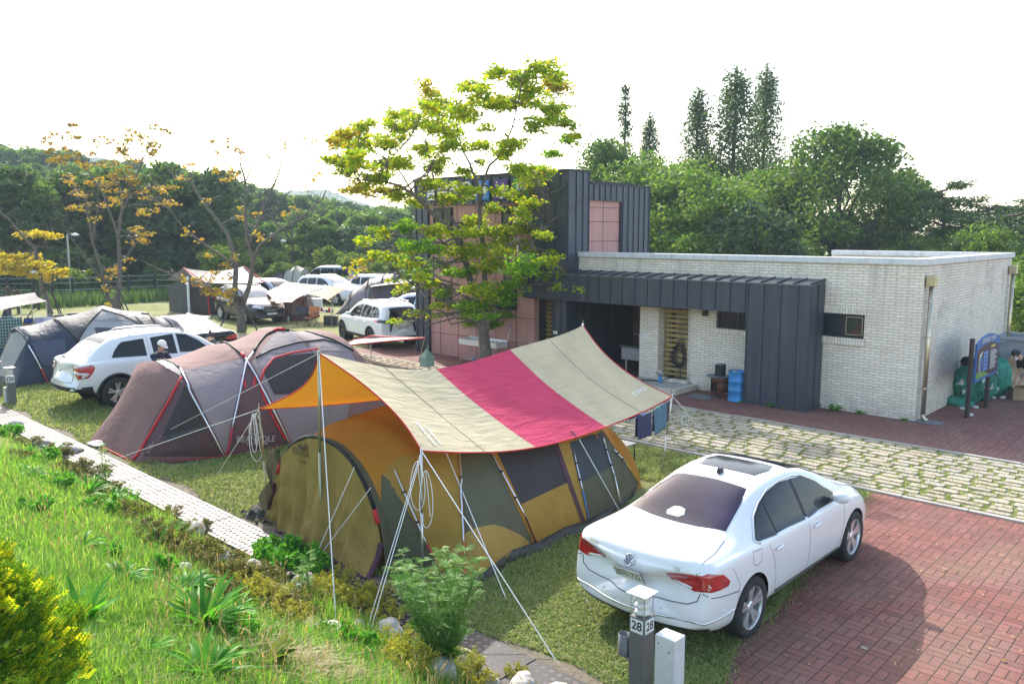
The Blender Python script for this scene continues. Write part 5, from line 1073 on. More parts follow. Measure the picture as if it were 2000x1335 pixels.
kia.location=(0,0,0)
def face(o,x,y,px_dir=None,ang=0): o.location=(x,y,0); o.rotation_euler=(0,0,math.radians(ang))
def at(o,sp,px,py,ang,anchor=(0,0)):
    """car-local anchor point (forward,left) stands on the ground seen at px,py; ang = heading relative to the view's right"""
    g=G(px,py); a=math.radians(ang)+YAW; ax,ay=anchor; o.rotation_euler=(0,0,a); o.location=(g.x-(ax*math.cos(a)-ay*math.sin(a)),g.y-(ax*math.sin(a)+ay*math.cos(a)),0)
at(kia,suvB,430,624,-48,(.98,-.93)); at(bmw,BMW,428,712,141,(0,0)); sedan.scale=(.985,.955,.98); sedan.location.x=CARX0-SED['W']/2*.955
at(bl,SW,500,604,-35,(2.0,-.93))
at(w2,SW2,655,596,-35,(3.74,-.93))
at(van,VAN,690,574,152,(.1,.9))
at(w3,SW2,735,592,-30,(2.5,-.9))
at(w4,SW,800,650,150,(2.2,.9))
# ------------------------------------------------------------------ vegetation
def leafmat(name,stops,trans=.5,rough=.55,spec=.3):
    if name in MC: return MC[name]
    m,q,b=newmat(name); MC[name]=m; r=q.new('ShaderNodeNewGeometry').outputs['Random Per Island']
    c=q.ramp(r,stops); c=q.mix(q.mr(q.noise(q.obj(),.7,3),.35,.65,0,.35),c,q.mix(1,c,(.55,.6,.5),'MULTIPLY'))
    q.l.new(c,b.inputs['Base Color']); b.inputs['Roughness'].default_value=rough; b.inputs['Specular IOR Level'].default_value=spec
    t=q.new('ShaderNodeBsdfTranslucent'); q.l.new(q.mix(1,c,(1.35,1.35,.75),'MULTIPLY'),t.inputs[0]); mx=q.new('ShaderNodeMixShader'); mx.inputs[0].default_value=trans
    q.l.new(b.outputs[0],mx.inputs[1]); q.l.new(t.outputs[0],mx.inputs[2]); q.l.new(mx.outputs[0],m.node_tree.nodes['Material Output'].inputs[0]); return m
L_ZEL=leafmat('zelkova_leaf',[(0,(.13,.26,.012)),(.45,(.28,.40,.015)),(.8,(.46,.48,.02)),(1,(.56,.44,.02))],.55)
L_ZGR=leafmat('zelkova_leaf_green',[(0,(.07,.19,.012)),(.6,(.16,.33,.015)),(1,(.30,.42,.02))],.5)
L_ZMX=leafmat('zelkova_leaf_turning',[(0,(.20,.34,.015)),(.45,(.44,.44,.02)),(.75,(.58,.40,.02)),(1,(.55,.24,.02))],.5); L_ORG=leafmat('autumn_leaf',[(0,(.34,.17,.03)),(.5,(.42,.27,.035)),(1,(.33,.31,.05))],.45); L_YEL=leafmat('yellow_leaf',[(0,(.50,.36,.02)),(.7,(.60,.46,.03)),(1,(.42,.44,.05))],.45)
L_OLV=leafmat('olive_autumn_leaf',[(0,(.17,.14,.02)),(.6,(.30,.22,.025)),(1,(.36,.17,.02))],.45)
L_DRK=leafmat('dark_tree_leaf',[(0,(.045,.10,.025)),(.6,(.085,.16,.035)),(1,(.16,.23,.05))],.45); L_MID=leafmat('mid_tree_leaf',[(0,(.07,.15,.03)),(.6,(.13,.23,.04)),(1,(.25,.33,.06))],.45)
L_YGR=leafmat('bright_tree_leaf',[(0,(.08,.15,.02)),(.6,(.15,.23,.03)),(1,(.26,.28,.05))],.4); L_PIN=leafmat('pine_needle',[(0,(.03,.07,.025)),(1,(.075,.13,.04))],.25); L_BLU=leafmat('bluish_tree_leaf',[(0,(.045,.09,.045)),(1,(.10,.16,.07))],.35)
BARK=mat('bark',(.13,.11,.09),.9,var=.4,vs=9,bump=.6,bs=25,bd=.02); BARKD=mat('dark_bark',(.06,.05,.045),.95,var=.3,vs=9)
def leaf_quads(C,size,rng,flat=.5,asp=.5,jit=.3):
    """C (n,3) centres -> diamond leaves"""
    n=len(C); s=size*(1+jit*rng.standard_normal(n)).clip(.5,1.7)
    a=rng.uniform(0,2*np.pi,n); d=np.stack([np.cos(a),np.sin(a),rng.normal(-.25,flat,n)],1); d/=np.linalg.norm(d,axis=1)[:,None]
    u=rng.standard_normal((n,3)); u[:,2]*=.6; w=np.cross(d,u); w/=np.linalg.norm(w,axis=1)[:,None]+1e-9
    s=s[:,None]; base=C-d*s*.5; tip=C+d*s*.5; l=C-w*s*asp*.5-d*s*.05; r=C+w*s*asp*.5-d*s*.05
    Vv=np.stack([base,l,tip,r],1).reshape(-1,3); F=np.arange(4*n).reshape(n,4); return Vv,F
def mesh_leaves(name,Cs,size,mats,parent,rng,mi=None,**k):
    Vv,F=leaf_quads(Cs,size,rng,**k); return np_mesh(name,Vv,F,mats,parent,mi)
def clump(c,r,n,rng,surf=.5):
    p=rng.standard_normal((n,3)); p/=np.linalg.norm(p,axis=1)[:,None]; rad=rng.uniform(0,1,n)**surf
    return np.array(c)+p*rad[:,None]*np.array(r)
def wig(a,b,rng,amt=.08,n=5,droop=0):
    a=np.array(a,float);b=np.array(b,float); L=np.linalg.norm(b-a); P=[]
    for i in range(n+1):
        t=i/n; q=a+(b-a)*t
        if 0<i<n: q=q+rng.normal(0,amt*L,3)*np.sin(np.pi*t)
        q[2]+=droop*L*4*t*(1-t)*.3; P.append(q)
    return P
def px_tree(name,label,base,limbs,pads,leafsets,dist,rng,rad0,leaf,npl,spread=1.2,scale=1,group=None,twig=9,trunkmat=BARK,stakes=False):
    """limbs: pixel polylines; pads: (x,y,rx,ry,set). Each limb gets its own depth so the crown is as deep as it is wide"""
    b=G(*base); dist=dist or hd(b); b=AD(base[0],base[1],dist); b.z=0; t=T(name,label,'tree',tuple(b),group=group,local=True); o=np.array(b)
    bw=MB(); nodes=[]; fx=math.sin(-YAW); fy=math.cos(YAW)
    ppm=F_PX/dist
    for li,l in enumerate(limbs):
        pts,r0,r1,dz=l; m_=len(pts); P=[]
        for i,(x,y) in enumerate(pts):
            q=AD(x,y,dist+dz*(i/(m_-1))**1.2*1.0); P.append(np.array(q)-o)
        if li==0: P[0][2]=-.05
        # refine
        Q=[]; 
        for i in range(m_-1):
            for k in range(3): Q.append(P[i]+(P[i+1]-P[i])*k/3+ (rng.normal(0,.012,3) if k else 0))
        Q.append(P[-1]); R=[r0+(r1-r0)*i/(len(Q)-1) for i in range(len(Q))]; bw.tube(Q,R,8 if r0>.06 else 5)
        for q,r in zip(Q,R): nodes.append((q,r))
    N=np.array([q for q,_ in nodes]); NR=np.array([r for _,r in nodes]); C=[[] for _ in leafsets]
    for (x,y,rx,ry,ms) in pads:
        dd=rng.normal(0,1)*spread; c0=np.array(AD(x,y,dist+dd))-o; 
        D=np.linalg.norm(N-c0,axis=1)+ (N[:,2]>c0[2]+.2)*1.0; k=int(np.argmin(D)); c0=c0+ (N[k]-c0)*.0
        rxm,rym=rx/ppm,ry/ppm; r=min(.03,NR[k]*.6); P=wig(N[k],c0,rng,.07,5,.1); bw.tube(P,[r*(1-.6*i/5)+.004 for i in range(6)],5)
        nt2=twig
        for j in range(nt2):
            e=c0+rng.normal(0,1,3)*np.array([rxm*.5,rxm*.5,rym*.5]); s=P[rng.integers(2,6)]; Q=wig(s,e,rng,.06,3); bw.tube(Q,[.009*scale,.007*scale,.005*scale,.004*scale],3,cap=False)
        nl=max(14,int(npl*rx*ry)); cl=[]
        k2=max(3,nl//26)
        for j in range(k2):
            e=c0+clump((0,0,0),(rxm*.95,rxm*.8,rym*.95),1,rng,.6)[0]; cl.append(clump(e,(.26*scale,.26*scale,.11*scale),nl//k2+1,rng,.6))
        C[ms].append(np.concatenate(cl))
    if scale>1.1:
        for q,r in nodes:
            if r<.07 and q[2]>1.5:
                for _ in range(2):
                    if rng.random()<.75: e=q+np.array([rng.normal(0,.45),rng.normal(0,.45),rng.uniform(.2,.9)]); W=wig(q,e,rng,.07,4); bw.tube(W,[.011,.009,.007,.005,.004],3,cap=False); e2=W[2]+rng.normal(0,.25,3)+np.array([0,0,.2]); bw.tube([W[2],e2],[.006,.003],3,cap=False)
    bw.build('trunk',trunkmat,t,smooth=True)
    for s_,cl in zip(leafsets,C):
        if cl: mesh_leaves('crown',np.concatenate(cl),leaf,s_,t,rng)
    if stakes:
        h=1.5
        for a in (.3,2.4,4.5):
            mb=MB(); mb.tube([(math.cos(a)*1.0,math.sin(a)*1.0,0),(math.cos(a)*.12,math.sin(a)*.12,h)],.035,6); mb.build('support_stake',BARKD,t)
        mb=MB(); mb.lathe([(.17,h-.15),(.19,h-.05),(.17,h+.02)],10); mb.build('binding',BARKD,t)
    return t
rg=np.random.default_rng(11)
Z8=lambda x,y:(620+x*.457,90+y*.457)
pads_raw="960,90,110,50,2 870,150,90,60,2 1020,180,90,50,3 760,110,50,40,1 680,190,80,50,2 900,230,110,50,1 1000,270,90,40,1 470,190,60,40,3 510,250,90,50,2 620,280,90,50,1 750,250,90,50,2 380,290,70,50,1 330,350,90,50,1 450,330,90,50,2 560,350,90,45,2 200,340,60,40,2 120,380,50,40,3 70,400,45,25,3 180,420,90,50,1 280,420,90,50,1 90,490,50,40,2 170,490,90,45,1 280,510,90,45,1 120,540,60,30,1 230,570,90,40,2 350,490,80,40,1 450,440,90,40,1 560,430,90,40,1 520,520,90,30,1 630,540,60,30,1 160,610,80,28,3 260,620,90,30,3 360,640,80,30,2 420,665,35,18,2 480,590,70,40,1 620,620,60,45,2 560,650,80,35,2 700,420,80,40,1 830,410,80,40,1 790,460,60,30,1 930,340,80,40,1 1050,340,60,30,1 1010,460,60,30,0 1080,410,45,30,0 860,530,50,40,1 940,550,80,40,1 900,590,60,25,1 860,640,90,35,1 910,670,70,30,1 870,710,60,25,1 740,690,50,25,1 380,770,80,30,0 270,790,60,25,1 200,830,45,30,1 510,790,90,40,1 600,800,80,35,1 680,750,70,30,1 700,790,60,30,1 780,800,60,40,1 900,780,90,30,1 960,800,60,30,2 430,850,90,35,0 560,860,100,40,1 660,880,90,45,2 790,850,90,45,1 890,850,90,40,1 310,900,60,22,2 400,920,80,35,0 500,930,90,35,0 620,960,80,40,0 750,930,90,45,1 870,940,90,45,0 980,920,80,30,1 1040,900,45,20,1 430,970,80,30,0 900,1000,90,30,0 1000,980,70,22,1 1050,1030,35,10,1 480,1010,60,30,1 700,1040,90,40,1 820,1040,80,35,0 390,1030,45,14,1 360,1050,25,12,1 520,1050,50,30,0 760,1090,80,40,0 690,1120,70,40,0 620,1110,60,30,0 560,1110,80,20,1 430,1140,60,14,1 330,1170,35,12,1 640,1150,60,30,0 790,1150,60,20,0 740,1190,60,25,0 680,1170,40,30,0 190,920,30,16,3 260,890,40,18,2 150,950,15,12,3"
zp=[]
for s in pads_raw.split():
    x,y,a,b,c=map(float,s.split(',')); X_,Y_=Z8(x,y); zp.append((X_,Y_,a*.44,b*.42,int(c))); zp.append((X_+random.gauss(0,17),Y_+random.gauss(0,11),a*.30,b*.26,int(c) if random.random()<.8 else 1))
zl=[([(950,728),(948,690),(945,655),(940,625)],.20,.15,0),([(940,625),(925,565),(912,520),(895,470),(870,438),(840,412),(810,382),(780,362),(740,352),(700,352)],.11,.018,-1.2),([(905,495),(897,445),(872,415),(852,385),(842,330),(835,290),(825,240)],.06,.012,1.2),
 ([(941,622),(948,560),(944,480),(938,440),(937,400),(933,360),(918,320),(900,285),(890,230)],.09,.012,.6),([(936,402),(942,362),(956,323),(981,300),(1000,250),(1012,200),(1025,140)],.05,.01,-.8),([(945,655),(962,600),(985,560),(1010,520),(1032,490),(1045,465),(1070,440)],.10,.02,-.6),
 ([(985,560),(994,500),(990,443),(1003,420),(1028,385),(1060,330),(1090,260)],.06,.01,1.4),([(1045,465),(1065,437),(1100,418),(1125,400),(1148,375)],.022,.006,-.4),([(1060,440),(1090,423),(1120,412),(1157,385)],.016,.004,.2),([(1040,400),(1063,383),(1100,365),(1125,335),(1129,300),(1124,262)],.02,.005,-.3),([(935,600),(880,560),(830,540),(780,535),(720,532),(690,525)],.04,.008,.9),([(925,565),(860,545),(800,500),(760,478),(715,468)],.035,.008,1.5),([(790,365),(735,385),(690,372),(655,362)],.02,.005,-.5),([(810,382),(770,320),(720,290),(660,268)],.03,.006,.5),([(1010,560),(1060,555),(1100,548),(1125,540)],.02,.005,-.6)]
px_tree('zelkova_tree','big yellow-green zelkova rising in front of the pink and dark metal building',(950,728),zl,zp,[L_ZGR,L_ZEL,L_ZEL,L_ZMX],24.4,rg,.2,.105,.95,1.5)
Q1=lambda x,y:(x*.34,220+y*.34)
def L_(*p): 
    return [Q1(*map(float,q.split(','))) for q in p[0].split()]
def pad_(s,r=60,q=34,m=0): return [(*Q1(*map(float,a.split(','))),r*.34*(.6+.5*random.random()),q*.34*(.6+.5*random.random()),m) for a in s.split()]
px_tree('bare_tree','half-bare tree with few orange leaves and support stakes beside the black SUV',(470,648),[(L_('1385,1255 1385,1180 1380,1110'),.20,.17,0),(L_('1370,1130 1352,1040 1355,900 1345,840 1310,700 1250,620 1170,520 1100,400 1000,370 930,280 870,220'),.13,.012,1.5),(L_('1390,1120 1430,1000 1450,900 1450,830 1420,740 1410,600 1410,400 1380,300 1385,240 1400,170'),.12,.01,-1),
 (L_('1450,870 1490,760 1600,680 1720,610 1850,500 1890,400 1900,330'),.07,.008,-1.8),(L_('1430,760 1500,600 1520,500 1580,400 1620,280 1645,150 1670,20'),.07,.006,1.2),(L_('1510,570 1600,520 1680,440 1730,330 1780,200'),.04,.006,2),(L_('1350,1060 1200,1000 1000,940 850,870 780,830'),.05,.006,-2),(L_('1345,870 1240,800 1150,740 1050,660 990,570 880,490 800,440'),.06,.006,-1.4),
 (L_('1410,400 1465,270 1420,130 1450,40'),.03,.004,.5),(L_('1410,400 1440,330 1500,250 1530,90'),.025,.004,-.8),(L_('1170,520 1270,500 1300,430 1330,390'),.025,.005,0),(L_('1100,400 1085,280 1040,200 1000,170'),.025,.004,1),(L_('1130,380 1110,270 1150,170'),.02,.004,0),(L_('1580,400 1560,300 1520,200'),.02,.004,-.4),(L_('1720,610 1750,520 1830,410'),.02,.004,.6)],
 pad_('1230,170 1300,150 1260,240 1330,210 1370,230 1240,330 1330,330 1360,370 1290,380 1100,300 1050,370 1520,240 1640,180 1780,160 1800,370 1850,360 1640,580 1690,560 1390,560 1380,600 1200,510 1480,580 1520,730 1480,700 1350,830 1210,820 1300,880 1310,940 1150,750 1080,690 1060,950 1140,960 1200,970 1230,920',46,26,0)+pad_('1180,1000 1230,1030 1260,1060 1310,1070 1330,1020 1130,980 1280,1040',60,36,1),[L_ORG,L_OLV],None,rg,.2,.15,.22,1.2,stakes=True,twig=5)
px_tree('autumn_tree','tall multi-stemmed tree with olive-gold leaf tufts behind the navy tent',(228,612),[(L_('675,1150 672,1110 670,1060'),.26,.22,0),(L_('672,1080 685,1000 690,880 680,720 690,600 740,480 790,350 830,250 880,150'),.14,.012,-1),(L_('665,1110 620,1060 600,980 575,880 530,740 510,620 490,500 420,400 370,340 300,200'),.10,.01,1.5),(L_('680,720 640,600 600,480 520,360 470,270 430,190 400,90'),.07,.008,-1.6),
 (L_('600,970 500,850 440,760 380,680 310,580'),.06,.006,-1.8),(L_('690,870 760,780 830,680 880,560 960,500'),.05,.006,1.6),(L_('690,600 700,480 650,300 660,200'),.04,.006,1),(L_('740,480 850,430 950,400 1000,380'),.035,.005,-1),(L_('535,740 560,560 560,420'),.04,.006,.8),(L_('790,350 840,230 920,130'),.03,.004,.8)],
 pad_('370,85 430,100 440,140 350,130 270,170 300,210 260,150 370,200 350,270 310,280 400,280 470,230 480,300 560,170 600,190 520,240 700,170 750,170 680,210 710,230 790,270 650,290 600,290 890,90 950,105 740,110 800,140 860,180 900,180 840,210 920,220 870,240 700,330 760,350 680,370 730,400 790,390 640,390',58,34,1)+pad_('560,390 590,410 520,400 610,450 400,370 410,400 420,460 470,470 440,540 500,540 550,600 640,500 660,520 600,540 700,450 740,490 800,460 830,480 880,430 920,440 980,430 990,520 960,530 830,570 800,580 890,560 770,670 800,690 850,700 820,740 770,730 740,840 650,900 660,880 620,950 610,1010 620,1100 480,310',50,30,0),[L_ORG,L_OLV],None,rg,.2,.17,.30,1.6,1.3,stakes=True,twig=5)
px_tree('yellow_tree','slender leaning tree with a low bright yellow crown at the left edge',(98,618),[(L_('290,1175 285,1140 270,1080 240,1000 225,900 205,800 195,770 120,700 60,620 0,570'),.16,.03,1),(L_('205,800 150,830 60,850 0,840'),.05,.01,-1),(L_('225,900 300,930 380,905 500,920'),.04,.006,1),(L_('225,900 130,890 40,890'),.04,.006,.6),(L_('195,770 250,770 330,790'),.03,.005,0),(L_('120,700 200,715 280,700'),.03,.005,.4)],
 pad_('150,700 200,710 250,710 280,700 60,840 20,830 100,850 150,830 180,850 50,900 110,900 200,900 250,890 300,940 340,910 260,930 20,880 140,890 380,905 0,920 90,870 0,860 170,880',78,46,0)+pad_('430,910 460,930 500,920 410,900',50,26,1),[L_YEL,L_YGR],None,rg,.16,.2,.42,1.3,1.3,stakes=True,twig=5)
px_tree('bare_tree','thin nearly leafless tree behind the peach tarp, left of its pair',(580,556),[(L_('1703,1000 1700,985 1690,850 1680,750 1640,690 1560,600 1500,560'),.16,.02,0),(L_('1680,750 1670,650 1620,540 1560,480'),.06,.01,1),(L_('1650,700 1610,640 1540,640 1490,600'),.04,.008,-1)],pad_('1640,470 1500,480 1450,500 1600,540 1560,430',60,30,0),[L_YGR],None,rg,.1,.22,.10,1,1.6,twig=4)
px_tree('bare_tree','thin nearly leafless tree behind the peach tarp, right of its pair',(596,556),[(L_('1748,1000 1745,985 1745,870 1740,760 1750,650 1800,560 1850,450'),.16,.02,0),(L_('1745,870 1800,760 1880,680 1930,600 1970,500'),.08,.01,1),(L_('1740,760 1700,640 1720,520'),.05,.01,-1),(L_('1800,760 1810,660 1860,580'),.04,.008,.5)],pad_('1700,480 1800,620 1850,620 1900,520 1760,450 1650,600',60,30,0),[L_YGR],None,rg,.1,.22,.10,1,1.6,twig=4)
# ---- background tree kinds, each built once
def bark_part(mb,t): mb.build('trunk',BARKD,t,smooth=True)
def tree_round(name,label,cat,lm,H,Rr,seed,nleaf=6500,ls=.30,group=None,base=.28,ncl=46,shape=1.0):
    r=np.random.default_rng(seed); t=T(name,label,cat,(0,0,0),group=group,local=True); mb=MB(); mb.tube([(0,0,-.3),(.05,0,H*base),(.1,.05,H*.55),(0,0,H*.8)],[H*.028,H*.022,H*.014,.03],8)
    cl=[]; C0=[]
    for i in range(ncl):
        z=base+ (1-base)*r.uniform(.05,1)**.8; u=(z-base)/(1-base); rr=Rr*math.sqrt(max(.02,1-(max(0,u-.35)/.65)**2))*min(1,.55+u*1.6)**shape; a=r.uniform(0,6.283); q=r.uniform(.45,1)**.5*rr*.82
        c=np.array([q*math.cos(a),q*math.sin(a),H*z*.95]); s=Rr*r.uniform(.20,.34); C0.append(c); cl.append(clump(c,(s,s,s*.62),nleaf//ncl,r,.33))
        if i%3==0: mb.tube(wig((0,0,H*(base+ .15*r.random())),c,r,.06,4,.15),[H*.009,H*.007,H*.005,H*.003,.01],5)
    bark_part(mb,t); mesh_leaves('crown',np.concatenate(cl),ls,lm,t,r,flat=.6); return t
def tree_conif(name,label,lm,H,Rr,seed,ls=.26,group=None,sparse=1,n=34,nl=130,base=.18):
    r=np.random.default_rng(seed); t=T(name,label,'tree',(0,0,0),group=group,local=True); mb=MB(); mb.tube([(0,0,-.3),(0,0,H*.5),(.05,0,H)],[H*.018,H*.011,.015],8); cl=[]
    for i in range(n):
        z=base+(1-base)*((i+.5)/n); ext=Rr*(1-z)**.75*(1.12-base)+.10; a=r.uniform(0,6.283); 
        for k in range(3):
            if r.random()>sparse: continue
            a+=2.1+r.normal(0,.3); e=ext*r.uniform(.55,1.1); c=np.array([e*math.cos(a),e*math.sin(a),H*z+e*.15]); mb.tube([(0,0,H*z-.1),(c*.5+np.array([0,0,H*z*.5+e*.12])).tolist(),c.tolist()],[.03,.02,.008],4,cap=False)
            for f in (.35,.65,.95):
                s=.16*Rr*(1.3-f*.5)+.06; cl.append(clump((c[0]*f,c[1]*f,H*z+e*.15*f-.05),(s*1.1,s*1.1,s*.75),int(nl/3),r,.5))
    cl.append(clump((0,0,H),(.12,.12,.4),30,r)); bark_part(mb,t); mesh_leaves('crown',np.concatenate(cl),ls,lm,t,r,flat=.5,asp=.4); return t
def tree_pine(name,label,H,Rr,seed,group=None,npad=13,nl=420,ls=.26,lean=.1):
    r=np.random.default_rng(seed); t=T(name,label,'tree',(0,0,0),group=group,local=True); mb=MB(); tr=[np.array([lean*H*(f**1.5)*math.sin(seed+f*3),lean*H*f*math.cos(seed+f*2)*.5,H*f*.93]) for f in (0,.2,.4,.6,.8,1)]; tr[0][2]=-.3
    mb.tube(tr,[H*.028,H*.024,H*.02,H*.016,H*.01,.02],8); cl=[]
    for i in range(npad):
        f=.42+.58*(i+.5)/npad; k=min(4,int(f*5)); p=tr[k]+(tr[k+1]-tr[k])*(f*5-k); a=i*2.4+r.normal(0,.4); e=Rr*(1.05-.75*max(0,f-.5)*1.6)*r.uniform(.5,1); c=p+np.array([e*math.cos(a),e*math.sin(a),e*.12+.1]); mb.tube(wig(p,c,r,.08,4),[H*.01,H*.008,H*.006,.02,.01],5)
        for j in range(5): q=c+r.normal(0,1,3)*np.array([Rr*.22,Rr*.22,Rr*.04]); cl.append(clump(q,(Rr*.2,Rr*.2,Rr*.085),nl//5,r,.5))
    bark_part(mb,t); mesh_leaves('crown',np.concatenate(cl),ls,L_PIN,t,r,asp=.3,flat=.8); return t
def stand(t,px,topy,H0,dist,label=None,w=None,copy=False,basez=0):
    """stand a tree of built height H0 so that its top is seen at (px,topy)"""
    top=AD(px,topy,dist); Hh=top.z-basez; s=Hh/H0; o=dup(t,(top.x,top.y,basez)) if copy else t
    o.location=(top.x,top.y,basez); sw=s if w is None else w; o.scale=(sw,sw,s); o.rotation_euler=(0,0,random.uniform(0,6.28))
    if label: o['label']=label
    return o
L_DRK2=leafmat('conifer_leaf',[(0,(.035,.075,.02)),(.6,(.07,.12,.03)),(1,(.12,.17,.04))],.4)
mq=tree_conif('metasequoia','x',L_DRK2,14,4.6,21,ls=.20,n=44,nl=120,sparse=.92,group='conical conifers behind the buildings'); mqs=tree_conif('metasequoia','thin sparse conifer with a bare stem behind the dark tower',L_DRK2,14,2.6,22,ls=.19,sparse=.5,n=30,nl=60,base=.5,group='conical conifers behind the buildings')
stand(mqs,1222,167,14,62,w=.95)
stand(mq,1438,136,14,56,'tall dense conical conifer, second from the right in the row behind the roof')
stand(mq,1498,133,14,60,'tall airy conical conifer at the right end of the conifer row',w=.85,copy=True); stand(mq,1365,176,14,58,'conical conifer left of the two tallest behind the brick roof',w=.8,copy=True); stand(mq,1270,226,14,64,'shorter conical conifer right of the thin bare-stemmed one',w=.6,copy=True)
zr=tree_round('broadleaf_tree','broad dark green tree with spreading fan crown behind the right half of the brick roof','tree',L_DRK,11,5.2,31,15000,.27,ncl=70,base=.2,group='leafy trees behind the brick building'); stand(zr,1650,243,11,48)
yr=tree_round('broadleaf_tree','yellowish green rounded tree behind the roof right of the dark tower','tree',L_MID,8.5,4.2,32,12000,.25,ncl=60,base=.12,group='leafy trees behind the brick building'); stand(yr,1340,318,8.5,44)
for px,ty,d,w,lb in ((1190,268,50,.75,'dark upright tree just right of the metal tower top'),(1255,300,47,.9,'mid green tree between the tower and the conifers'),(1410,350,42,.8,'lower yellowish green tree in front of the tall conifers'),(1490,330,50,1.0,'mid green tree filling the gap left of the broad dark tree'),(1560,310,52,.95,'bushy tree at the left shoulder of the broad dark tree'),(1745,330,56,.9,'dark green tree at the right shoulder of the broad dark tree'),(1385,300,57,1,'green tree behind the yellowish one under the conifers')):
    stand(yr if lb[0]!='d' else zr,px,ty,8.5 if lb[0]!='d' else 11,d,lb,w=w*(1 if lb[0]!='d' else .8),copy=True)
db=tree_round('shrub','dark bluish round shrub showing above the roof edge under the conifers','shrub',L_BLU,4.5,2.4,33,6000,.2,ncl=36,base=.05); stand(db,1478,395,4.5,40)
pn=tree_pine('pine_tree','umbrella pine with a visible trunk at the right of the roof',9,3.4,41,group='pines on the right',nl=520,ls=.24); stand(pn,1850,348,9,46)
for px,ty,d,w,lb in ((1905,392,44,.85,'darker pine right of the umbrella pine'),(1975,400,42,1.0,'pine cut by the right edge of the view'),(1775,350,52,.9,'pine partly behind the broad dark tree'),(2030,380,50,1.1,'pine just outside the right edge with branches reaching in'),(1940,410,54,1,'farther pine low between the right-hand pines')): stand(pn,px,ty,9,d,lb,w=w,copy=True)
hd_=tree_round('hedge_bush','bright green hedge bush behind the grey bin at the right edge','shrub',L_MID,3.2,1.9,34,8000,.12,ncl=40,base=.02,group='hedge at the right edge'); stand(hd_,1975,545,3.2,30)
for px,ty,d,lb in ((2040,560,30,'hedge bush at the extreme right edge'),(1990,500,36,'taller hedge bush behind the bright one at the right edge'),(1925,440,40,'hedge bush behind the far downpipe'),(1880,455,42,'hedge bush low behind the coping corner'),(1800,460,44,'hedge bush low behind the roof box'),(1560,455,44,'low bush behind the roof, left of the roof box')): stand(hd_,px,ty,3.2,d,lb,w=1.2,copy=True)
# ---- forest on the left: hill terrain, then trees standing on it
def ridge_el(px): return itp([(-300,250),(0,285),(150,300),(260,318),(400,352),(520,372),(640,395),(760,430),(900,450),(1200,452)],px)
def hill_pt(px,d,n=175.0):
    el=(456-(ridge_el(px)+0))/F_PX; top=CAMH+el*n-itp([(0,12.5),(200,11),(400,9.5),(640,8.5)],px); top=max(.5,top); f=min(1,max(0,(d-80)/(n-80))); f=f*f*(3-2*f); p=AD(px,456,d); p.z=.03+top*f if d<=n else .03+top*max(0,1-(d-n)/140); return p
mb=MB(); HX=list(range(-400,1150,50)); mb.grid([[hill_pt(x,d) for d in (63,70,78,90,105,120,135,150,165,175,190,220,260,320)] for x in HX]); kind(mb.build('hill',mat('forest_floor',(.05,.07,.03),.95,var=.4,vs=.15),smooth=True,loc=(0,0,0)))
A1=tree_round('forest_tree','dark green leafy tree in the wood behind the camp fence','tree',L_DRK,9,3.6,51,5200,.42,base=.22,group='trees of the wood behind the camp'); A2=tree_round('forest_tree','mid green bushy tree in the wood behind the camp','tree',L_MID,8,3.6,52,5200,.42,base=.15,group='trees of the wood behind the camp'); A3=tree_pine('forest_tree','dark pine in the wood behind the camp',9,3.2,53,group='trees of the wood behind the camp',nl=330,ls=.42); A4=tree_round('forest_tree','bluish green round tree in the wood behind the camp','tree',L_BLU,8,3.4,54,5000,.42,base=.1,group='trees of the wood behind the camp')
protos=[(A1,9),(A2,8),(A3,9),(A4,8)]; first=[True]*4; fr=random.Random(9)
spots=[]
for px in range(-60,760,34): spots.append((px+fr.uniform(-12,12),fr.uniform(66,78),fr.uniform(7.5,10) if px<430 else fr.uniform(4.2,6.4),0))
for px in range(-80,800,32): spots.append((px+fr.uniform(-14,14),fr.uniform(84,98),fr.uniform(7.5,10) if px<430 else fr.uniform(5,7),1))
for row,d in enumerate((112,128,145,160,175)):
    for px in range(-90,900,30 if row<4 else 22): spots.append((px+fr.uniform(-14,14),d+fr.uniform(-6,6),fr.uniform(6.5,9) if row<4 else fr.uniform(5.5,8),1))
for i,(px,d,h,k) in enumerate(spots):
    if px>430 and d<80 and fr.random()<.35: continue
    j=fr.choice([0,0,2,3]) if d<80 else fr.choice([0,1,1,2,3,1]); T0,H0=protos[j]; b=hill_pt(px,d); s=h/H0
    if px>820: continue
    o=T0 if first[j] else dup(T0,(0,0,0)); first[j]=False; o.location=(b.x,b.y,b.z); o.rotation_euler=(0,0,fr.uniform(0,6.28)); w=s*fr.uniform(.9,1.2); o.scale=(w,w,s)
ub=tree_round('understorey_bush','dark green bush under the trees behind the camp fence','shrub',L_DRK,2.6,2.0,71,3600,.26,base=.02,ncl=30,group='bushes under the trees behind the fence'); fs=True
for px in range(-60,450,21):
    b=AD(px+fr.uniform(-8,8),456,fr.uniform(62,72)); b.z=0; o=ub if fs else dup(ub,(0,0,0)); fs=False; o.location=b; h=fr.uniform(.6,1.25); o.scale=(h*1.1,h*1.1,h); o.rotation_euler=(0,0,fr.uniform(0,6))
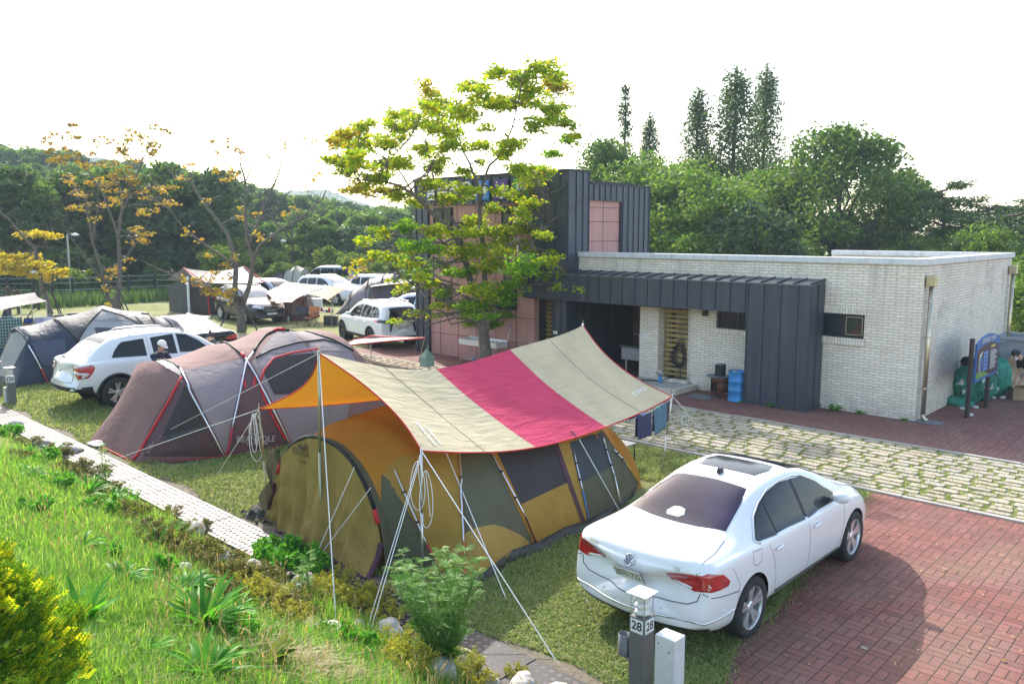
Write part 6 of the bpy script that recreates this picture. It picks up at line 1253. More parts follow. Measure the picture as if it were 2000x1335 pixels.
# far wooded ridge, one mass
mb=MB(); rr=np.random.default_rng(3); rows=[]
for j,(d,f) in enumerate(((430,0),(470,.35),(520,.7),(560,1),(640,.7))):
    r=[]
    for k,px in enumerate(range(-300,1500,5)):
        e=(456-itp([(-300,330),(200,330),(330,350),(440,385),(560,382),(640,372),(720,400),(820,430),(1000,448),(1500,452)],px))/F_PX*560*f; p=AD(px,456,d); p.z=CAMH*f+e+rr.normal(0,.35)*f+1.2*math.sin(px*.021+j)*f; r.append(p)
    rows.append(r)
mb.grid(rows); fo=mb.build('far_forest',mat('far_wood',(.05,.085,.04),.95,var=.5,vs=.05),smooth=False,loc=(0,0,0)); tag(fo,'hazy blue wooded ridge on the horizon behind the camp','forest',kind='stuff')
# shrubs behind the far camp and weeds under the fence
sb=tree_round('shrub','leafy bright green shrub behind the far cars','shrub',L_YGR,3,1.9,61,4500,.22,base=.02,ncl=34,group='shrubs behind the far cars'); fs=True
for px in list(range(400,800,24)):
    d=fr.uniform(58,70); b=AD(px,456,d); b.z=0; o=sb if fs else dup(sb,(0,0,0)); fs=False; o.location=b; o.rotation_euler=(0,0,fr.uniform(0,6)); h=fr.uniform(.6,1.05)*(1.0 if px>520 else 1.35); o.scale=(h,h,h)
def blades(name,P,Ln,Wd,m_,rng,bend=.5,label=None,cat=None,up=1.0):
    n=len(P); a=rng.uniform(0,2*np.pi,n); L=Ln*rng.uniform(.55,1.25,n); W=Wd*rng.uniform(.7,1.3,n); dx=np.stack([np.cos(a),np.sin(a),np.zeros(n)],1); sx=np.stack([-np.sin(a),np.cos(a),np.zeros(n)],1); b=bend*rng.uniform(.2,1.4,n)
    z=np.array([0,0,1.]); p1=P+z*(L*.55*up)[:,None]+dx*(L*.18*b)[:,None]; p2=P+z*(L*up*(1-.25*b))[:,None]+dx*(L*.75*b)[:,None]; w=W[:,None]*sx
    Vv=np.stack([P-w*.5,P+w*.5,p1+w*.42,p1-w*.42,p2+w*.06,p2-w*.06],1).reshape(-1,3); i=np.arange(n)[:,None]*6; F=np.concatenate([i+np.array([[0,1,2,3]]),i+np.array([[3,2,4,5]])],0)
    o=np_mesh(name,Vv,F,m_); 
    if label: tag(o,label,cat,kind='stuff')
    return o
def samp(n,xmin,xmax,ymin,ymax,d0,rng,test=None,pw=1.0):
    out=[]; tot=0
    while tot<n:
        k=n*3; x=rng.uniform(xmin,xmax,k); y=rng.uniform(ymin,ymax,k); d=np.hypot(x,y); keep=rng.random(k)<np.minimum(1,(d0/np.maximum(d,.5))**(2*pw))
        az=np.arctan2(x,y); 
        keep&=(np.abs(az+YAW)<math.radians(37)); 
        if test is not None: keep&=test(x,y)
        out.append(np.stack([x[keep],y[keep]],1)); tot+=keep.sum()
    return np.concatenate(out)[:n]
def slopez(x,y):
    z=np.where(y<4.95,.44*(4.95-y),0.); z=np.where(y<-1,.44*5.95+.1*(-1-y),z); return z
GR1=leafmat('bank_grass',[(0,(.10,.26,.03)),(.5,(.20,.39,.05)),(.88,(.33,.48,.09)),(1,(.46,.43,.2))],.5,.5); GR2=leafmat('lawn_grass',[(0,(.14,.23,.05)),(.5,(.27,.35,.11)),(.8,(.38,.40,.18)),(1,(.45,.39,.24))],.4,.8,.15); GR3=leafmat('fence_weeds',[(0,(.05,.11,.03)),(1,(.14,.22,.06))],.4)
r5=np.random.default_rng(5)
P=samp(170000,-32,-2.2,.2,4.85,4.0,r5); nz=np.sin(P[:,0]*1.9+P[:,1]*2.7)*np.sin(P[:,0]*.7-P[:,1]*1.4); keep=(P[:,1]<4.1+.4*nz)&((P[:,0]<-2.9)|(P[:,1]<4.0))
P=P[keep]; d=np.hypot(P[:,0],P[:,1]); P3=np.column_stack([P,slopez(P[:,0],P[:,1])-.015]); blades('bank_grass',P3,.13+.006*d,.006+.0007*d,GR1,r5,.8,'long sunlit green grass covering the bank in front','grass')
EY=[p[1] for p in edge]; EX=[p[0] for p in edge]
def lawn_t(x,y): return (x<np.interp(y,EY,EX)-.02)&(y>5.75+.12*np.sin(x*2.3))&(y<13.35)&~((x>-11.0)&(x<-7.1)&(y>6.4)&(y<11.4))&~((x>-18)&(x<-14.2)&(y>6.2)&(y<12))
P=samp(150000,-34,-2.9,5.7,13.3,7.5,r5,lawn_t); d=np.hypot(P[:,0],P[:,1]); P3=np.column_stack([P,np.zeros(len(P))]); blades('lawn_grass',P3,.035+.0018*d,.005+.0009*d,GR2,r5,1.3,'short yellowish camp lawn grass growing through concrete blocks','grass')
P=np.column_stack([r5.uniform(-72,-50,60000),r5.uniform(-5,48,60000)]); P=P[(P[:,1]*.9-P[:,0])>np.where(P[:,0]>-60,64,60)]; P3=np.column_stack([P,np.zeros(len(P))]); blades('meadow_weeds',P3,.75,.07,GR3,r5,.6,'knee-high green weeds along the fence at the edge of the camp','weeds')
# grass creeping between road stones and along kerbs
P=samp(26000,-26,8,13.5,16.9,13,r5); k=np.random.default_rng(8).random(len(P)); P3=np.column_stack([P,np.full(len(P),.0)]); blades('joint_grass',P3,.05,.014,GR2,r5,1.2,'thin grass growing in the joints of the stone road','grass')
P=np.column_stack([r5.uniform(0,1,3000),r5.uniform(0,1,3000)]); yy=5.2+P[:,0]*8.2; xx=np.interp(yy,[p[1] for p in edge],[p[0] for p in edge])-.05+r5.normal(0,.09,3000); P3=np.column_stack([xx,yy,np.zeros(3000)]); blades('edge_grass',P3,.045,.008,GR2,r5,1.2,'grass tufts creeping over the edge of the red brick bay','grass')
# ------------------------------------------------------------------ people
SKINM=mat('skin',(.50,.30,.21),.5,var=.06,vs=9); HAIR=mat('dark_hair',(.018,.014,.013),.6,var=.4,vs=40); MASKM=mat('face_mask',(.75,.75,.76),.8)
def capsule(mb,a,b,ra,rb,n=10):
    a=V(a);b=V(b); k=5; mb.tube([a.lerp(b,i/k) for i in range(k+1)],[ra+(rb-ra)*i/k for i in range(k+1)],n); mb.ellip(a,(ra,)*3,n,6); mb.ellip(b,(rb,)*3,n,6)
def remesh(o,vox,sm=4):
    m=o.modifiers.new('r','REMESH'); m.mode='VOXEL'; m.voxel_size=vox; m.use_smooth_shade=True; s=o.modifiers.new('s','SMOOTH'); s.iterations=sm; s.factor=.5; return o
def person(label,loc,rz,J,shirt,pants,hair=HAIR,cap=None,mask=False,vox=.009,group=None,bun=False,shoes=BLK,sleeve=.55,shorts=1.0,sx=1):
    t=T('person',label,'person',loc,rz,group,local=True); g={k:V(v) for k,v in J.items()}; mb=MB()
    hd,nk,ch,pv=g['head'],g['neck'],g['chest'],g['pelvis']; up=(hd-nk).normalized(); fw=V(J.get('look',(1,0,0))).normalized(); fw=(fw-up*fw.dot(up)).normalized(); rt=fw.cross(up).normalized()
    Rh=Matrix((fw,-rt,up)).transposed(); er=Rh.to_euler()
    mb.ellip(hd,(.095,.077,.118),18,12,er); mb.ellip(hd+up*-.055+fw*.028,(.06,.055,.06),12,8,er)     # skull, jaw
    mb.ellip(hd+fw*.098-up*.018,(.016,.012,.022),8,6,er); 
    for s in (1,-1): mb.ellip(hd+rt*s*.078-up*.01,(.018,.009,.03),8,6,er)
    capsule(mb,nk-up*.02,hd-up*.07,.055,.05); capsule(mb,nk-(nk-ch)*.2,ch,.10,.135); capsule(mb,ch,pv,.13,.13)
    for s,n_ in ((1,'L'),(-1,'R')):
        sh,el,wr=g['sh'+n_],g['el'+n_],g['wr'+n_]; capsule(mb,ch.lerp(nk,.75),sh,.075,.062); capsule(mb,sh,el,.052,.04); capsule(mb,el,wr,.04,.027)
        d=(wr-el).normalized(); sd=d.cross(up); sd=sd.normalized() if sd.length>.01 else rt; pn=d.cross(sd)
        mb.ellip(wr+d*.05,(.046,.034,.017),10,6,Matrix((d,sd,pn)).transposed().to_euler())
        for i,(o_,L) in enumerate(((-.027,.062),(-.009,.075),(.009,.078),(.026,.068))):
            b=wr+d*.085+sd*o_; m1=b+d*L*.5; mb.tube([b-d*.02,b,m1,m1+(d*.8+pn*.6).normalized()*L*.5],[.010,.010,.009,.0075],6)
        th=wr+d*.03-sd*.03; mb.tube([th,th-sd*.022+d*.025,th-sd*.02+d*.055+pn*.012],[.012,.011,.008],6)
        hp,kn,an=g['hip'+n_],g['kn'+n_],g['an'+n_]; capsule(mb,hp,kn,.088,.058); capsule(mb,kn,an,.056,.038); capsule(mb,an,an+V((.13,0,-.045)),.038,.03)
    remesh(mb.build('body',SKINM,t),vox)
    c=MB(); capsule(c,nk-(nk-ch)*.25,ch,.115,.16,12); capsule(c,ch,pv,.155,.155,12)
    for n_ in 'LR': c_=g['sh'+n_]; capsule(c,ch.lerp(nk,.72),c_,.09,.078); capsule(c,c_,c_.lerp(g['el'+n_],sleeve*1.5),.07,.06)
    remesh(c.build('shirt',shirt,t),vox*1.2,3)
    c=MB(); capsule(c,pv+(ch-pv)*.12,pv,.155,.16,12)
    for n_ in 'LR':
        hp,kn,an=g['hip'+n_],g['kn'+n_],g['an'+n_]; capsule(c,pv.lerp(hp,.6),hp,.14,.11); capsule(c,hp,kn,.108,.078)
        if shorts>=1: capsule(c,kn,kn.lerp(an,.92),.078,.058)
    remesh(c.build('trousers',pants,t),vox*1.2,3)
    for n_ in 'LR': c=MB(); a=g['an'+n_]; c.ellip(a+V((.055,0,-.055)),(.135,.048,.045),12,8); c.ellip(a+V((0,0,-.02)),(.05,.045,.05),10,6); c.build('shoe',shoes,t,smooth=True)
    h=MB(); k=9; rows=[]
    for i in range(k):
        ph=math.pi*.56*i/(k-1); rows.append([hd+up*.014-fw*.012+(fw*math.cos(a)*.104*math.sin(ph)*(1 if math.cos(a)<.2 else .93)-rt*math.sin(a)*.086*math.sin(ph)+up*.128*math.cos(ph*(1 if math.cos(a)<.35 else .72))) for a in [2*math.pi*j/20 for j in range(21)]])
    h.grid(rows); 
    if bun: h.ellip(hd-fw*.11+up*.07,(.05,.05,.05),10,8)
    h.build('hair',hair,t,smooth=True,solid=.008)
    e=MB(); 
    for s in (1,-1): e.ellip(hd+fw*.083+rt*s*.032+up*.008,(.012,.012,.009),8,6,er); e.beam(hd+fw*.093+rt*s*.018+up*.03,hd+fw*.086+rt*s*.05+up*.03,.004,.006)
    e.build('eyes',HAIR,t); m_=MB(); m_.ellip(hd+fw*.092-up*.062,(.008,.024,.006),8,6,er); m_.build('mouth',mat('lips',(.35,.12,.10),.5),t)
    if mask: m_=MB(); m_.ellip(hd+fw*.068-up*.045,(.048,.066,.055),14,10,er); m_.build('face_mask',MASKM,t,smooth=True)
    if cap:
        m_=MB(); rows=[]
        for i in range(7): ph=math.pi*.5*i/6; rows.append([hd+up*.035+(fw*math.cos(a)*.118*math.sin(ph)-rt*math.sin(a)*.098*math.sin(ph)+up*.112*math.cos(ph)) for a in [2*math.pi*j/20 for j in range(21)]])
        m_.grid(rows); rows=[[hd+up*.045+fw*.10*math.cos(a)+rt*.085*math.sin(a)+fw*x*math.cos(a)-up*x*.25 for a in [(-1+j/5)*1.15 for j in range(11)]] for x in (0,.04,.085)]; m_.grid(rows); m_.build('cap',cap,t,smooth=True,solid=.005)
    return t
def bent(h=1.7,lean=.9,reach=(.45,0,.5),look=(.6,0,-.8),knee=.06,crouch=0):
    L=.50*h-crouch; pv=V((-.12,0,L)); d=V((math.sin(lean),0,math.cos(lean))); ch=pv+d*.36; nk=pv+d*.54; hdv=nk+(d*.6+V((.25,0,.45))).normalized()*.19
    J=dict(head=hdv,neck=nk,chest=ch,pelvis=pv,look=look)
    for s,n in ((1,'L'),(-1,'R')):
        sh=nk+V((0,s*.185,-.02))-d*.03; wr=V(reach)+V((0,s*.13,0)); mid=(sh+wr)/2; el=mid+V((-.06,s*.06,0)); J['sh'+n],J['el'+n],J['wr'+n]=sh,el,wr; J['hip'+n]=pv+V((0,s*.09,-.04)); J['kn'+n]=V((knee+crouch*.6,s*.12,L*.52)); J['an'+n]=V((-.03+(.05 if s>0 else -.05),s*.13,.08))
    return J
NVY=mat('navy_cloth',(.015,.02,.045),.85,var=.3,bump=.3,bs=30); BLKC=mat('black_cloth',(.012,.012,.016),.85,var=.3); GRC=mat('grey_check_shirt',(.10,.10,.12),.85,var=.8,vs=60)
p=AX(326,690,-19.3); b=V((p.x,p.y,0)); pz=p.z
person('person in white cap and navy top leaning forward behind the brown tent',(p.x+.25,p.y-.3,0),math.radians(20),bent(1.76,.28,(.5,0,.95),(.8,0,-.35)),NVY,BLKC,cap=WHT,vox=.012,sleeve=.6)
p=AD(392,652,25.2); person('dark-haired person in grey checked shirt stooping beside the black sedan',(p.x,p.y,0),math.radians(10),bent(1.65,1.0,(.6,0,.5),(.7,0,-.6)),GRC,BLKC,vox=.014,bun=True)
p=G(2018,796); person('dark-haired person in black T-shirt and white mask bending over cardboard boxes',(p.x,p.y,0),math.radians(215),bent(1.72,1.0,(.42,0,.62),(.6,0,-.5)),BLKC,mat('dark_shorts',(.015,.022,.05),.85),mask=True,vox=.011,sleeve=.35,shorts=.5)
p=AD(793,610,43); 
SJ=dict(head=V((.05,0,1.18)),neck=V((0,0,.98)),chest=V((-.02,0,.78)),pevlis=0,pelvis=V((-.05,0,.45)),look=(1,0,-.1))
for s,n in ((1,'L'),(-1,'R')): SJ['sh'+n]=V((0,s*.18,.95)); SJ['el'+n]=V((.1,s*.24,.70)); SJ['wr'+n]=V((.3,s*.1,.68)); SJ['hip'+n]=V((-.02,s*.09,.44)); SJ['kn'+n]=V((.38,s*.12,.46)); SJ['an'+n]=V((.36,s*.12,.08))
del SJ['pevlis']
person('person in beige top sitting and facing the viewer under the brown canopy tent',(p.x,p.y,0),YAW-math.pi/2,SJ,mat('beige_cloth',(.38,.33,.22),.85),BLKC,vox=.016); p2=AD(806,590,46); person('person in dark clothes stooping behind the seated one at the brown canopy tent',(p2.x,p2.y,0),YAW+math.pi,bent(1.7,1.1,(.6,0,.55)),BLKC,mat('tan_shorts',(.25,.16,.1),.8),vox=.018)
# ------------------------------------------------------------------ numbered bollards
def bollard(x,y,num,label,cup=True,group='numbered pitch bollards'):
    t=T('pitch_bollard',label,'bollard',(x,y,0),group=group); w=.083
    mb=MB(); mb.box(x-w,x+w,y-w,y+w,0,.70); mb.build('post',GREYP,t,bevel=.004)
    mb=MB(); mb.box(x-w-.03,x+w+.03,y-w-.03,y+w+.03,0,.012); mb.build('base_plate',GREYP,t)
    for sx in(-1,1):
        for sy in(-1,1): mb=MB(); mb.tube([(x+sx*.07,y+sy*.07,.70),(x+sx*.07,y+sy*.07,.915)],.0045,6); mb.build('lamp_rod',STEEL,t)
    for z in (.72,.785,.85): mb=MB(); mb.lathe([(0,.0),(.078,.004),(.05,.045),(0,.05)],20,(x,y,z)); mb.build('louvre',mat('louvre_white',(.68,.68,.66),.4),t,smooth=True)
    mb=MB(); mb.box(x-.11,x+.11,y-.11,y+.11,.915,.927); mb.build('lamp_cap',mat('cap_grey',(.50,.50,.48),.4,metal=.4),t,bevel=.004)
    for nm,pos,rot,c in (('l',(x,y-w-.0035,.62),(math.pi/2,0,0),0),('r',(x+w+.0035,y,.62),(math.pi/2,0,math.pi/2),1)):
        mb=MB(); 
        if c==0: mb.box(x-.068,x+.068,y-w-.003,y-w,.555,.685)
        else: mb.box(x+w,x+w+.003,y-.068,y+.068,.555,.685)
        s=mb.build('number_label',WHT,t); text('number',num,.115,pos,rot,BLK,s,.0008,bold=.0022)
    if cup:
        mb=MB(); mb.lathe([(.056,.28),(.056,.48),(.052,.48),(.052,.29),(0,.29)],20,(x-.16,y-.05,0)); mb.build('cup_holder',GREYP,t,smooth=True); mb=MB(); mb.box(x-.2,x-.08,y-.09,y-.01,.27,.28); mb.build('holder_plate',GREYP,t)
    return t
B=G(1251,1338); bollard(B.x,B.y,'28','grey square lamp bollard numbered 28 in front of the white sedan')
B2=G(24,789); bollard(B2.x,B2.y,'29','grey lamp bollard numbered 29 at the left edge, nearer of the two there',False); B3=G(6,778); bollard(B3.x-.4,B3.y,'30','grey lamp bollard numbered 30 behind number 29 at the left edge',False)
def ubox(x,y,w,d,h,label):
    t=T('utility_box',label,'box',(x,y,0)); mb=MB(); mb.box(x-w/2,x+w/2,y-d/2,y+d/2,.0,h); mb.build('housing',mat('cream_white_metal',(.60,.60,.60),.45,var=.1,vs=12),t,bevel=.006)
    for px,pz in ((-.32,.88),(.2,.8),(-.3,.2)): mb=MB(); mb.lathe([(0,0),(.007,0),(.007,-.004)],8,(x+px*w,y-d/2-.001,pz*h),axis='y'); mb.build('screw_hole',BLK,t)
U=G(1302,1362); ubox(U.x+.02,U.y,.21,.17,.62,'tall white metal utility box next to bollard 28'); ubox(B2.x-.15,B2.y-.05,.14,.12,.42,'small pale utility box beside bollard 29')
def cable(label,pts,r=.008,m_=BLK,cat='cable',name='power_cable'):
    P=[]; Q=[G(*p,z=.015) for p in pts]
    for i in range(len(Q)-1):
        for k in range(5):
            t_=k/5; p0,p1,p2,p3=Q[max(0,i-1)],Q[i],Q[i+1],Q[min(len(Q)-1,i+2)]; P.append(.5*((2*p1)+(-p0+p2)*t_+(2*p0-5*p1+4*p2-p3)*t_*t_+(-p0+3*p1-3*p2+p3)*t_**3))
    P.append(Q[-1]); mb=MB(); mb.tube(P,r,6); return tag(mb.build(name,m_,smooth=True),label,cat)
cable('black power cable on the lawn from the khaki tent towards bollard 28',[(1088,1068),(1110,1090),(1135,1120),(1132,1145),(1150,1180),(1165,1215),(1225,1265)]); cable('black power cable on the lawn from bollard 29',[(40,770),(60,790),(80,800),(100,812)],.007); cable('pale cord lying on the lawn before the white pickup-style SUV',[(95,785),(96,800),(115,818),(128,822)],.006,ROPE,'cord','loose_cord')
# ------------------------------------------------------------------ items along the building
t=T('oil_drum','blue steel drum standing beside the dark metal wing','drum',(-9.72,18.62,0)); RUST=mat('rusty_steel',(.17,.06,.03),.8,metal=.3,var=.5,vs=7,bump=.3); BLU_=mat('blue_drum_paint',(.03,.22,.50),.45,var=.25,vs=4)
mb=MB(); mb.lathe([(0,.02),(.21,.02),(.215,0),(.222,.02),(.21,.04),(.21,.26),(.224,.275),(.21,.29),(.21,.50),(.224,.515),(.21,.53),(.21,.73),(.222,.745),(.222,.76),(.205,.755),(.205,.6),(0,.6)],28,(-9.72,18.62,0)); mb.build('barrel',BLU_,t,smooth=True)
mb=MB(); mb.lathe([(0,.60),(.2,.605)],20,(-9.72,18.62,0)); mb.obox((-9.76,18.6,.66),(.2,.16,.12),(.4,.3,.2)); mb.build('ash_fill',mat('ash',(.3,.3,.3),.9,var=.5,vs=20),t)
sx,sy=-10.28,18.78; t=T('barrel_stove','rusty drum-bottom stove with fire opening left of the blue drum','stove',(sx,sy,0))
mb=MB(); n=28; z=[.14,.16,.40,.42,.50,.52]; r=[.225,.23,.23,.24,.23,.235]; rows=[]
for zz,rr_ in zip(z,r): rows.append([(sx+rr_*math.cos(2*math.pi*i/n),sy+rr_*math.sin(2*math.pi*i/n),zz) for i in range(n+1)])
for i in range(5):
    for j in range(n):
        a=2*math.pi*(j+.5)/n
        if i==1 and abs(((a-4.5+math.pi)%(2*math.pi))-math.pi)<.42: continue
        q=[rows[i][j],rows[i][j+1],rows[i+1][j+1],rows[i+1][j]]; mb.add(q,[(0,1,2,3)])
mb.build('drum_body',RUST,t,smooth=True,solid=.006); mb=MB(); mb.lathe([(0,.15),(.22,.15)],20,(sx,sy,0)); mb.lathe([(.2,.16),(.2,.40)],20,(sx,sy,0)); mb.build('fire_chamber',mat('soot',(.01,.01,.01),.95),t)
for a in (.6,2.7,4.2,5.6): mb=MB(); mb.tube([(sx+.2*math.cos(a),sy+.2*math.sin(a),.16),(sx+.24*math.cos(a),sy+.24*math.sin(a),0)],.014,6); mb.build('leg',RUST,t)
t2=MB(); t2.lathe([(0,.522),(.27,.53),(.30,.552),(.305,.55),(.27,.52)],28,(sx-.05,sy-.02,0)); tag(t2.build('stove_lid',mat('blue_grey_enamel',(.13,.20,.25),.5),smooth=True),'dented blue-grey round lid lying on the rusty drum stove','lid')
t=T('square_tin','black square tin can standing on the stove lid','can',(sx,sy,.55)); mb=MB(); mb.box(sx-.10,sx+.10,sy-.10,sy+.10,.555,.56); 
for a_ in ((sx-.10,sx-.095,sy-.10,sy+.10),(sx+.095,sx+.10,sy-.10,sy+.10),(sx-.095,sx+.095,sy-.10,sy-.095),(sx-.095,sx+.095,sy+.095,sy+.10)): mb.box(*a_,.56,.86)
mb.build('tin_wall',mat('burnt_tin',(.03,.028,.03),.6,metal=.3,var=.4),t); mb=MB(); mb.tube([(sx-.1,sy-.1,.86),(sx+.1,sy-.1,.86),(sx+.1,sy+.1,.86),(sx-.1,sy+.1,.86),(sx-.1,sy-.1,.86)],.006,6); mb.build('rim',STEEL,t)
# hose on the slat screen
hp=AY(1327,690,19.50); mb=MB(); rr=random.Random(2)
for k in range(6):
    ry,rx=.36-.03*k+rr.uniform(-.03,.03),.13+.02*k; c=V((hp.x+rr.uniform(-.03,.03),19.50-.012*k,hp.z+(-.02*k if k<4 else -.12))); mb.tube([c+V((rx*math.sin(a),0,ry*math.cos(a))) for a in [2*math.pi*i/28 for i in range(29)]],.012,6)
mb.tube([hp+V((.05,-.06,-.25)),hp+V((.10,-.08,-.55)),hp+V((.08,-.1,-.95)),V((hp.x-.0,19.3,.26)),V((hp.x-.25,18.9,.17)),V((hp.x-.6,18.7,.165)),V((hp.x-.75,18.75,.165))],.016,8)
tag(mb.build('garden_hose',BLK,smooth=True),'coiled black hose hanging on the wooden slat screen','hose')
q=AY(1289,752,18.8); t=T('hand_pump','small blue and steel tap pump standing on the entrance step','pump',(q.x,q.y,.14)); mb=MB(); mb.lathe([(.05,.14),(.045,.3),(.03,.34)],12,(q.x,q.y,0)); mb.build('pump_body',BLU_,t,smooth=True); mb=MB(); mb.tube([(q.x,q.y,.34),(q.x,q.y,.46),(q.x-.1,q.y,.44),(q.x-.14,q.y,.36)],.014,8); mb.tube([(q.x,q.y,.46),(q.x+.12,q.y,.38)],.01,6); mb.build('spout',CHR,t,smooth=True)
def grate(cx,cy,w,d,label):
    t=T('drain_grate',label,'grate',(cx,cy,.005)); mb=MB(); mb.box(cx-w/2,cx+w/2,cy-d/2,cy+d/2,.005,.008); mb.build('pit',BLK,t); n=int(w/.045)
    mb=MB()
    for i in range(n+1): x=cx-w/2+w*i/n; mb.box(x-.006,x+.006,cy-d/2,cy+d/2,.009,.016)
    for i in range(4): y=cy-d/2+d*i/3; mb.box(cx-w/2,cx+w/2,y-.012,y+.012,.016,.019)
    mb.build('bars',mat('galvanised_grate',(.32,.36,.40),.5,metal=.5),t)
g=G(1368,775); grate(g.x,g.y,.62,.5,'steel drain grate in the paving before the rusty stove'); g=G(1809,824); grate(g.x,g.y,.62,.35,'steel drain grate at the foot of the corner downpipe')
# portable sink by the pink wall
x0,x1=AY(905,690,18.2).x,AY(978,690,18.2).x; t=T('camp_sink','portable steel sink on thin legs against the pink wall behind the tree','sink',((x0+x1)/2,18.3,0)); mb=MB(); mb.box(x0,x1,18.0,18.5,.62,.64); mb.box(x0,x1,18.0,18.012,.64,.80); mb.box(x0,x1,18.488,18.5,.64,.84); mb.box(x0,x0+.012,18.012,18.488,.64,.80); mb.box(x1-.012,x1,18.012,18.488,.64,.80); mb.box((x0+x1)/2-.1,x1-.012,18.012,18.488,.78,.80); mb.build('basin',mat('sink_steel',(.72,.74,.76),.3,metal=.5),t)
for x in (x0+.03,x1-.03):
    for y in (18.03,18.47): mb=MB(); mb.tube([(x,y,.62),(x,y,0)],.014,6); mb.build('leg',BRASS,t)
mb=MB(); mb.box(x0+.03,x1-.03,18.03,18.47,.12,.135); mb.build('lower_shelf',STEEL,t); mb=MB(); mb.tube([((x0+x1)/2,18.25,.62),((x0+x1)/2+.05,18.25,.4),((x0+x1)/2+.25,18.22,.25),((x0+x1)/2+.3,18.2,.14)],.018,8); mb.build('waste_hose',GALV,t,smooth=True)
a,b_=AY(985,690,18.45),AY(996,640,18.7); t=T('mop','long-handled mop leaning on the pink wall right of the tree trunk','mop',(a.x,a.y,0)); mb=MB(); mb.tube([V((a.x-.05,a.y,0.05)),b_],.012,6); mb.build('handle',mat('pale_handle',(.6,.6,.65),.5),t); mb=MB(); mb.ellip((a.x-.05,a.y,.06),(.12,.06,.06),10,6); mb.build('mop_head',GRC,t); mb=MB(); mb.tube([b_,b_+V((0,.01,.08))],.016,6); mb.build('grip',mat('blue_grip',(.1,.12,.6),.4),t)
q=G(930,712); mb=MB(); mb.lathe([(0,0),(.04,0),(.045,.16),(.02,.22),(.02,.26),(0,.26)],12,(q.x,17.95,0)); tag(mb.build('bottle',BLU_,smooth=True),'blue bottle on the paving under the portable sink','bottle')
# ------------------------------------------------------------------ information board and the rubbish corner
t=T('info_board','blue arched campsite map board on two dark posts beside the brick side wall','sign',(-4.92,21.2,0)); PX=-4.9
for (px,py,tp) in ((1888,815,662),(1925,795,700)):
    f=G(px,py); tz=AX(px+9,tp,f.x).z if tp==662 else .9; 
    for o_ in (-.045,.045): mb=MB(); mb.box(f.x-.035,f.x+.035,f.y+o_-.04,f.y+o_+.04,0,tz); mb.build('post',mat('dark_timber',(.035,.022,.022),.7,var=.3,vs=10),t,bevel=.004)
yL,yR=AX(1903,700,PX).y,AX(1948,680,PX).y; zb=AX(1903,746,PX).z; zt=AX(1905,668,PX).z; w=yR-yL
def arch(y0,y1,z0,z1,h,n=14): return [(y0,z0),(y1,z0),(y1,z1)]+[(y0+(y1-y0)*(1-i/n),z1+h*math.sin(math.pi*i/n)) for i in range(1,n)]+[(y0,z1)]
mb=MB(); mb.prism(arch(yL,yR,zb,zt-.05,.16),PX,PX+.04,'x'); mb.build('blue_panel',mat('board_blue',(.035,.12,.36),.45,var=.05),t); mb=MB(); mb.prism(arch(yL+.06,yR-.06,zb+.07,zt-.22,.12),PX+.04,PX+.044,'x'); mb.build('map_field',mat('board_brown',(.06,.035,.045),.5,var=.06),t)
mb=MB(); mb.prism([(yL+.06,zb+.07),(yR*.6+yL*.4,zb+.07),(yL+w*.35,zb+.19),(yL+w*.2,zb+.22),(yL+.06,zb+.2)],PX+.044,PX+.047,'x'); mb.build('green_hill',mat('board_green',(.16,.32,.06),.5),t)
H0_=zt-.22-zb; mb=MB(); c2=mat('board_light_blue',(.12,.25,.55),.5)
for i in range(5): mb.box(PX+.044,PX+.047,yL+w*(.30),yL+w*.50,zb+H0_*(.28+i*.13),zb+H0_*(.38+i*.13))
for i in range(9): mb.box(PX+.044,PX+.047,yL+w*(.12+.014*abs(4-i)*-1+.06),yL+w*(.22+.014*-abs(4-i)+.06),zb+H0_*(.28+i*.07),zb+H0_*(.325+i*.07))
mb.build('pitch_plan',c2,t); mb=MB(); H_=zt-.22-zb; mb.tube([(PX+.05,yL+w*(.24-.13*math.sin(a)),zb+H_*.55-H_*.38*math.cos(a)) for a in [math.pi*i/14 for i in range(15)]],.008,4); 
for i in range(17): mb.box(PX+.044,PX+.047,yL+w*.60,yL+w*(.86+.05*math.sin(i*5)),zb+H0_*(.25+i*.038),zb+H0_*(.265+i*.038))
mb.build('map_lines',WHT,t); text('lettering','오토캠핑장 안내도',.13,(PX+.047,(yL+yR)/2,zt-.03),(math.pi/2,0,math.pi/2),WHT,t,.001,fit=w*.62); mb=MB(); mb.box(PX+.0475,PX+.05,yL+w*.6,yL+w*.78,zt-.24,zt-.19); mb.box(PX+.0475,PX+.05,yL+w*.12,yL+w*.24,zt-.36,zt-.32); mb.build('yellow_label',mat('board_yellow',(.6,.55,.08),.5),t)
GMESH=mat('green_mesh_bag',(.05,.33,.24),.6,var=.4,vs=8,trans=.4); BAGW=mat('packed_plastic',(.55,.60,.60),.5,var=.4,vs=12)
def blob(name,c,r,m_,label,cat,seed,amp=.14,grp=None,par=None):
    rr=np.random.default_rng(seed); n,k=28,18; ph=rr.uniform(0,6,8); rows=[]
    for i in range(k+1):
        f=math.pi*i/k; row=[]
        for j in range(n+1):
            a=2*math.pi*(j%n)/n; s=1+amp*(math.sin(3*a+ph[0]+2*f)*.5+math.sin(5*a+4*f+ph[1])*.35+math.sin(9*f+ph[2]+2*a)*.3+.25*math.sin(11*a+ph[3]+7*f)); q=math.sin(f)**.7
            row.append((c[0]+r[0]*s*q*math.cos(a),c[1]+r[1]*s*q*math.sin(a),max(.01,c[2]+r[2]*s*math.cos(f))))
        rows.append(row)
    mb=MB(); mb.grid(rows); o=mb.build(name,m_,par,smooth=True)
    if par is None: tag(o,label,cat,grp)
    return o
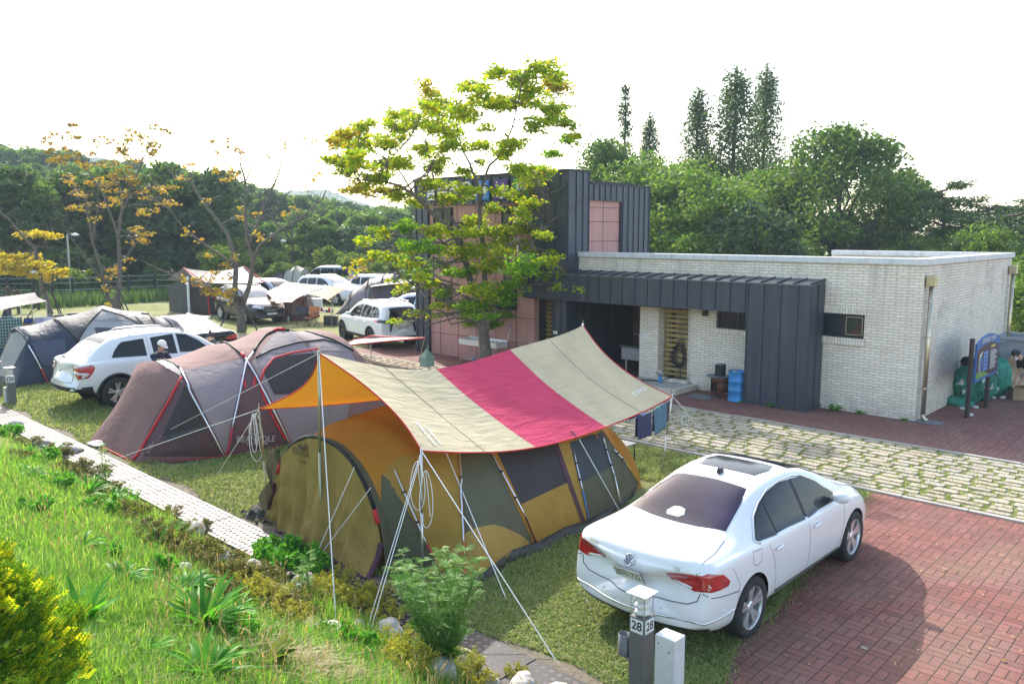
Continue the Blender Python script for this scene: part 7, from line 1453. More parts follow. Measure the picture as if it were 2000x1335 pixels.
def rubbish_bag(px,py,r,h,label,seed):
    q=G(px,py); t=T('rubbish_bag',label,'bag',(q.x,q.y,0),group='green rubbish bags by the wall'); blob('bag_skin',(q.x,q.y,h/2),(r,r,h/2*1.05),GMESH,None,None,seed,par=t)
    for i in range(7): 
        a=i*1.9+seed; mb=MB(); mb.obox((q.x+(r*.93)*math.cos(a),q.y+(r*.93)*math.sin(a),h*(.25+.09*i)),(.20,.02,.16),(.3*math.sin(i),.4*math.cos(i*2),a+math.pi/2)); mb.build('packed_waste',BAGW,t)
    return q
rubbish_bag(1889,786,.34,.92,'tall bulging green mesh rubbish bag left of the map board posts',3); rubbish_bag(1938,772,.40,.95,'wide bulging green mesh rubbish bag right of the map board posts',5); rubbish_bag(1914,780,.34,.9,'green rubbish bag between the two map board posts',8)
q=G(1857,790); blob('empty_bag',(q.x,q.y+.1,.06),(.42,.24,.13),GMESH,'flat empty green mesh bag lying on the paving by the brick wall','bag',9,.25); 
q=G(1876,782); t=T('mesh_cage','blue wire mesh cage standing against the brick side wall','cage',(q.x-.1,q.y+.3,0)); mb=MB(); cx,cy=q.x-.1,q.y+.35; BLC=mat('blue_wire',(.02,.06,.25),.5)
for i in range(13):
    f=i/12; mb.tube([(cx-.32,cy-.4+.8*f,0),(cx-.32,cy-.4+.8*f,1.0)],.008,4); mb.tube([(cx-.32+.64*f,cy-.4,0),(cx-.32+.64*f,cy-.4,1.0)],.008,4)
for z in (.02,.33,.66,1.0): mb.tube([(cx-.32,cy+.4,z),(cx-.32,cy-.4,z),(cx+.32,cy-.4,z)],.012,4)
mb.build('wire_panel',BLC,t)
q=G(1886,742); blob('dustbin_bag',(G(1889,786).x-.05,G(1889,786).y+.05,1.0),(.16,.16,.15),BLKC,'small black bag with white litter on top of the tall green bag','bag',12); 
DG=mat('grey_bin_plastic',(.27,.30,.33),.5,var=.08)
q=G(1958,762); bx,by=q.x-.35,q.y+1.4; t=T('large_bin','large open grey plastic skip bin behind the cardboard boxes','bin',(bx,by,0)); 
def taper(mb,x0,x1,y0,y1,z0,z1,e): mb.add([(x0+e,y0+e,z0),(x1-e,y0+e,z0),(x1-e,y1-e,z0),(x0+e,y1-e,z0),(x0,y0,z1),(x1,y0,z1),(x1,y1,z1),(x0,y1,z1)],[(3,2,1,0),(0,1,5,4),(1,2,6,5),(2,3,7,6),(3,0,4,7)])
mb=MB(); taper(mb,bx-.1,bx+2.1,by-.2,by+1.0,.12,1.32,.12); mb.build('tub',DG,t,solid=.02); mb=MB()
for a_ in ((bx-.16,bx+2.16,by-.26,by-.2),(bx-.16,bx+2.16,by+1.0,by+1.06),(bx-.16,bx-.1,by-.2,by+1.0),(bx+2.1,bx+2.16,by-.2,by+1.0)): mb.box(*a_,1.24,1.34)
mb.box(bx-.17,bx+.1,by-.29,by-.262,1.16,1.23); mb.build('rim',DG,t,bevel=.01)
for x in (bx+.1,bx+1.9): mb=MB(); mb.lathe([(0,-.03),(.08,-.03),(.08,.03),(0,.03)],14,(x,by-.05,.08),axis='y'); mb.build('castor',BLK,t)
t=T('red_bin','tall red bin with white print between the map board and the grey skip','bin',(bx-.55,by+.2,0)); mb=MB(); taper(mb,bx-.75,bx-.22,by-.1,by+.4,.05,1.2,.05); mb.build('tub',mat('red_plastic',(.55,.02,.03),.4),t,solid=.02); mb=MB(); mb.obox((bx-.42,by+.1,1.27),(.42,.42,.04),(0,-.25,0)); mb.build('lid',mat('red_plastic',(.55,.02,.03),.4),t)
CARD=mat('cardboard',(.36,.26,.17),.85,var=.18,vs=5)
def carton(px,py,z,s,rot,label,m_=CARD,open_=False):
    q=G(px,py); t=T('cardboard_box' if m_ is CARD else 'foam_box',label,'box',(q.x,q.y,z),group='boxes in the rubbish corner'); R=Euler(rot).to_matrix(); c=V((q.x,q.y,z+s[2]/2)); mb=MB(); mb.obox(c,s,rot); mb.build('carton_body',m_,t,bevel=.006)
    for k in ((-1,1) if open_ else ()): mb=MB(); mb.obox(c+R@V((0,k*(s[1]/2+.08),s[2]/2+.05)),(s[0],.2,.008),(rot[0]+k*.5,rot[1],rot[2])); mb.build('flap',m_,t)
    mb=MB(); mb.obox(c+R@V((0,0,s[2]/2+.002)),(s[0]*.98,.05,.003),rot); mb.build('tape',mat('tape',(.45,.36,.2),.4),t)
carton(1994,779,0,(.5,.42,.32),(0,0,.5),'open cardboard box at the bent person feet, nearest in the pile',open_=True); carton(1975,764,.28,(.55,.35,.12),(.5,.6,.3),'crushed tilted cardboard box on the pile'); carton(1968,757,.3,(.6,.45,.14),(.2,-.7,.9),'flattened cardboard box leaning against the grey skip'); carton(1983,755,.45,(.45,.4,.4),(.3,.4,.2),'bulky cardboard box high on the pile behind the person arm'); carton(1955,745,.2,(.5,.4,.5),(.1,.2,.6),'brown box beside the red bin'); carton(1964,763,0,(.36,.3,.3),(0,0,.4),'white foam box at the front of the pile',WHT)
for i,(px,py) in enumerate(((1976,776),(1938,778),(1968,770),(1880,800),(1894,812),(1905,797),(1958,778))):
    q=G(px,py); blob('litter',(q.x,q.y,.03),(.07,.035,.035),BAGW,'crumpled white litter on the paving near the boxes','litter',30+i,.3,'scraps of white litter')
q=G(1556,1151); blob('pebble',(G(1687,1267).x,G(1687,1267).y,.01),(.035,.02,.015),KERB,'small pale pebble on the red brick bay right of the sedan','stone',77)
# ------------------------------------------------------------------ low red tarp, drying net
def sheet(mb,P,n=12,sag=.15,mi=0):
    a,b,c,d=[V(p) for p in P]; rows=[]
    for i in range(n+1):
        u=i/n; rows.append([])
        for j in range(n+1):
            v=j/n; p=a.lerp(b,v).lerp(d.lerp(c,v),u); p.z-=sag*(math.sin(math.pi*u)*math.sin(math.pi*v)); ed=.10*(math.sin(math.pi*v)*(2*u-1)**5+math.sin(math.pi*u)*(2*v-1)**5*0); m_=(a+b+c+d)/4; p=p+(m_-p)*.10*max(math.sin(math.pi*v)*abs(2*u-1)**4,math.sin(math.pi*u)*abs(2*v-1)**4); rows[-1].append(p)
    mb.grid(rows,mi); return mb
def tarp(name,label,P,m_,sag,piping=None,cat='tarp',par=None,poles=(),lean=0):
    t=T(name,label,cat,(P[0][0],P[0][1],0)); mb=MB(); 
    sheet(mb,P,14,sag); mb.build('canopy',m_,t,smooth=True)
    if piping: 
        mb2=MB(); w=15; idx=[[i for i in range(w)],[i*w+w-1 for i in range(w)],[(w-1)*w+i for i in range(w)],[i*w for i in range(w)]]
        for k in idx: mb2.tube([mb.v[i] for i in k],.022,5)
        mb2.build('piping',piping,t)
    for top in poles: mb=MB(); tp_=V(top); mb.tube([(tp_.x,tp_.y,0),tp_+V((0,0,.05))],.018,6); mb.build('pole',GALV,t)
    return t
RDT=fabric('faded_red_brown_fabric',(.36,.22,.21),.15,.5,.6)
tarp('low_tarp','low faded red-brown tarp with bright red piping before the white SUV',[AD(652,677,25),AD(830,660,25.6),AD(726,655,27.5),AD(690,664,29)],RDT,.05,F_RED,poles=[AD(724,676,25.5)])
t=T('tarp_pole','leaning khaki pole at the right tip of the low red tarp','pole',G(818,706)); mb=MB(); mb.tube([G(818,706),AD(830,658,25.6)],.016,6); mb.build('tube',POLEG,t); mb=MB(); mb.tube([AD(830,658,25.6),AD(830,654,25.6)],.006,4); mb.build('pin',STEEL,t)
q=AD(834,700,24.2); t=T('drying_net','small pale green pyramid drying net hanging beside the pink building','net',(q.x,q.y,0)); NETM=mat('pale_green_net',(.30,.42,.36),.7,trans=.4); z1=AD(834,680,24.2).z; z2=AD(834,697,24.2).z; z3=z2-.28
mb=MB(); w=.17; mb.add([(q.x,q.y,z1),(q.x-w,q.y-w,z2),(q.x+w,q.y-w,z2),(q.x+w,q.y+w,z2),(q.x-w,q.y+w,z2)],[(0,1,2),(0,2,3),(0,3,4),(0,4,1)]); mb.build('net_top',NETM,t); mb=MB(); mb.box(q.x-w*.9,q.x+w*.9,q.y-w*.9,q.y+w*.9,z3,z2-.003); mb.build('net_basket',NETM,t); mb=MB(); mb.tube([(q.x+.02,q.y+.02,0),(q.x+.02,q.y+.02,z1+.1)],.012,5); mb.build('stand',POLEG,t)
# ------------------------------------------------------------------ navy tent and the left-hand camp
def navy_tent():
    t=T('dome_tent','navy and light grey tunnel-dome tent behind the white pickup-style SUV','tent',(-26.3,9,0)); nv=24
    z0=[V((-24.85-2.5*min(1,max(0,(j/nv-.2)/.6)),6.6,.01)) for j in range(nv+1)]
    S=[z0,superarch(-26.3,1.35,1.52,2.1,7.4,7.15,nv),superarch(-26.3,1.55,1.72,2.1,8.5,8.3,nv),superarch(-26.3,1.9,1.98,2.0,9.7,9.6,nv),superarch(-26.3,1.6,1.72,2.1,10.9,10.8,nv),superarch(-26.3,1.4,1.5,2.1,11.4,11.3,nv),superarch(-26.3,1.2,.05,2,11.8,11.8,nv)]
    mb=loft(S,7,.06); bv=bvh_of(mb); mb.build('shell',F_NAVY,t,smooth=True)
    def panel(n,p,m_,off=.012): surfpatch(bv,p,off,14,14).build(n,m_,t,smooth=True)
    panel('end_panel',[(2,712),(2,700),(25,648),(38,646),(57,660),(40,690),(18,735),(2,735)],F_LGR); panel('side_window',[(60,668),(126,662),(132,710),(82,714)],fabric('slate_window',(.07,.08,.12),.1,.5,.4)); panel('roof_panel',[(110,628),(185,604),(196,608),(168,640),(150,665),(135,648)],F_DK)
    panel('dome_panel',[(152,668),(172,636),(200,607),(222,612),(262,630),(290,645),(270,660),(180,668)],F_LGR,.016); panel('dome_vent',[(180,627),(202,612),(250,624),(252,628)],fabric('vent_shade',(.30,.30,.31),.2),.024); panel('door_window',[(184,641),(190,640),(236,642),(246,650),(190,658)],F_DK,.026); panel('rear_panel',[(262,616),(288,612),(302,630),(304,645),(292,644)],F_TAUPE,.02)
    for pts in ([(22,648),(32,642),(45,652),(55,668),(66,690),(95,748)],[(105,624),(116,628),(135,646),(150,666)],[(200,605),(180,625),(160,650),(152,668)],[(200,605),(240,618),(275,635),(292,645)],[(275,613),(290,614),(302,630),(304,643)]): surfline(bv,pts,.022,.03).build('pole_sleeve',F_BLK,t,smooth=True)
    surfline(bv,[(58,675),(66,692),(80,720)],.016,.05).build('pole',ALU,t); surfline(bv,[(80,720),(94,748)],.016,.05).build('pole',POLER,t); return t
navy_tent()
def check_mat():
    m,q,b=newmat('green_check_cloth'); o=q.sep(q.obj()); f=lambda a:q.m('GREATER_THAN',q.m('FRACT',q.m('MULTIPLY',a,11)),.5); s=q.m('MULTIPLY',q.m('ADD',f(q.m('ADD',o[0],o[1])),f(o[2])),.5); q.l.new(q.ramp(s,[(0,(.02,.06,.06)),(.5,(.10,.17,.16)),(1,(.33,.38,.34))]),b.inputs['Base Color']); b.inputs['Roughness'].default_value=.9; return m
def hang(label,px,py,w,h,d,m_,name='towel',cat='laundry',grp='laundry on the left camp line'):
    a,b_=AD(px,py,d),AD(px+w,py,d); b_.z=a.z; hh=h*d/F_PX; o=cloth(name,label,a,b_,hh,m_,grp,.02); return o
hang('green checked cloth hanging at the left edge behind the navy tent',-8,622,50,52,28.5,check_mat()); hang('small dark blue patterned towel on the left camp line',46,621,18,10,29,fabric('blue_pat',(.06,.08,.2),.1)); hang('lilac towel on the left camp line',67,620,18,16,29,fabric('lilac',(.55,.48,.62),.2)); hang('white towel with red print on the left camp line',85,619,18,14,29,fabric('whitetw',(.8,.72,.78),.2)); hang('dark grey towel left of the black one behind the navy tent',105,616,20,12,30,F_DK); hang('black towel right of the dark grey one behind the navy tent',131,612,21,10,30.5,fabric('blk_tw',(.03,.03,.05),.05))
a,b_=AD(-5,619,29),AD(155,611,30.6); mb=MB(); mb.tube([a,b_],.006,4); tag(mb.build('washing_line',ROPE),'washing line strung behind the navy tent','rope')
tarp('grey_tarp','grey-mauve tarp canopy at the left edge above folding chairs',[AD(-30,612,30),AD(92,588,31),AD(68,571,34),AD(-30,582,34)],F_TG,.08,None,poles=[AD(90,589,31),AD(62,596,31),AD(40,600,30.5)])
mb=MB(); q=AD(5,640,31); tt=T('small_tent','dark blue small tent under the grey tarp at the left edge','tent',(q.x,q.y,0)); mb.add([tuple(AD(-30,640,30))[:2]+(0,),tuple(AD(38,640,30))[:2]+(0,),tuple(AD(60,640,33))[:2]+(0,),tuple(AD(-30,640,34))[:2]+(0,),tuple(AD(8,604,31.5)),tuple(AD(18,604,33))],[(0,1,4),(1,2,5,4),(2,3,5),(3,0,4,5)]); mb.build('shell',fabric('dark_blue_fabric',(.03,.07,.13),.1),tt)
FRM=mat('wood_frame',(.32,.22,.13),.6)
def chair(px,py,d,m_,label,ang=0,frame=BLK,s=1.0,name='camp_chair'):
    q=AD(px,py,d); q.z=0; t=T(name,label,'chair',tuple(q),YAW+ang,'camp chairs',local=True); w=.26*s
    mb=MB(); mb.grid([[(-w+2*w*i/6,-.22*s+.44*s*j/5,(.42-.07*math.sin(math.pi*i/6)-.03*j/5)*s) for i in range(7)] for j in range(6)]); mb.build('seat',m_,t,smooth=True,solid=.006)
    mb=MB(); mb.grid([[(-w+2*w*i/6,(.22+.10*j/5-.03*math.sin(math.pi*i/6))*s,(.42+.45*j/5)*s) for i in range(7)] for j in range(6)]); mb.build('backrest',m_,t,smooth=True,solid=.006)
    for sx in (-1,1):
        for y0,y1 in ((-.24,.26),(.24,-.24)): mb=MB(); mb.tube([(sx*w*1.05,y0*s,0),(sx*w*1.02,y1*s,.46*s)],.012,5); mb.build('leg',frame,t)
        mb=MB(); mb.tube([(sx*w*1.06,-.24*s,.60*s),(sx*w*1.06,.26*s,.60*s)],.018,5); mb.build('armrest',frame,t)
    return t
chair(52,640,33,mat('orange_canvas',(.55,.30,.13),.8),'folding chair with orange canvas back under the left tarp',.2,FRM,1.25); chair(32,640,34,mat('tan_canvas',(.5,.42,.33),.8),'wood-framed folding chair with pale seat under the left tarp',2.6,FRM,1.1)
# awning beside the black sedan
tarp('cream_awning','small cream awning stretched beside the black sedan',[AD(305,646,30.0),AD(398,640,30),AD(412,617,31.5),AD(366,610,32.5)],F_CRM,-.1,None,poles=[AD(410,618,31)])
# ------------------------------------------------------------------ far camp
FR=V((math.cos(YAW),math.sin(YAW),0)); FF=V((-math.sin(YAW),math.cos(YAW),0))
def far_tent(label,ar,dist,W,m_,group=None,door=None,sl=F_BLK,name='dome_tent'):
    """ar: (px, height) arches left to right; axis runs across the view"""
    b=AD(ar[0][0],500,dist); t=T(name,label,'tent',(b.x,b.y,0),group=group); S=[]; nv=18
    for px,H in ar:
        c=AD(px,500,dist); c.z=0; S.append([c+FF*(-W*math.copysign(abs(math.cos(math.pi*j/nv))**.9,math.cos(math.pi*j/nv)))+V((0,0,max(.01,H)*abs(math.sin(math.pi*j/nv))**.85)) for j in range(nv+1)])
    mb=loft(S,5,.05); bv=bvh_of(mb); mb.build('shell',m_,t,smooth=True)
    for s_ in S[1:-1]: mb=MB(); mb.tube([p+V((0,0,.02))-FF*.01 for p in s_],.022,5); mb.build('pole_sleeve',sl,t)
    for poly,mm in (door or []): surfpatch(bv,poly,.03,8,8).build('door_panel',mm,t,smooth=True)
    return t
far_tent('small brown tent with mesh door below the peach tarp',[(540,.1),(556,1.0),(575,1.18),(598,1.15),(612,.1)],41.5,1.1,F_BRD,door=[([(560,600),(562,590),(590,590),(594,615),(566,615)],F_TAUPE)])
far_tent('taupe dome tent far behind, left of the peach tarp peak, left of two',[(522,.1),(530,1.2),(550,1.7),(562,1.6),(572,.2)],60,1.6,F_TAUPE); far_tent('pale taupe dome tent far behind the peach tarp peak, right of two',[(553,.3),(562,1.75),(580,1.9),(596,1.7),(604,.2)],60,1.6,F_CRM)
far_tent('brown and grey canopy tent with raised awning roof right of the far van',[(664,.05),(690,1.15),(722,1.75),(750,1.95),(772,2.1),(778,1.9)],45,1.7,F_TAUPE,door=[([(726,566),(772,562),(774,602),(742,604)],F_BRD),([(700,568),(722,563),(715,604),(672,604)],F_GRY),([(732,570),(765,566),(766,598),(744,600)],fabric('blue_grey_mesh',(.08,.10,.13),.1))])
tarp('tent_awning','brown awning roof reaching right from the far canopy tent',[AD(722,560,43.5),AD(798,552,43),AD(812,545,45),AD(745,542,47)],F_TAUPE,-.12); tarp('cream_awning','cream awning sheet behind the seated person at the far canopy tent',[AD(775,606,47),AD(812,606,47),AD(812,562,48),AD(782,562,48)],F_CRM,.05)
# grey cabin tent
t=T('cabin_tent','large grey cabin tent with dark mesh walls and red trim left of the black SUV','tent',tuple(V((G(370,604).x,G(370,604).y,0))))
e=lambda px,py,d:AD(px,py,d)
A0,A1_=e(358,523,46.5),e(476,520,49); mb=MB(); rows=[]
for i in range(13):
    u=i/12; r=A0.lerp(A1_,u); r.z-=.22*math.sin(math.pi*u); lo=e(402,552,44.5).lerp(e(517,551,46.5),u); lo.z-=.05*math.sin(math.pi*u); rows.append([r.lerp(lo,j/8)-V((0,0,.12*math.sin(math.pi*j/8))) for j in range(9)])
mb.grid(rows); rows=[]
for i in range(13):
    u=i/12; r=A0.lerp(A1_,u); r.z-=.22*math.sin(math.pi*u); lo=e(322,548,48.5).lerp(e(450,548,52),u); rows.append([r.lerp(lo,j/6) for j in range(7)])
mb.grid(rows); mb.build('roof',F_TG,t,smooth=True)
def wallq(a,b,zt_a,zt_b): return [V((a.x,a.y,0)),V((b.x,b.y,0)),V((b.x,b.y,zt_b)),V((a.x,a.y,zt_a))]
gl_=lambda px,d:AD(px,500,d)
for px0,d0,z0,px1,d1,z1,m_,nm in ((325,48,1.35,362,45.5,1.95,F_DK,'mesh_wall'),(362,45.5,1.95,404,44.5,1.35,F_MESH,'mesh_wall'),(404,44.6,1.33,512,46.5,1.33,F_MESH,'side_wall')):
    Q=wallq(gl_(px0,d0),gl_(px1,d1),z0,z1); mb=MB(); mb.grid([[Q[0].lerp(Q[1],i/8).lerp(Q[3].lerp(Q[2],i/8),j/6)+FF*.03*math.sin(i*1.9)*(1-j/6) for i in range(9)] for j in range(7)]); mb.build(nm,m_,t,smooth=True)
mb=MB(); mb.tube([e(402,552,44.5),A0],.035,5); mb.build('red_trim',F_RED,t); mb=MB(); mb.tube([A1_,e(517,551,46.5)],.035,5); mb.build('red_trim',F_RED,t); mb=MB(); mb.tube([gl_(402,44.4)+V((0,0,1.35))-V((0,0,gl_(402,44.4).z)),gl_(404,44.4)-V((0,0,gl_(404,44.4).z))],.035,5); mb.build('red_trim',F_RED,t); mb=MB(); q=gl_(364,45.2); mb.tube([V((q.x,q.y,0)),V((q.x,q.y,1.95))],.07,6); mb.build('rolled_door',WHT,t)
# peach tarp
PT=T('peach_tarp','beige and peach two-winged tarp on thin poles above the small brown tent','tarp',tuple(V((AD(598,600,40).x,AD(598,600,40).y,0)))); mb=MB(); sheet(mb,[e(517,570,41),e(598,573,39.6),e(648,558,41),e(558,550,44)],14,.10); sheet(mb,[e(517,570,41),e(540,592,38.5),e(570,590,38.5),e(598,573,39.6)],10,.03); mb.build('left_wing',F_BEI,PT,smooth=True)
mb=MB(); sheet(mb,[e(598,573,39.6),e(640,586,38.5),e(679,563,41),e(648,558,41)],12,-.03); mb.build('right_wing',mat('peach_fabric',(.72,.45,.28),.7,trans=.4),PT,smooth=True)
for px,py,gy,d in ((598,571,627,39.6),(647,556,628,41)): mb=MB(); tq=e(px,py,d); mb.tube([(tq.x,tq.y,0),tq],.02,6); mb.build('pole',BLK if px==598 else GALV,PT)
chair(592,620,38.2,F_DK,'black camp chair, left one before the small brown tent',.3); chair(608,620,38,mat('orange_seat',(.5,.16,.04),.7),'black and orange camp chair right of the first before the small brown tent',-.3)
def ctable(px,d,w,z,label,topm,leg=BLK):
    q=AD(px,500,d); t=T('camp_table',label,'table',(q.x,q.y,0),YAW,'camp tables',local=True); mb=MB(); mb.box(-w/2,w/2,-.25,.25,z-.03,z); mb.build('table_top',topm,t,bevel=.004)
    for sx in (-1,1):
        for sy in (-1,1): mb=MB(); mb.tube([(sx*w*.45,sy*.22,z-.03),(sx*w*.48,sy*.24,0)],.013,5); mb.build('leg',leg,t)
    return q
q=ctable(628,38.3,.9,.62,'cluttered grill table with pots right of the camp chairs',mat('table_wood',(.30,.22,.15),.6),STEEL); rr=random.Random(4)
for i in range(9): p=q+FR*(-.4+.1*i)+FF*rr.uniform(-.15,.15); h=rr.uniform(.08,.2); mb=MB(); mb.lathe([(0,0),(.05,0),(.055,h*.7),(.02,h),(0,h)],10,(p.x,p.y,.62)); tag(mb.build('cooking_pot',[STEEL,WHT,BLK,F_RED][i%4],smooth=True),'small pot or jar on the cluttered grill table','pot','pots and jars on the grill table')
q=AD(648,500,38.2); t=T('storage_crate','black storage crate standing at the right pole of the peach tarp','crate',(q.x,q.y,0),YAW,local=True); mb=MB(); mb.box(-.42,.18,-.2,.2,.0,.42); mb.build('crate_body',BLK,t,bevel=.01); mb=MB(); mb.box(-.44,.2,-.22,.22,.42,.45); mb.build('lid',mat('table_wood',(.30,.22,.15),.6),t)
for px,d,lb in ((604,46,'white cool box left of two behind the peach tarp'),(618,45.5,'white cool box with red label right of two behind the peach tarp')):
    q=AD(px,500,d); t=T('cool_box',lb,'cool box',(q.x,q.y,0),YAW,local=True); mb=MB(); mb.box(-.22,.22,-.2,.2,0,.62); mb.build('box_body',WHT,t,bevel=.015); mb=MB(); mb.box(-.235,.235,-.215,.215,.62,.68); mb.build('lid',WHT,t,bevel=.01)
# water bottle, orange flag
q=AD(563,617,40); q.z=0; mb=MB(); mb.lathe([(0,0),(.05,0),(.05,.22),(.02,.28),(.02,.31),(0,.31)],10,tuple(q)); tag(mb.build('water_bottle',mat('clear_blue_plastic',(.4,.5,.6),.1),smooth=True),'clear water bottle standing at the foot of the small brown tent','bottle')
q=AD(307,576,60); t=T('orange_flag','orange cloth on a thin stake in the weeds left of the grey cabin tent','flag',(q.x,q.y,0)); mb=MB(); mb.tube([(q.x,q.y,0),(q.x,q.y,.9)],.02,5); mb.build('stake',POLEG,t); mb=MB(); mb.grid([[q+FR*(-.16+.32*i/4)+V((0,0,.55-q.z-.4*j/4-.05*abs(i-2)))+FF*.03*math.sin(i*2) for i in range(5)] for j in range(5)]); mb.build('cloth',mat('orange_cloth',(.75,.13,.02),.7,trans=.3),t,smooth=True)
# fence, lamps, sign, playground
t=T('wire_fence','dark post-and-wire fence along the foot of the wood','fence',tuple(AD(137,500,57).xy)+(0,)); FP=[]
for px in (-40,10,60,98,137,196,248,300,350,400): q=AD(px,500,56+abs(px-140)*.01); FP.append(q); mb=MB(); mb.box(q.x-.06,q.x+.06,q.y-.06,q.y+.06,0,1.55); mb.build('post',BLK,t)
for z in (.4,.8,1.2,1.5): mb=MB(); mb.tube([V((q.x,q.y,z)) for q in FP],.012,4); mb.build('wire',STEEL,t)
t=T('timber_railing','dark timber ramp railing at the far left edge','railing',tuple(AD(0,500,50).xy)+(0,)); 
for px,z0 in ((-30,1.7),(10,1.45),(28,1.25)): q=AD(px,500,50); mb=MB(); mb.box(q.x-.07,q.x+.07,q.y-.07,q.y+.07,0,z0); mb.build('post',mat('railing_timber',(.07,.05,.04),.8),t)
for dz in (-.1,-.5): a,b_=AD(-30,500,50),AD(38,500,50); a.z=1.7+dz; b_.z=1.1+dz; mb=MB(); mb.beam(a,b_,.08,.1); mb.build('rail',mat('railing_timber',(.07,.05,.04),.8),t)
def lamp_post(px,d,h,label,arm=.5,m_=mat('tan_post',(.36,.33,.26),.6)):
    q=AD(px,500,d); t=T('lamp_post',label,'lamp post',(q.x,q.y,0)); mb=MB(); mb.tube([(q.x,q.y,0),(q.x,q.y,h)],[.08,.06],8); mb.build('pole',m_,t,smooth=True); a=V((q.x,q.y,h)); mb=MB(); mb.tube([a,a+FR*arm*.5+V((0,0,.08)),a+FR*arm],.03,6); mb.build('arm',m_,t,smooth=True); mb=MB(); mb.lathe([(0,.12),(.2,.02),(.24,-.04),(.0,-.1)],14,tuple(a+FR*arm)); mb.build('lamp_head',WHT,t,smooth=True)
lamp_post(134,58,4.1,'slim tan lamp post with white dish lamp by the fence, left part of the camp'); lamp_post(532,66,3.6,'lamp post with hanging white lamp beyond the shrubs, middle left',.9,mat('grey_lamp_post',(.3,.3,.3),.6))
q=AD(68,500,52); t=T('direction_sign','blue and white sign on a dark post behind the yellow tree','sign',(q.x,q.y,0)); mb=MB(); mb.tube([(q.x,q.y,0),(q.x,q.y,2.3)],.06,6); mb.build('post',BLK,t); mb=MB(); mb.obox(AD(70,523,51.9),(.75,.05,.28),(0,0,YAW)); mb.build('blue_panel',mat('sign_blue',(.03,.10,.55),.5),t); mb=MB(); mb.obox(AD(68,534,51.9),(.55,.05,.35),(0,0,YAW)); mb.build('white_panel',WHT,t)
q=AD(660,500,92); t=T('play_structure','brown timber play frame with yellow tube slide beyond the shrubs','playground',(q.x,q.y,0)); TB=mat('play_timber',(.22,.11,.07),.8)
for px in (590,612,626,650,660,672,690): a=AD(px,500,92); mb=MB(); mb.tube([(a.x,a.y,0),(a.x,a.y,1.9 if px<640 else 3.6)],.14,7); mb.build('post',TB,t)
for z,p0,p1 in ((1.9,580,632),(1.5,580,632),(3.4,646,694)): a,b_=AD(p0,500,92),AD(p1,500,92); a.z=b_.z=z; mb=MB(); mb.beam(a,b_,.2,.2); mb.build('beam',TB,t)
a=AD(618,500,90); mb=MB(); mb.tube([(a.x,a.y,1.7),(a.x+1,a.y-1,1.2),(a.x+1.8,a.y-2,.4)],.5,12); mb.build('tube_slide',mat('yellow_plastic',(.6,.38,.05),.4),t,smooth=True)
# ------------------------------------------------------------------ plants and stones of the bank
def SL(px,py):
    d=ray(px,py); t=(CAMH-.44*4.95)/(-d.z-.44*d.y) if (-d.z-.44*d.y)>0 else 99
    p=V((d.x*t,d.y*t,CAMH+d.z*t))
    if p.y>4.95 or t<0: p=G(px,py)
    return p
L_ROS=leafmat('broad_weed_leaf',[(0,(.05,.20,.015)),(.6,(.10,.34,.03)),(1,(.22,.46,.05))],.45,.5,.25); L_AZ=leafmat('azalea_leaf',[(0,(.06,.09,.02)),(.6,(.14,.16,.03)),(1,(.26,.17,.05))],.35); L_RAG=leafmat('ragweed_leaf',[(0,(.08,.22,.03)),(.7,(.18,.36,.07)),(1,(.34,.52,.14))],.5); L_DRY=leafmat('dry_grass',[(0,(.35,.24,.12)),(1,(.55,.42,.24))],.3)
L_GOLD=leafmat('golden_conifer',[(0,(.26,.40,.02)),(.5,(.46,.52,.02)),(1,(.62,.48,.02))],.45); L_THU=leafmat('green_conifer',[(0,(.05,.14,.01)),(1,(.18,.32,.02))],.35); L_YW=leafmat('yellow_weed',[(0,(.25,.27,.03)),(1,(.42,.38,.06))],.4)
STONE=mat('pale_stone',(.44,.41,.36),.85,var=.35,vs=7,bump=.8,bs=18,bd=.03,col2=(.58,.55,.49)); r7=np.random.default_rng(77)
def straps(n,L,W,rng,up=(.5,1.2),curve=1.0,seg=4):
    Vs=[];F=[]
    for i in range(n):
        a=rng.uniform(0,6.283); el=rng.uniform(*up); l=L*rng.uniform(.6,1.2); w=W*rng.uniform(.7,1.2); d=np.array([math.cos(a),math.sin(a),0]); s=np.array([-math.sin(a),math.cos(a),0]); p=d*.01*rng.random()+s*rng.normal(0,.02); e=el; b=len(Vs); tw=rng.normal(0,.3)
        for k in range(seg+1):
            f=k/seg; ww=w*math.sin(math.pi*min(1,.12+f*.86))**.8*.5; sv=s*math.cos(tw)+np.array([0,0,1])*math.sin(tw); Vs.append(p-sv*ww); Vs.append(p+np.array([0,0,-w*.12])); Vs.append(p+sv*ww); p=p+(d*math.cos(e)+np.array([0,0,1])*math.sin(e))*l/seg; e-=curve*rng.uniform(.25,.5)
        for k in range(seg):
            q=b+3*k; F+= [(q,q+1,q+4,q+3),(q+1,q+2,q+5,q+4)]
    return np.array(Vs),np.array(F)
def weed(px,py,label,kindn='broad_leaf_weed',n=38,L=.34,W=.045,m_=L_ROS,grp='broad-leaved weeds on the bank',up=(.5,1.35),curve=1.0):
    p=SL(px,py); Vs,F=straps(int(n*1.4),L*1.2,W,r7,up,curve); o=np_mesh(kindn,Vs,F,m_,None,None,tuple(p),smooth=True); return tag(o,label,'plant',grp)
wl_='lush clump of long bright green strap leaves on the grass bank'
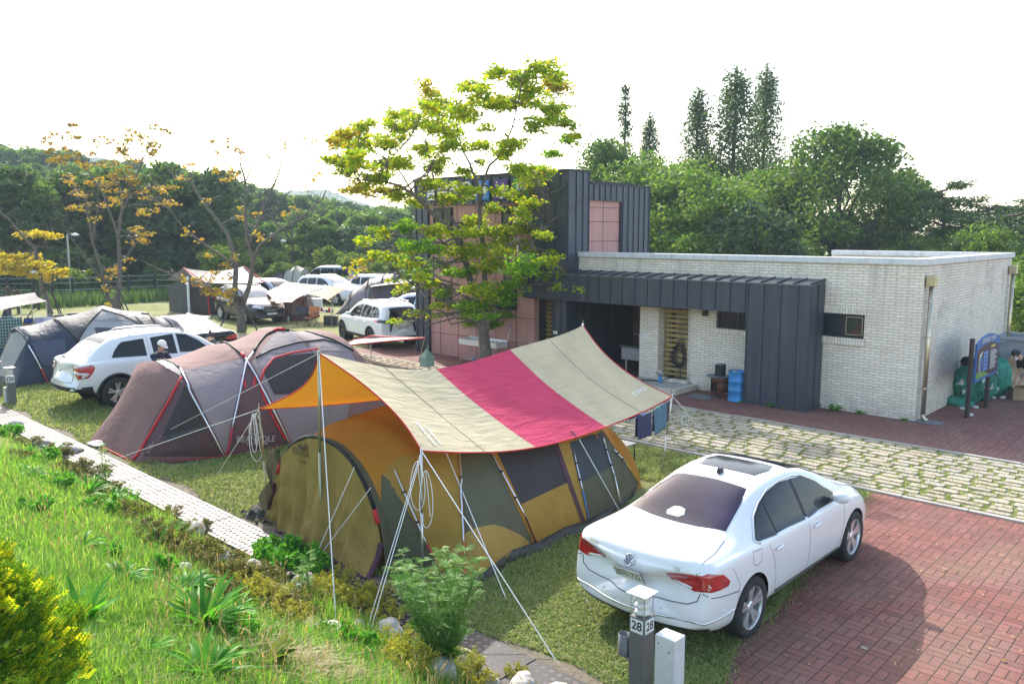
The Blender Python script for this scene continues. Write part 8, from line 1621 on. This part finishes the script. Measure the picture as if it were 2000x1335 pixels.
for i,(px,py,n,L,W) in enumerate(((152,1085,26,.30,.05),(240,1150,40,.34,.055),(262,1042,26,.3,.045),(305,1080,30,.3,.045),(360,1165,44,.34,.055),(400,1235,64,.42,.06),(165,1225,26,.36,.06),(400,1330,44,.34,.055),(330,1055,24,.3,.045),(100,890,26,.34,.05),(175,965,30,.36,.05),(225,985,36,.36,.05),(255,990,20,.3,.04),(60,940,18,.3,.045),(455,1210,26,.3,.045))): weed(px,py,wl_,n=n,L=L*random.uniform(.75,1.15),W=W*random.uniform(.8,1.2),up=(random.uniform(.3,.8),random.uniform(1.2,1.5)),curve=random.uniform(.5,1.3))
weed(285,1285,'small sparse broad-leaved seedling on the lower bank',n=9,L=.24,W=.045,grp=None); weed(520,1310,'dock plant with wide upright yellow-green leaves at the bottom of the bank','dock_plant',16,.26,.10,L_YGR,None,(.9,1.4),.7)
# low brownish shrubs along the drain
def azalea(r,h,seed,nl,name,label,grp,lm=L_AZ,ls=.030):
    g=np.random.default_rng(seed); t=T(name,label,'shrub',(0,0,0),group=grp,local=True); mb=MB(); cl=[]
    for i in range(26):
        a=g.uniform(0,6.28); q=g.uniform(.2,1)**.6*r; e=np.array([q*math.cos(a),q*math.sin(a),h*g.uniform(.45,1)*(1-.4*q/r)]); mb.tube(wig((q*.2*math.cos(a),q*.2*math.sin(a),-.02),e,g,.08,3),[.006,.004,.003,.002],4,cap=False); cl.append(clump(e,(r*.2,r*.2,h*.16),nl//26,g,.6)); cl.append(clump(e*.7,(r*.25,r*.25,h*.2),nl//50,g,.6))
    mb.build('stems',BARKD,t); mesh_leaves('foliage',np.concatenate(cl),ls,lm,t,g,asp=.45,flat=.6); return t
az=azalea(.34,.38,1,2400,'low_shrub','low shrub with small olive and reddish leaves between the bank grass and the drain','low shrubs along the drain'); fz=True
for px,py,s in ((60,850,1),(118,868,1.1),(30,880,1),(150,905,1.2),(215,945,1),(250,1000,1.1),(285,1030,1.1),(318,1060,1.1),(345,1035,1),(372,1085,1.1),(405,1075,1),(440,1110,1.1),(470,1135,1.2),(430,1160,1),(505,1150,1.1),(540,1175,1.1),(570,1190,1),(200,905,.9),(395,1015,.7),(455,1075,.7),(340,985,.6),(520,1110,.8)):
    p=SL(px-6,py+22); o=az if fz else dup(az,(0,0,0)); fz=False; o.location=p; o.rotation_euler=(0,0,random.uniform(0,6)); o.scale=(s*.85,s*.85,s*random.uniform(.55,.85))
yw=azalea(.26,.32,2,1500,'yellow_weed','bushy yellow-green flowering weed among the stones at the bottom of the bank','yellow-green weeds among the stones',L_YW,.024); fz=True
for px,py,s in ((640,1180,1),(665,1150,.9),(700,1190,1.1),(735,1185,1),(600,1175,1),(760,1215,1),(775,1290,1.1),(800,1330,1.1),(930,1335,.8),(905,1320,.9),(560,1225,1),(1010,1318,.5),(520,1195,1),(480,1180,1)):
    p=SL(px,py); o=yw if fz else dup(yw,(0,0,0)); fz=False; o.location=p; o.rotation_euler=(0,0,random.uniform(0,6)); o.scale=(s,s,s*random.uniform(.8,1.3))
wf=azalea(.30,.34,3,1300,'leafy_weed','light green leafy weed with pale undersides beside the drain','light green weeds beside the drain',L_ROS,.045); fz=True
for px,py,s in ((548,1095,1.1),(575,1110,1.1),(520,1090,.8),(600,1120,.9),(20,855,1),(75,905,1),(190,1010,.9),(110,960,.9),(300,1130,.8),(60,1010,.8),(200,1100,.7),(450,1250,.7),(650,1260,.7),(700,1290,.8)):
    p=SL(px,py); o=wf if fz else dup(wf,(0,0,0)); fz=False; o.location=p; o.rotation_euler=(0,0,random.uniform(0,6)); o.scale=(s,s,s)
# stones
def stone(px,py,w,h,label,seed,grp='pale stones along the drain'):
    p=SL(px,py); g=np.random.default_rng(seed); bm=bmesh.new(); bmesh.ops.create_icosphere(bm,subdivisions=4,radius=1); ph=g.uniform(0,6,9); pl=[(V(g.normal(0,1,3)).normalized(),g.uniform(.62,.9)) for _ in range(9)]
    for v in bm.verts:
        c=v.co.copy(); 
        for n_,d_ in pl:
            k=c.dot(n_)
            if k>d_: c-=n_*(k-d_)*.85
        s=1+.05*math.sin(5*c.x+ph[0])*math.sin(4*c.y+ph[1])+.03*math.sin(11*c.z+ph[2]+7*c.x)+.012*math.sin(23*c.x+ph[3])*math.sin(19*c.y); v.co=V((c.x*w*s,c.y*w*.7*s,c.z*h*s))
    me=bpy.data.meshes.new('stone'); bm.to_mesh(me); bm.free(); me.materials.append(STONE); me.polygons.foreach_set('use_smooth',[True]*len(me.polygons)); o=bpy.data.objects.new('stone',me); COL.objects.link(o); o.location=p+V((0,0,h*.25)); o.rotation_euler=(0,0,g.uniform(0,6)); tag(o,label,'stone',grp)
for i,(px,py,w,h,l) in enumerate(((592,1165,.20,.26,'rounded tan stone standing beside the drain under the guy ropes'),(650,1245,.26,.12,'flat pale stone in the bank grass'),(760,1240,.24,.13,'flat pale stone in the bank grass'),(845,1325,.24,.18,'large pale stone at the bottom of the bank below the tall weed'),(1020,1352,.22,.14,'white stone at the bottom edge beside the drain end'),(430,1100,.20,.13,'flat pale stone in the bank grass'),(370,1040,.24,.16,'tan stone among the low shrubs'),(355,1125,.14,.12,'bluish small stone below the shrubs'),(500,1120,.18,.15,'flat pale stone in the bank grass'),(600,1330,.14,.08,'flat pale stone in the bank grass'),(140,885,.22,.13,'flat pale stone in the bank grass'),(190,870,.30,.10,'broad flat slab of stone against the drain'),(80,875,.2,.14,'flat pale stone in the bank grass'),(900,1300,.18,.13,'flat pale stone in the bank grass'),(30,835,.22,.14,'flat pale stone in the bank grass'),(960,1340,.12,.09,'flat pale stone in the bank grass'),(700,1230,.12,.09,'flat pale stone in the bank grass'),(1085,1345,.12,.06,'flat pale stone in the bank grass'))): stone(px,py,w,h,l,100+i)
# tall ragweed
def ragweed(px,py,H,label,ns=9,seed=4,spread=.42,dens=1.0):
    g=np.random.default_rng(seed); p=SL(px,py); t=T('ragweed',label,'plant',tuple(p),local=True); mb=MB(); Vs=[];F=[]
    def lf(o,d,L):
        d=d/np.linalg.norm(d); s=np.cross(d,[0,0,1]); s/=np.linalg.norm(s)+1e-6; up=np.cross(s,d)
        for k in range(8):
            f=.12+.85*k/8; base=o+d*L*f-np.array([0,0,L*.35*f*f]); ln=L*.36*math.sin(math.pi*(.25+.7*f))
            for sg in (1,-1):
                pd=s*sg*.8+d*.65-np.array([0,0,.15]); pd/=np.linalg.norm(pd); tip=base+pd*ln; w=up*0+d*ln*.13; b=len(Vs); Vs.extend([base-w*.4,base+pd*ln*.45-w,tip,base+pd*ln*.5+w]); F.append((b,b+1,b+2,b+3))
                if ln>.03:
                    for q in (.4,.65): 
                        b=len(Vs); o2=base+pd*ln*q; td=(pd+d*1.1); td/=np.linalg.norm(td); Vs.extend([o2,o2+td*ln*.2-pd*ln*.04,o2+td*ln*.36,o2+td*ln*.2+pd*ln*.04]); F.append((b,b+1,b+2,b+3))
        b=len(Vs); w=s*L*.02; e=o+d*L-np.array([0,0,L*.35]); Vs.extend([o-w,o+w,e+w*.3,e-w*.3]); F.append((b,b+1,b+2,b+3))
    for i in range(ns):
        a=2*math.pi*i/ns+g.normal(0,.3); q=spread*g.uniform(.3,1); h=H*g.uniform(.72,1.02); tip=np.array([q*math.cos(a),q*math.sin(a),h]); P=wig((0,0,0),tip,g,.03,8); mb.tube(P,[.009*(1-.75*k/8)+.002 for k in range(9)],5)
        for k in range(2,9):
            for m_ in range(int(3*dens)+(k>6)*2):
                aa=g.uniform(0,6.28); d=np.array([math.cos(aa),math.sin(aa),g.uniform(.1,.9)]); lf(P[k]+g.normal(0,.015,3),d,g.uniform(.11,.21)*(1.15-.5*k/8))
    mb.build('stem',mat('green_stem',(.14,.22,.06),.7),t,smooth=True); np_mesh('foliage',np.array(Vs),np.array(F),L_RAG,t); return t
ragweed(858,1318,1.2,'tall feathery bright green ragweed bush in front of the khaki tent',24,4,.52,2.0); ragweed(205,958,.78,'single tall thin feathery weed stalk in front of the brown tent',2,6,.10,.9); ragweed(600,1175,.55,'slender feathery weed beside the standing stone',3,7,.1,.8)
# golden conifer bush in the near corner
def thuja():
    g=np.random.default_rng(12); c=SL(-80,1420); c=V((c.x,c.y,c.z)); t=T('golden_conifer_bush','golden yellow-green conifer bush filling the bottom left corner','shrub',(c.x,c.y,c.z),local=True); out={0:[],1:[]}; H=.92; R=.56; mb=MB(); mb.tube([(0,0,-.1),(0,0,H*.8)],[.035,.01],7)
    for i in range(5200):
        z=g.uniform(0,1)**.8; rr=R*(1-z**1.7)**.6*(.93+.10*math.sin(5*z*6+1)); a=g.uniform(0,6.28); lump=1+.12*math.sin(4*a+7*z)+.08*math.sin(9*a-11*z); dep=g.uniform(.66,1.0)**.5; q=rr*lump*dep; o=np.array([q*math.cos(a),q*math.sin(a),z*H*1.02]); d=np.array([math.cos(a)*(.5+.4*(1-z)),math.sin(a)*(.5+.4*(1-z)),.85])+g.normal(0,.25,3); d/=np.linalg.norm(d); s=np.cross(d,g.normal(0,1,3)); s/=np.linalg.norm(s); L=g.uniform(.05,.10); k_=1 if (dep>.90 and g.random()<.45) else 0
        if i%60==0: mb.tube([(0,0,z*H*.6),tuple(o)],[.01,.003],4,cap=False)
        Q=out[k_]
        for k in range(5):
            f=k/5; b=o+d*L*f
            for sg in (1,-1): pd=d*.8+s*sg*.7; pd/=np.linalg.norm(pd); ln=L*.5*(1-.55*f); n_=np.cross(pd,np.cross(d,s)); n_/=np.linalg.norm(n_); w=n_*.0042; Q.append([b-w,b+pd*ln*.5-w*1.4,b+pd*ln,b+pd*ln*.5+w*1.4])
    mb.build('stems',BARKD,t)
    for k,m_ in ((0,L_THU),(1,L_GOLD)): A=np.array(out[k]).reshape(-1,3); np_mesh('foliage',A,np.arange(len(A)).reshape(-1,4),m_,t)
thuja()
# tall mixed grass, dry patch and foxtails
def strip_pts(n,x0,x1,y0,y1,rng,d0=4.5,test=None): P=samp(n,x0,x1,y0,y1,d0,rng,test); return np.column_stack([P,slopez(P[:,0],P[:,1])-.01])
def patch(x,y): return np.sin(x*1.3+y*2.1)+np.sin(x*2.9-y*1.7)*.7
blades('tall_bank_grass',strip_pts(26000,-30,-2.4,.3,4.95,r7,4.5,lambda x,y:(patch(x,y)>.25)&((x<-3.1)|(y<4.2))),.24,.008,GR1,r7,.7,'taller looser grass tufts scattered over the bank','grass')
blades('dry_bank_grass',strip_pts(5000,-30,-2.6,.3,4.98,r7,4.5,lambda x,y:(patch(x+3,y)>.3)),.16,.006,L_DRY,r7,1.3,'dry straw-coloured grass mixed into the bank','grass')
q=SL(590,1310); P=np.column_stack([r7.normal(q.x,.30,2600),r7.normal(q.y,.22,2600)]); blades('dry_grass_patch',np.column_stack([P,slopez(P[:,0],P[:,1])+.0]),.16,.006,L_DRY,r7,2.2,'patch of reddish dry grass at the bottom of the bank','grass')
P=np.column_stack([r7.uniform(-24,-3.2,7000),r7.normal(4.65,.22,7000)]); keep=P[:,1]<5.1; P=P[keep]; blades('verge_grass',np.column_stack([P,slopez(P[:,0],P[:,1])]),.10,.008,GR1,r7,1.0,'ragged grass leaning over the edge of the drain','grass')
# foxtail stalks
P=strip_pts(520,-14,-3,2.2,4.9,r7,6); Vs=[];F=[]
for p in P:
    a=r7.uniform(0,6.28); h=r7.uniform(.22,.40); tp=p+np.array([.08*math.cos(a),.08*math.sin(a),h]); s=np.array([-math.sin(a),math.cos(a),0])
    for w,q0,q1 in ((.0018,p,tp),(.006,tp,tp+np.array([.03*math.cos(a),.03*math.sin(a),.05]))):
        for s_ in (s,np.array([math.cos(a),math.sin(a),0])): b=len(Vs); Vs+= [q0-s_*w,q0+s_*w,q1+s_*w*.7,q1-s_*w*.7]; F.append((b,b+1,b+2,b+3))
tag(np_mesh('foxtail_grass',np.array(Vs),np.array(F),L_DRY),'thin foxtail grass stalks with pale bristly heads on the lower bank','grass',kind='stuff')
# twigs
q=SL(545,1278); mb=MB()
for i in range(60):
    a=r7.normal(-.2,.35)+YAW; p=V((q.x+r7.normal(0,.16),q.y+r7.normal(0,.05),0)); p.z=slope_z(p.y)+.03+r7.uniform(0,.05); L=r7.uniform(.08,.25); mb.tube([p,p+V((math.cos(a)*L,math.sin(a)*L,-.02-.2*L*math.sin(a)))],.003,4)
tag(mb.build('twig_pile',BARKD),'small pile of dark dead twigs on the lower bank','twigs')
# small weeds at the foot of the walls
def wallweed(px,py,s,label): p=G(px,py); Vs,F=straps(14,.16*s,.05*s,r7,(.6,1.4),.8); return tag(np_mesh('wall_weed',Vs,F,L_ROS,None,None,tuple(p),smooth=True),label,'plant','weeds along the building foot')
for px,py,s,l in ((1507,795,1.1,'leafy weed at the foot of the dark metal wing'),(1530,798,.7,'tiny weed right of the leafy one at the dark wing'),(1631,802,1.7,'tallest weed growing against the cream brick wall'),(1602,795,1,'thin weed left of the tallest by the brick wall'),(1680,808,.9,'low weed at the brick wall foot, right of the tallest'),(1767,821,.7,'weed at the brick corner foot'),(1446,786,.6,'tiny weed at the foot of the blue drum')): wallweed(px,py,s,l)
# fallen leaves on lawn and paving
P=samp(1500,-26,2,5.9,16.8,9,r7); n=len(P); C=np.column_stack([P,np.full(n,.03)]); Vv,F=leaf_quads(C,.045,r7,flat=.05,asp=.6); Vv[:,2]=.022+np.abs(Vv[:,2]-.03)*.4; tag(np_mesh('fallen_leaves',Vv,F,leafmat('fallen_leaf',[(0,(.25,.09,.03)),(.6,(.38,.18,.06)),(1,(.45,.32,.15))],.1)),'small brown fallen leaves scattered on lawn and paving','leaves',kind='stuff')
# ------------------------------------------------------------------ haze
mb=MB(); mb.box(-720,420,-60,720,-1.3,62); hz_=mb.build('haze',[],None,loc=(0,0,0)); hm=bpy.data.materials.new('haze_air'); hm.use_nodes=True; hn=hm.node_tree; hn.nodes.remove(hn.nodes['Principled BSDF']); pv=hn.nodes.new('ShaderNodeVolumePrincipled'); pv.inputs['Color'].default_value=(.70,.84,1,1); pv.inputs['Density'].default_value=.0006; pv.inputs['Anisotropy'].default_value=0; hn.links.new(pv.outputs[0],hn.nodes['Material Output'].inputs['Volume']); hz_.data.materials.append(hm); tag(hz_,'thin pale haze hanging over the camp and hills','haze',kind='stuff')
SC.cycles.volume_bounces=1
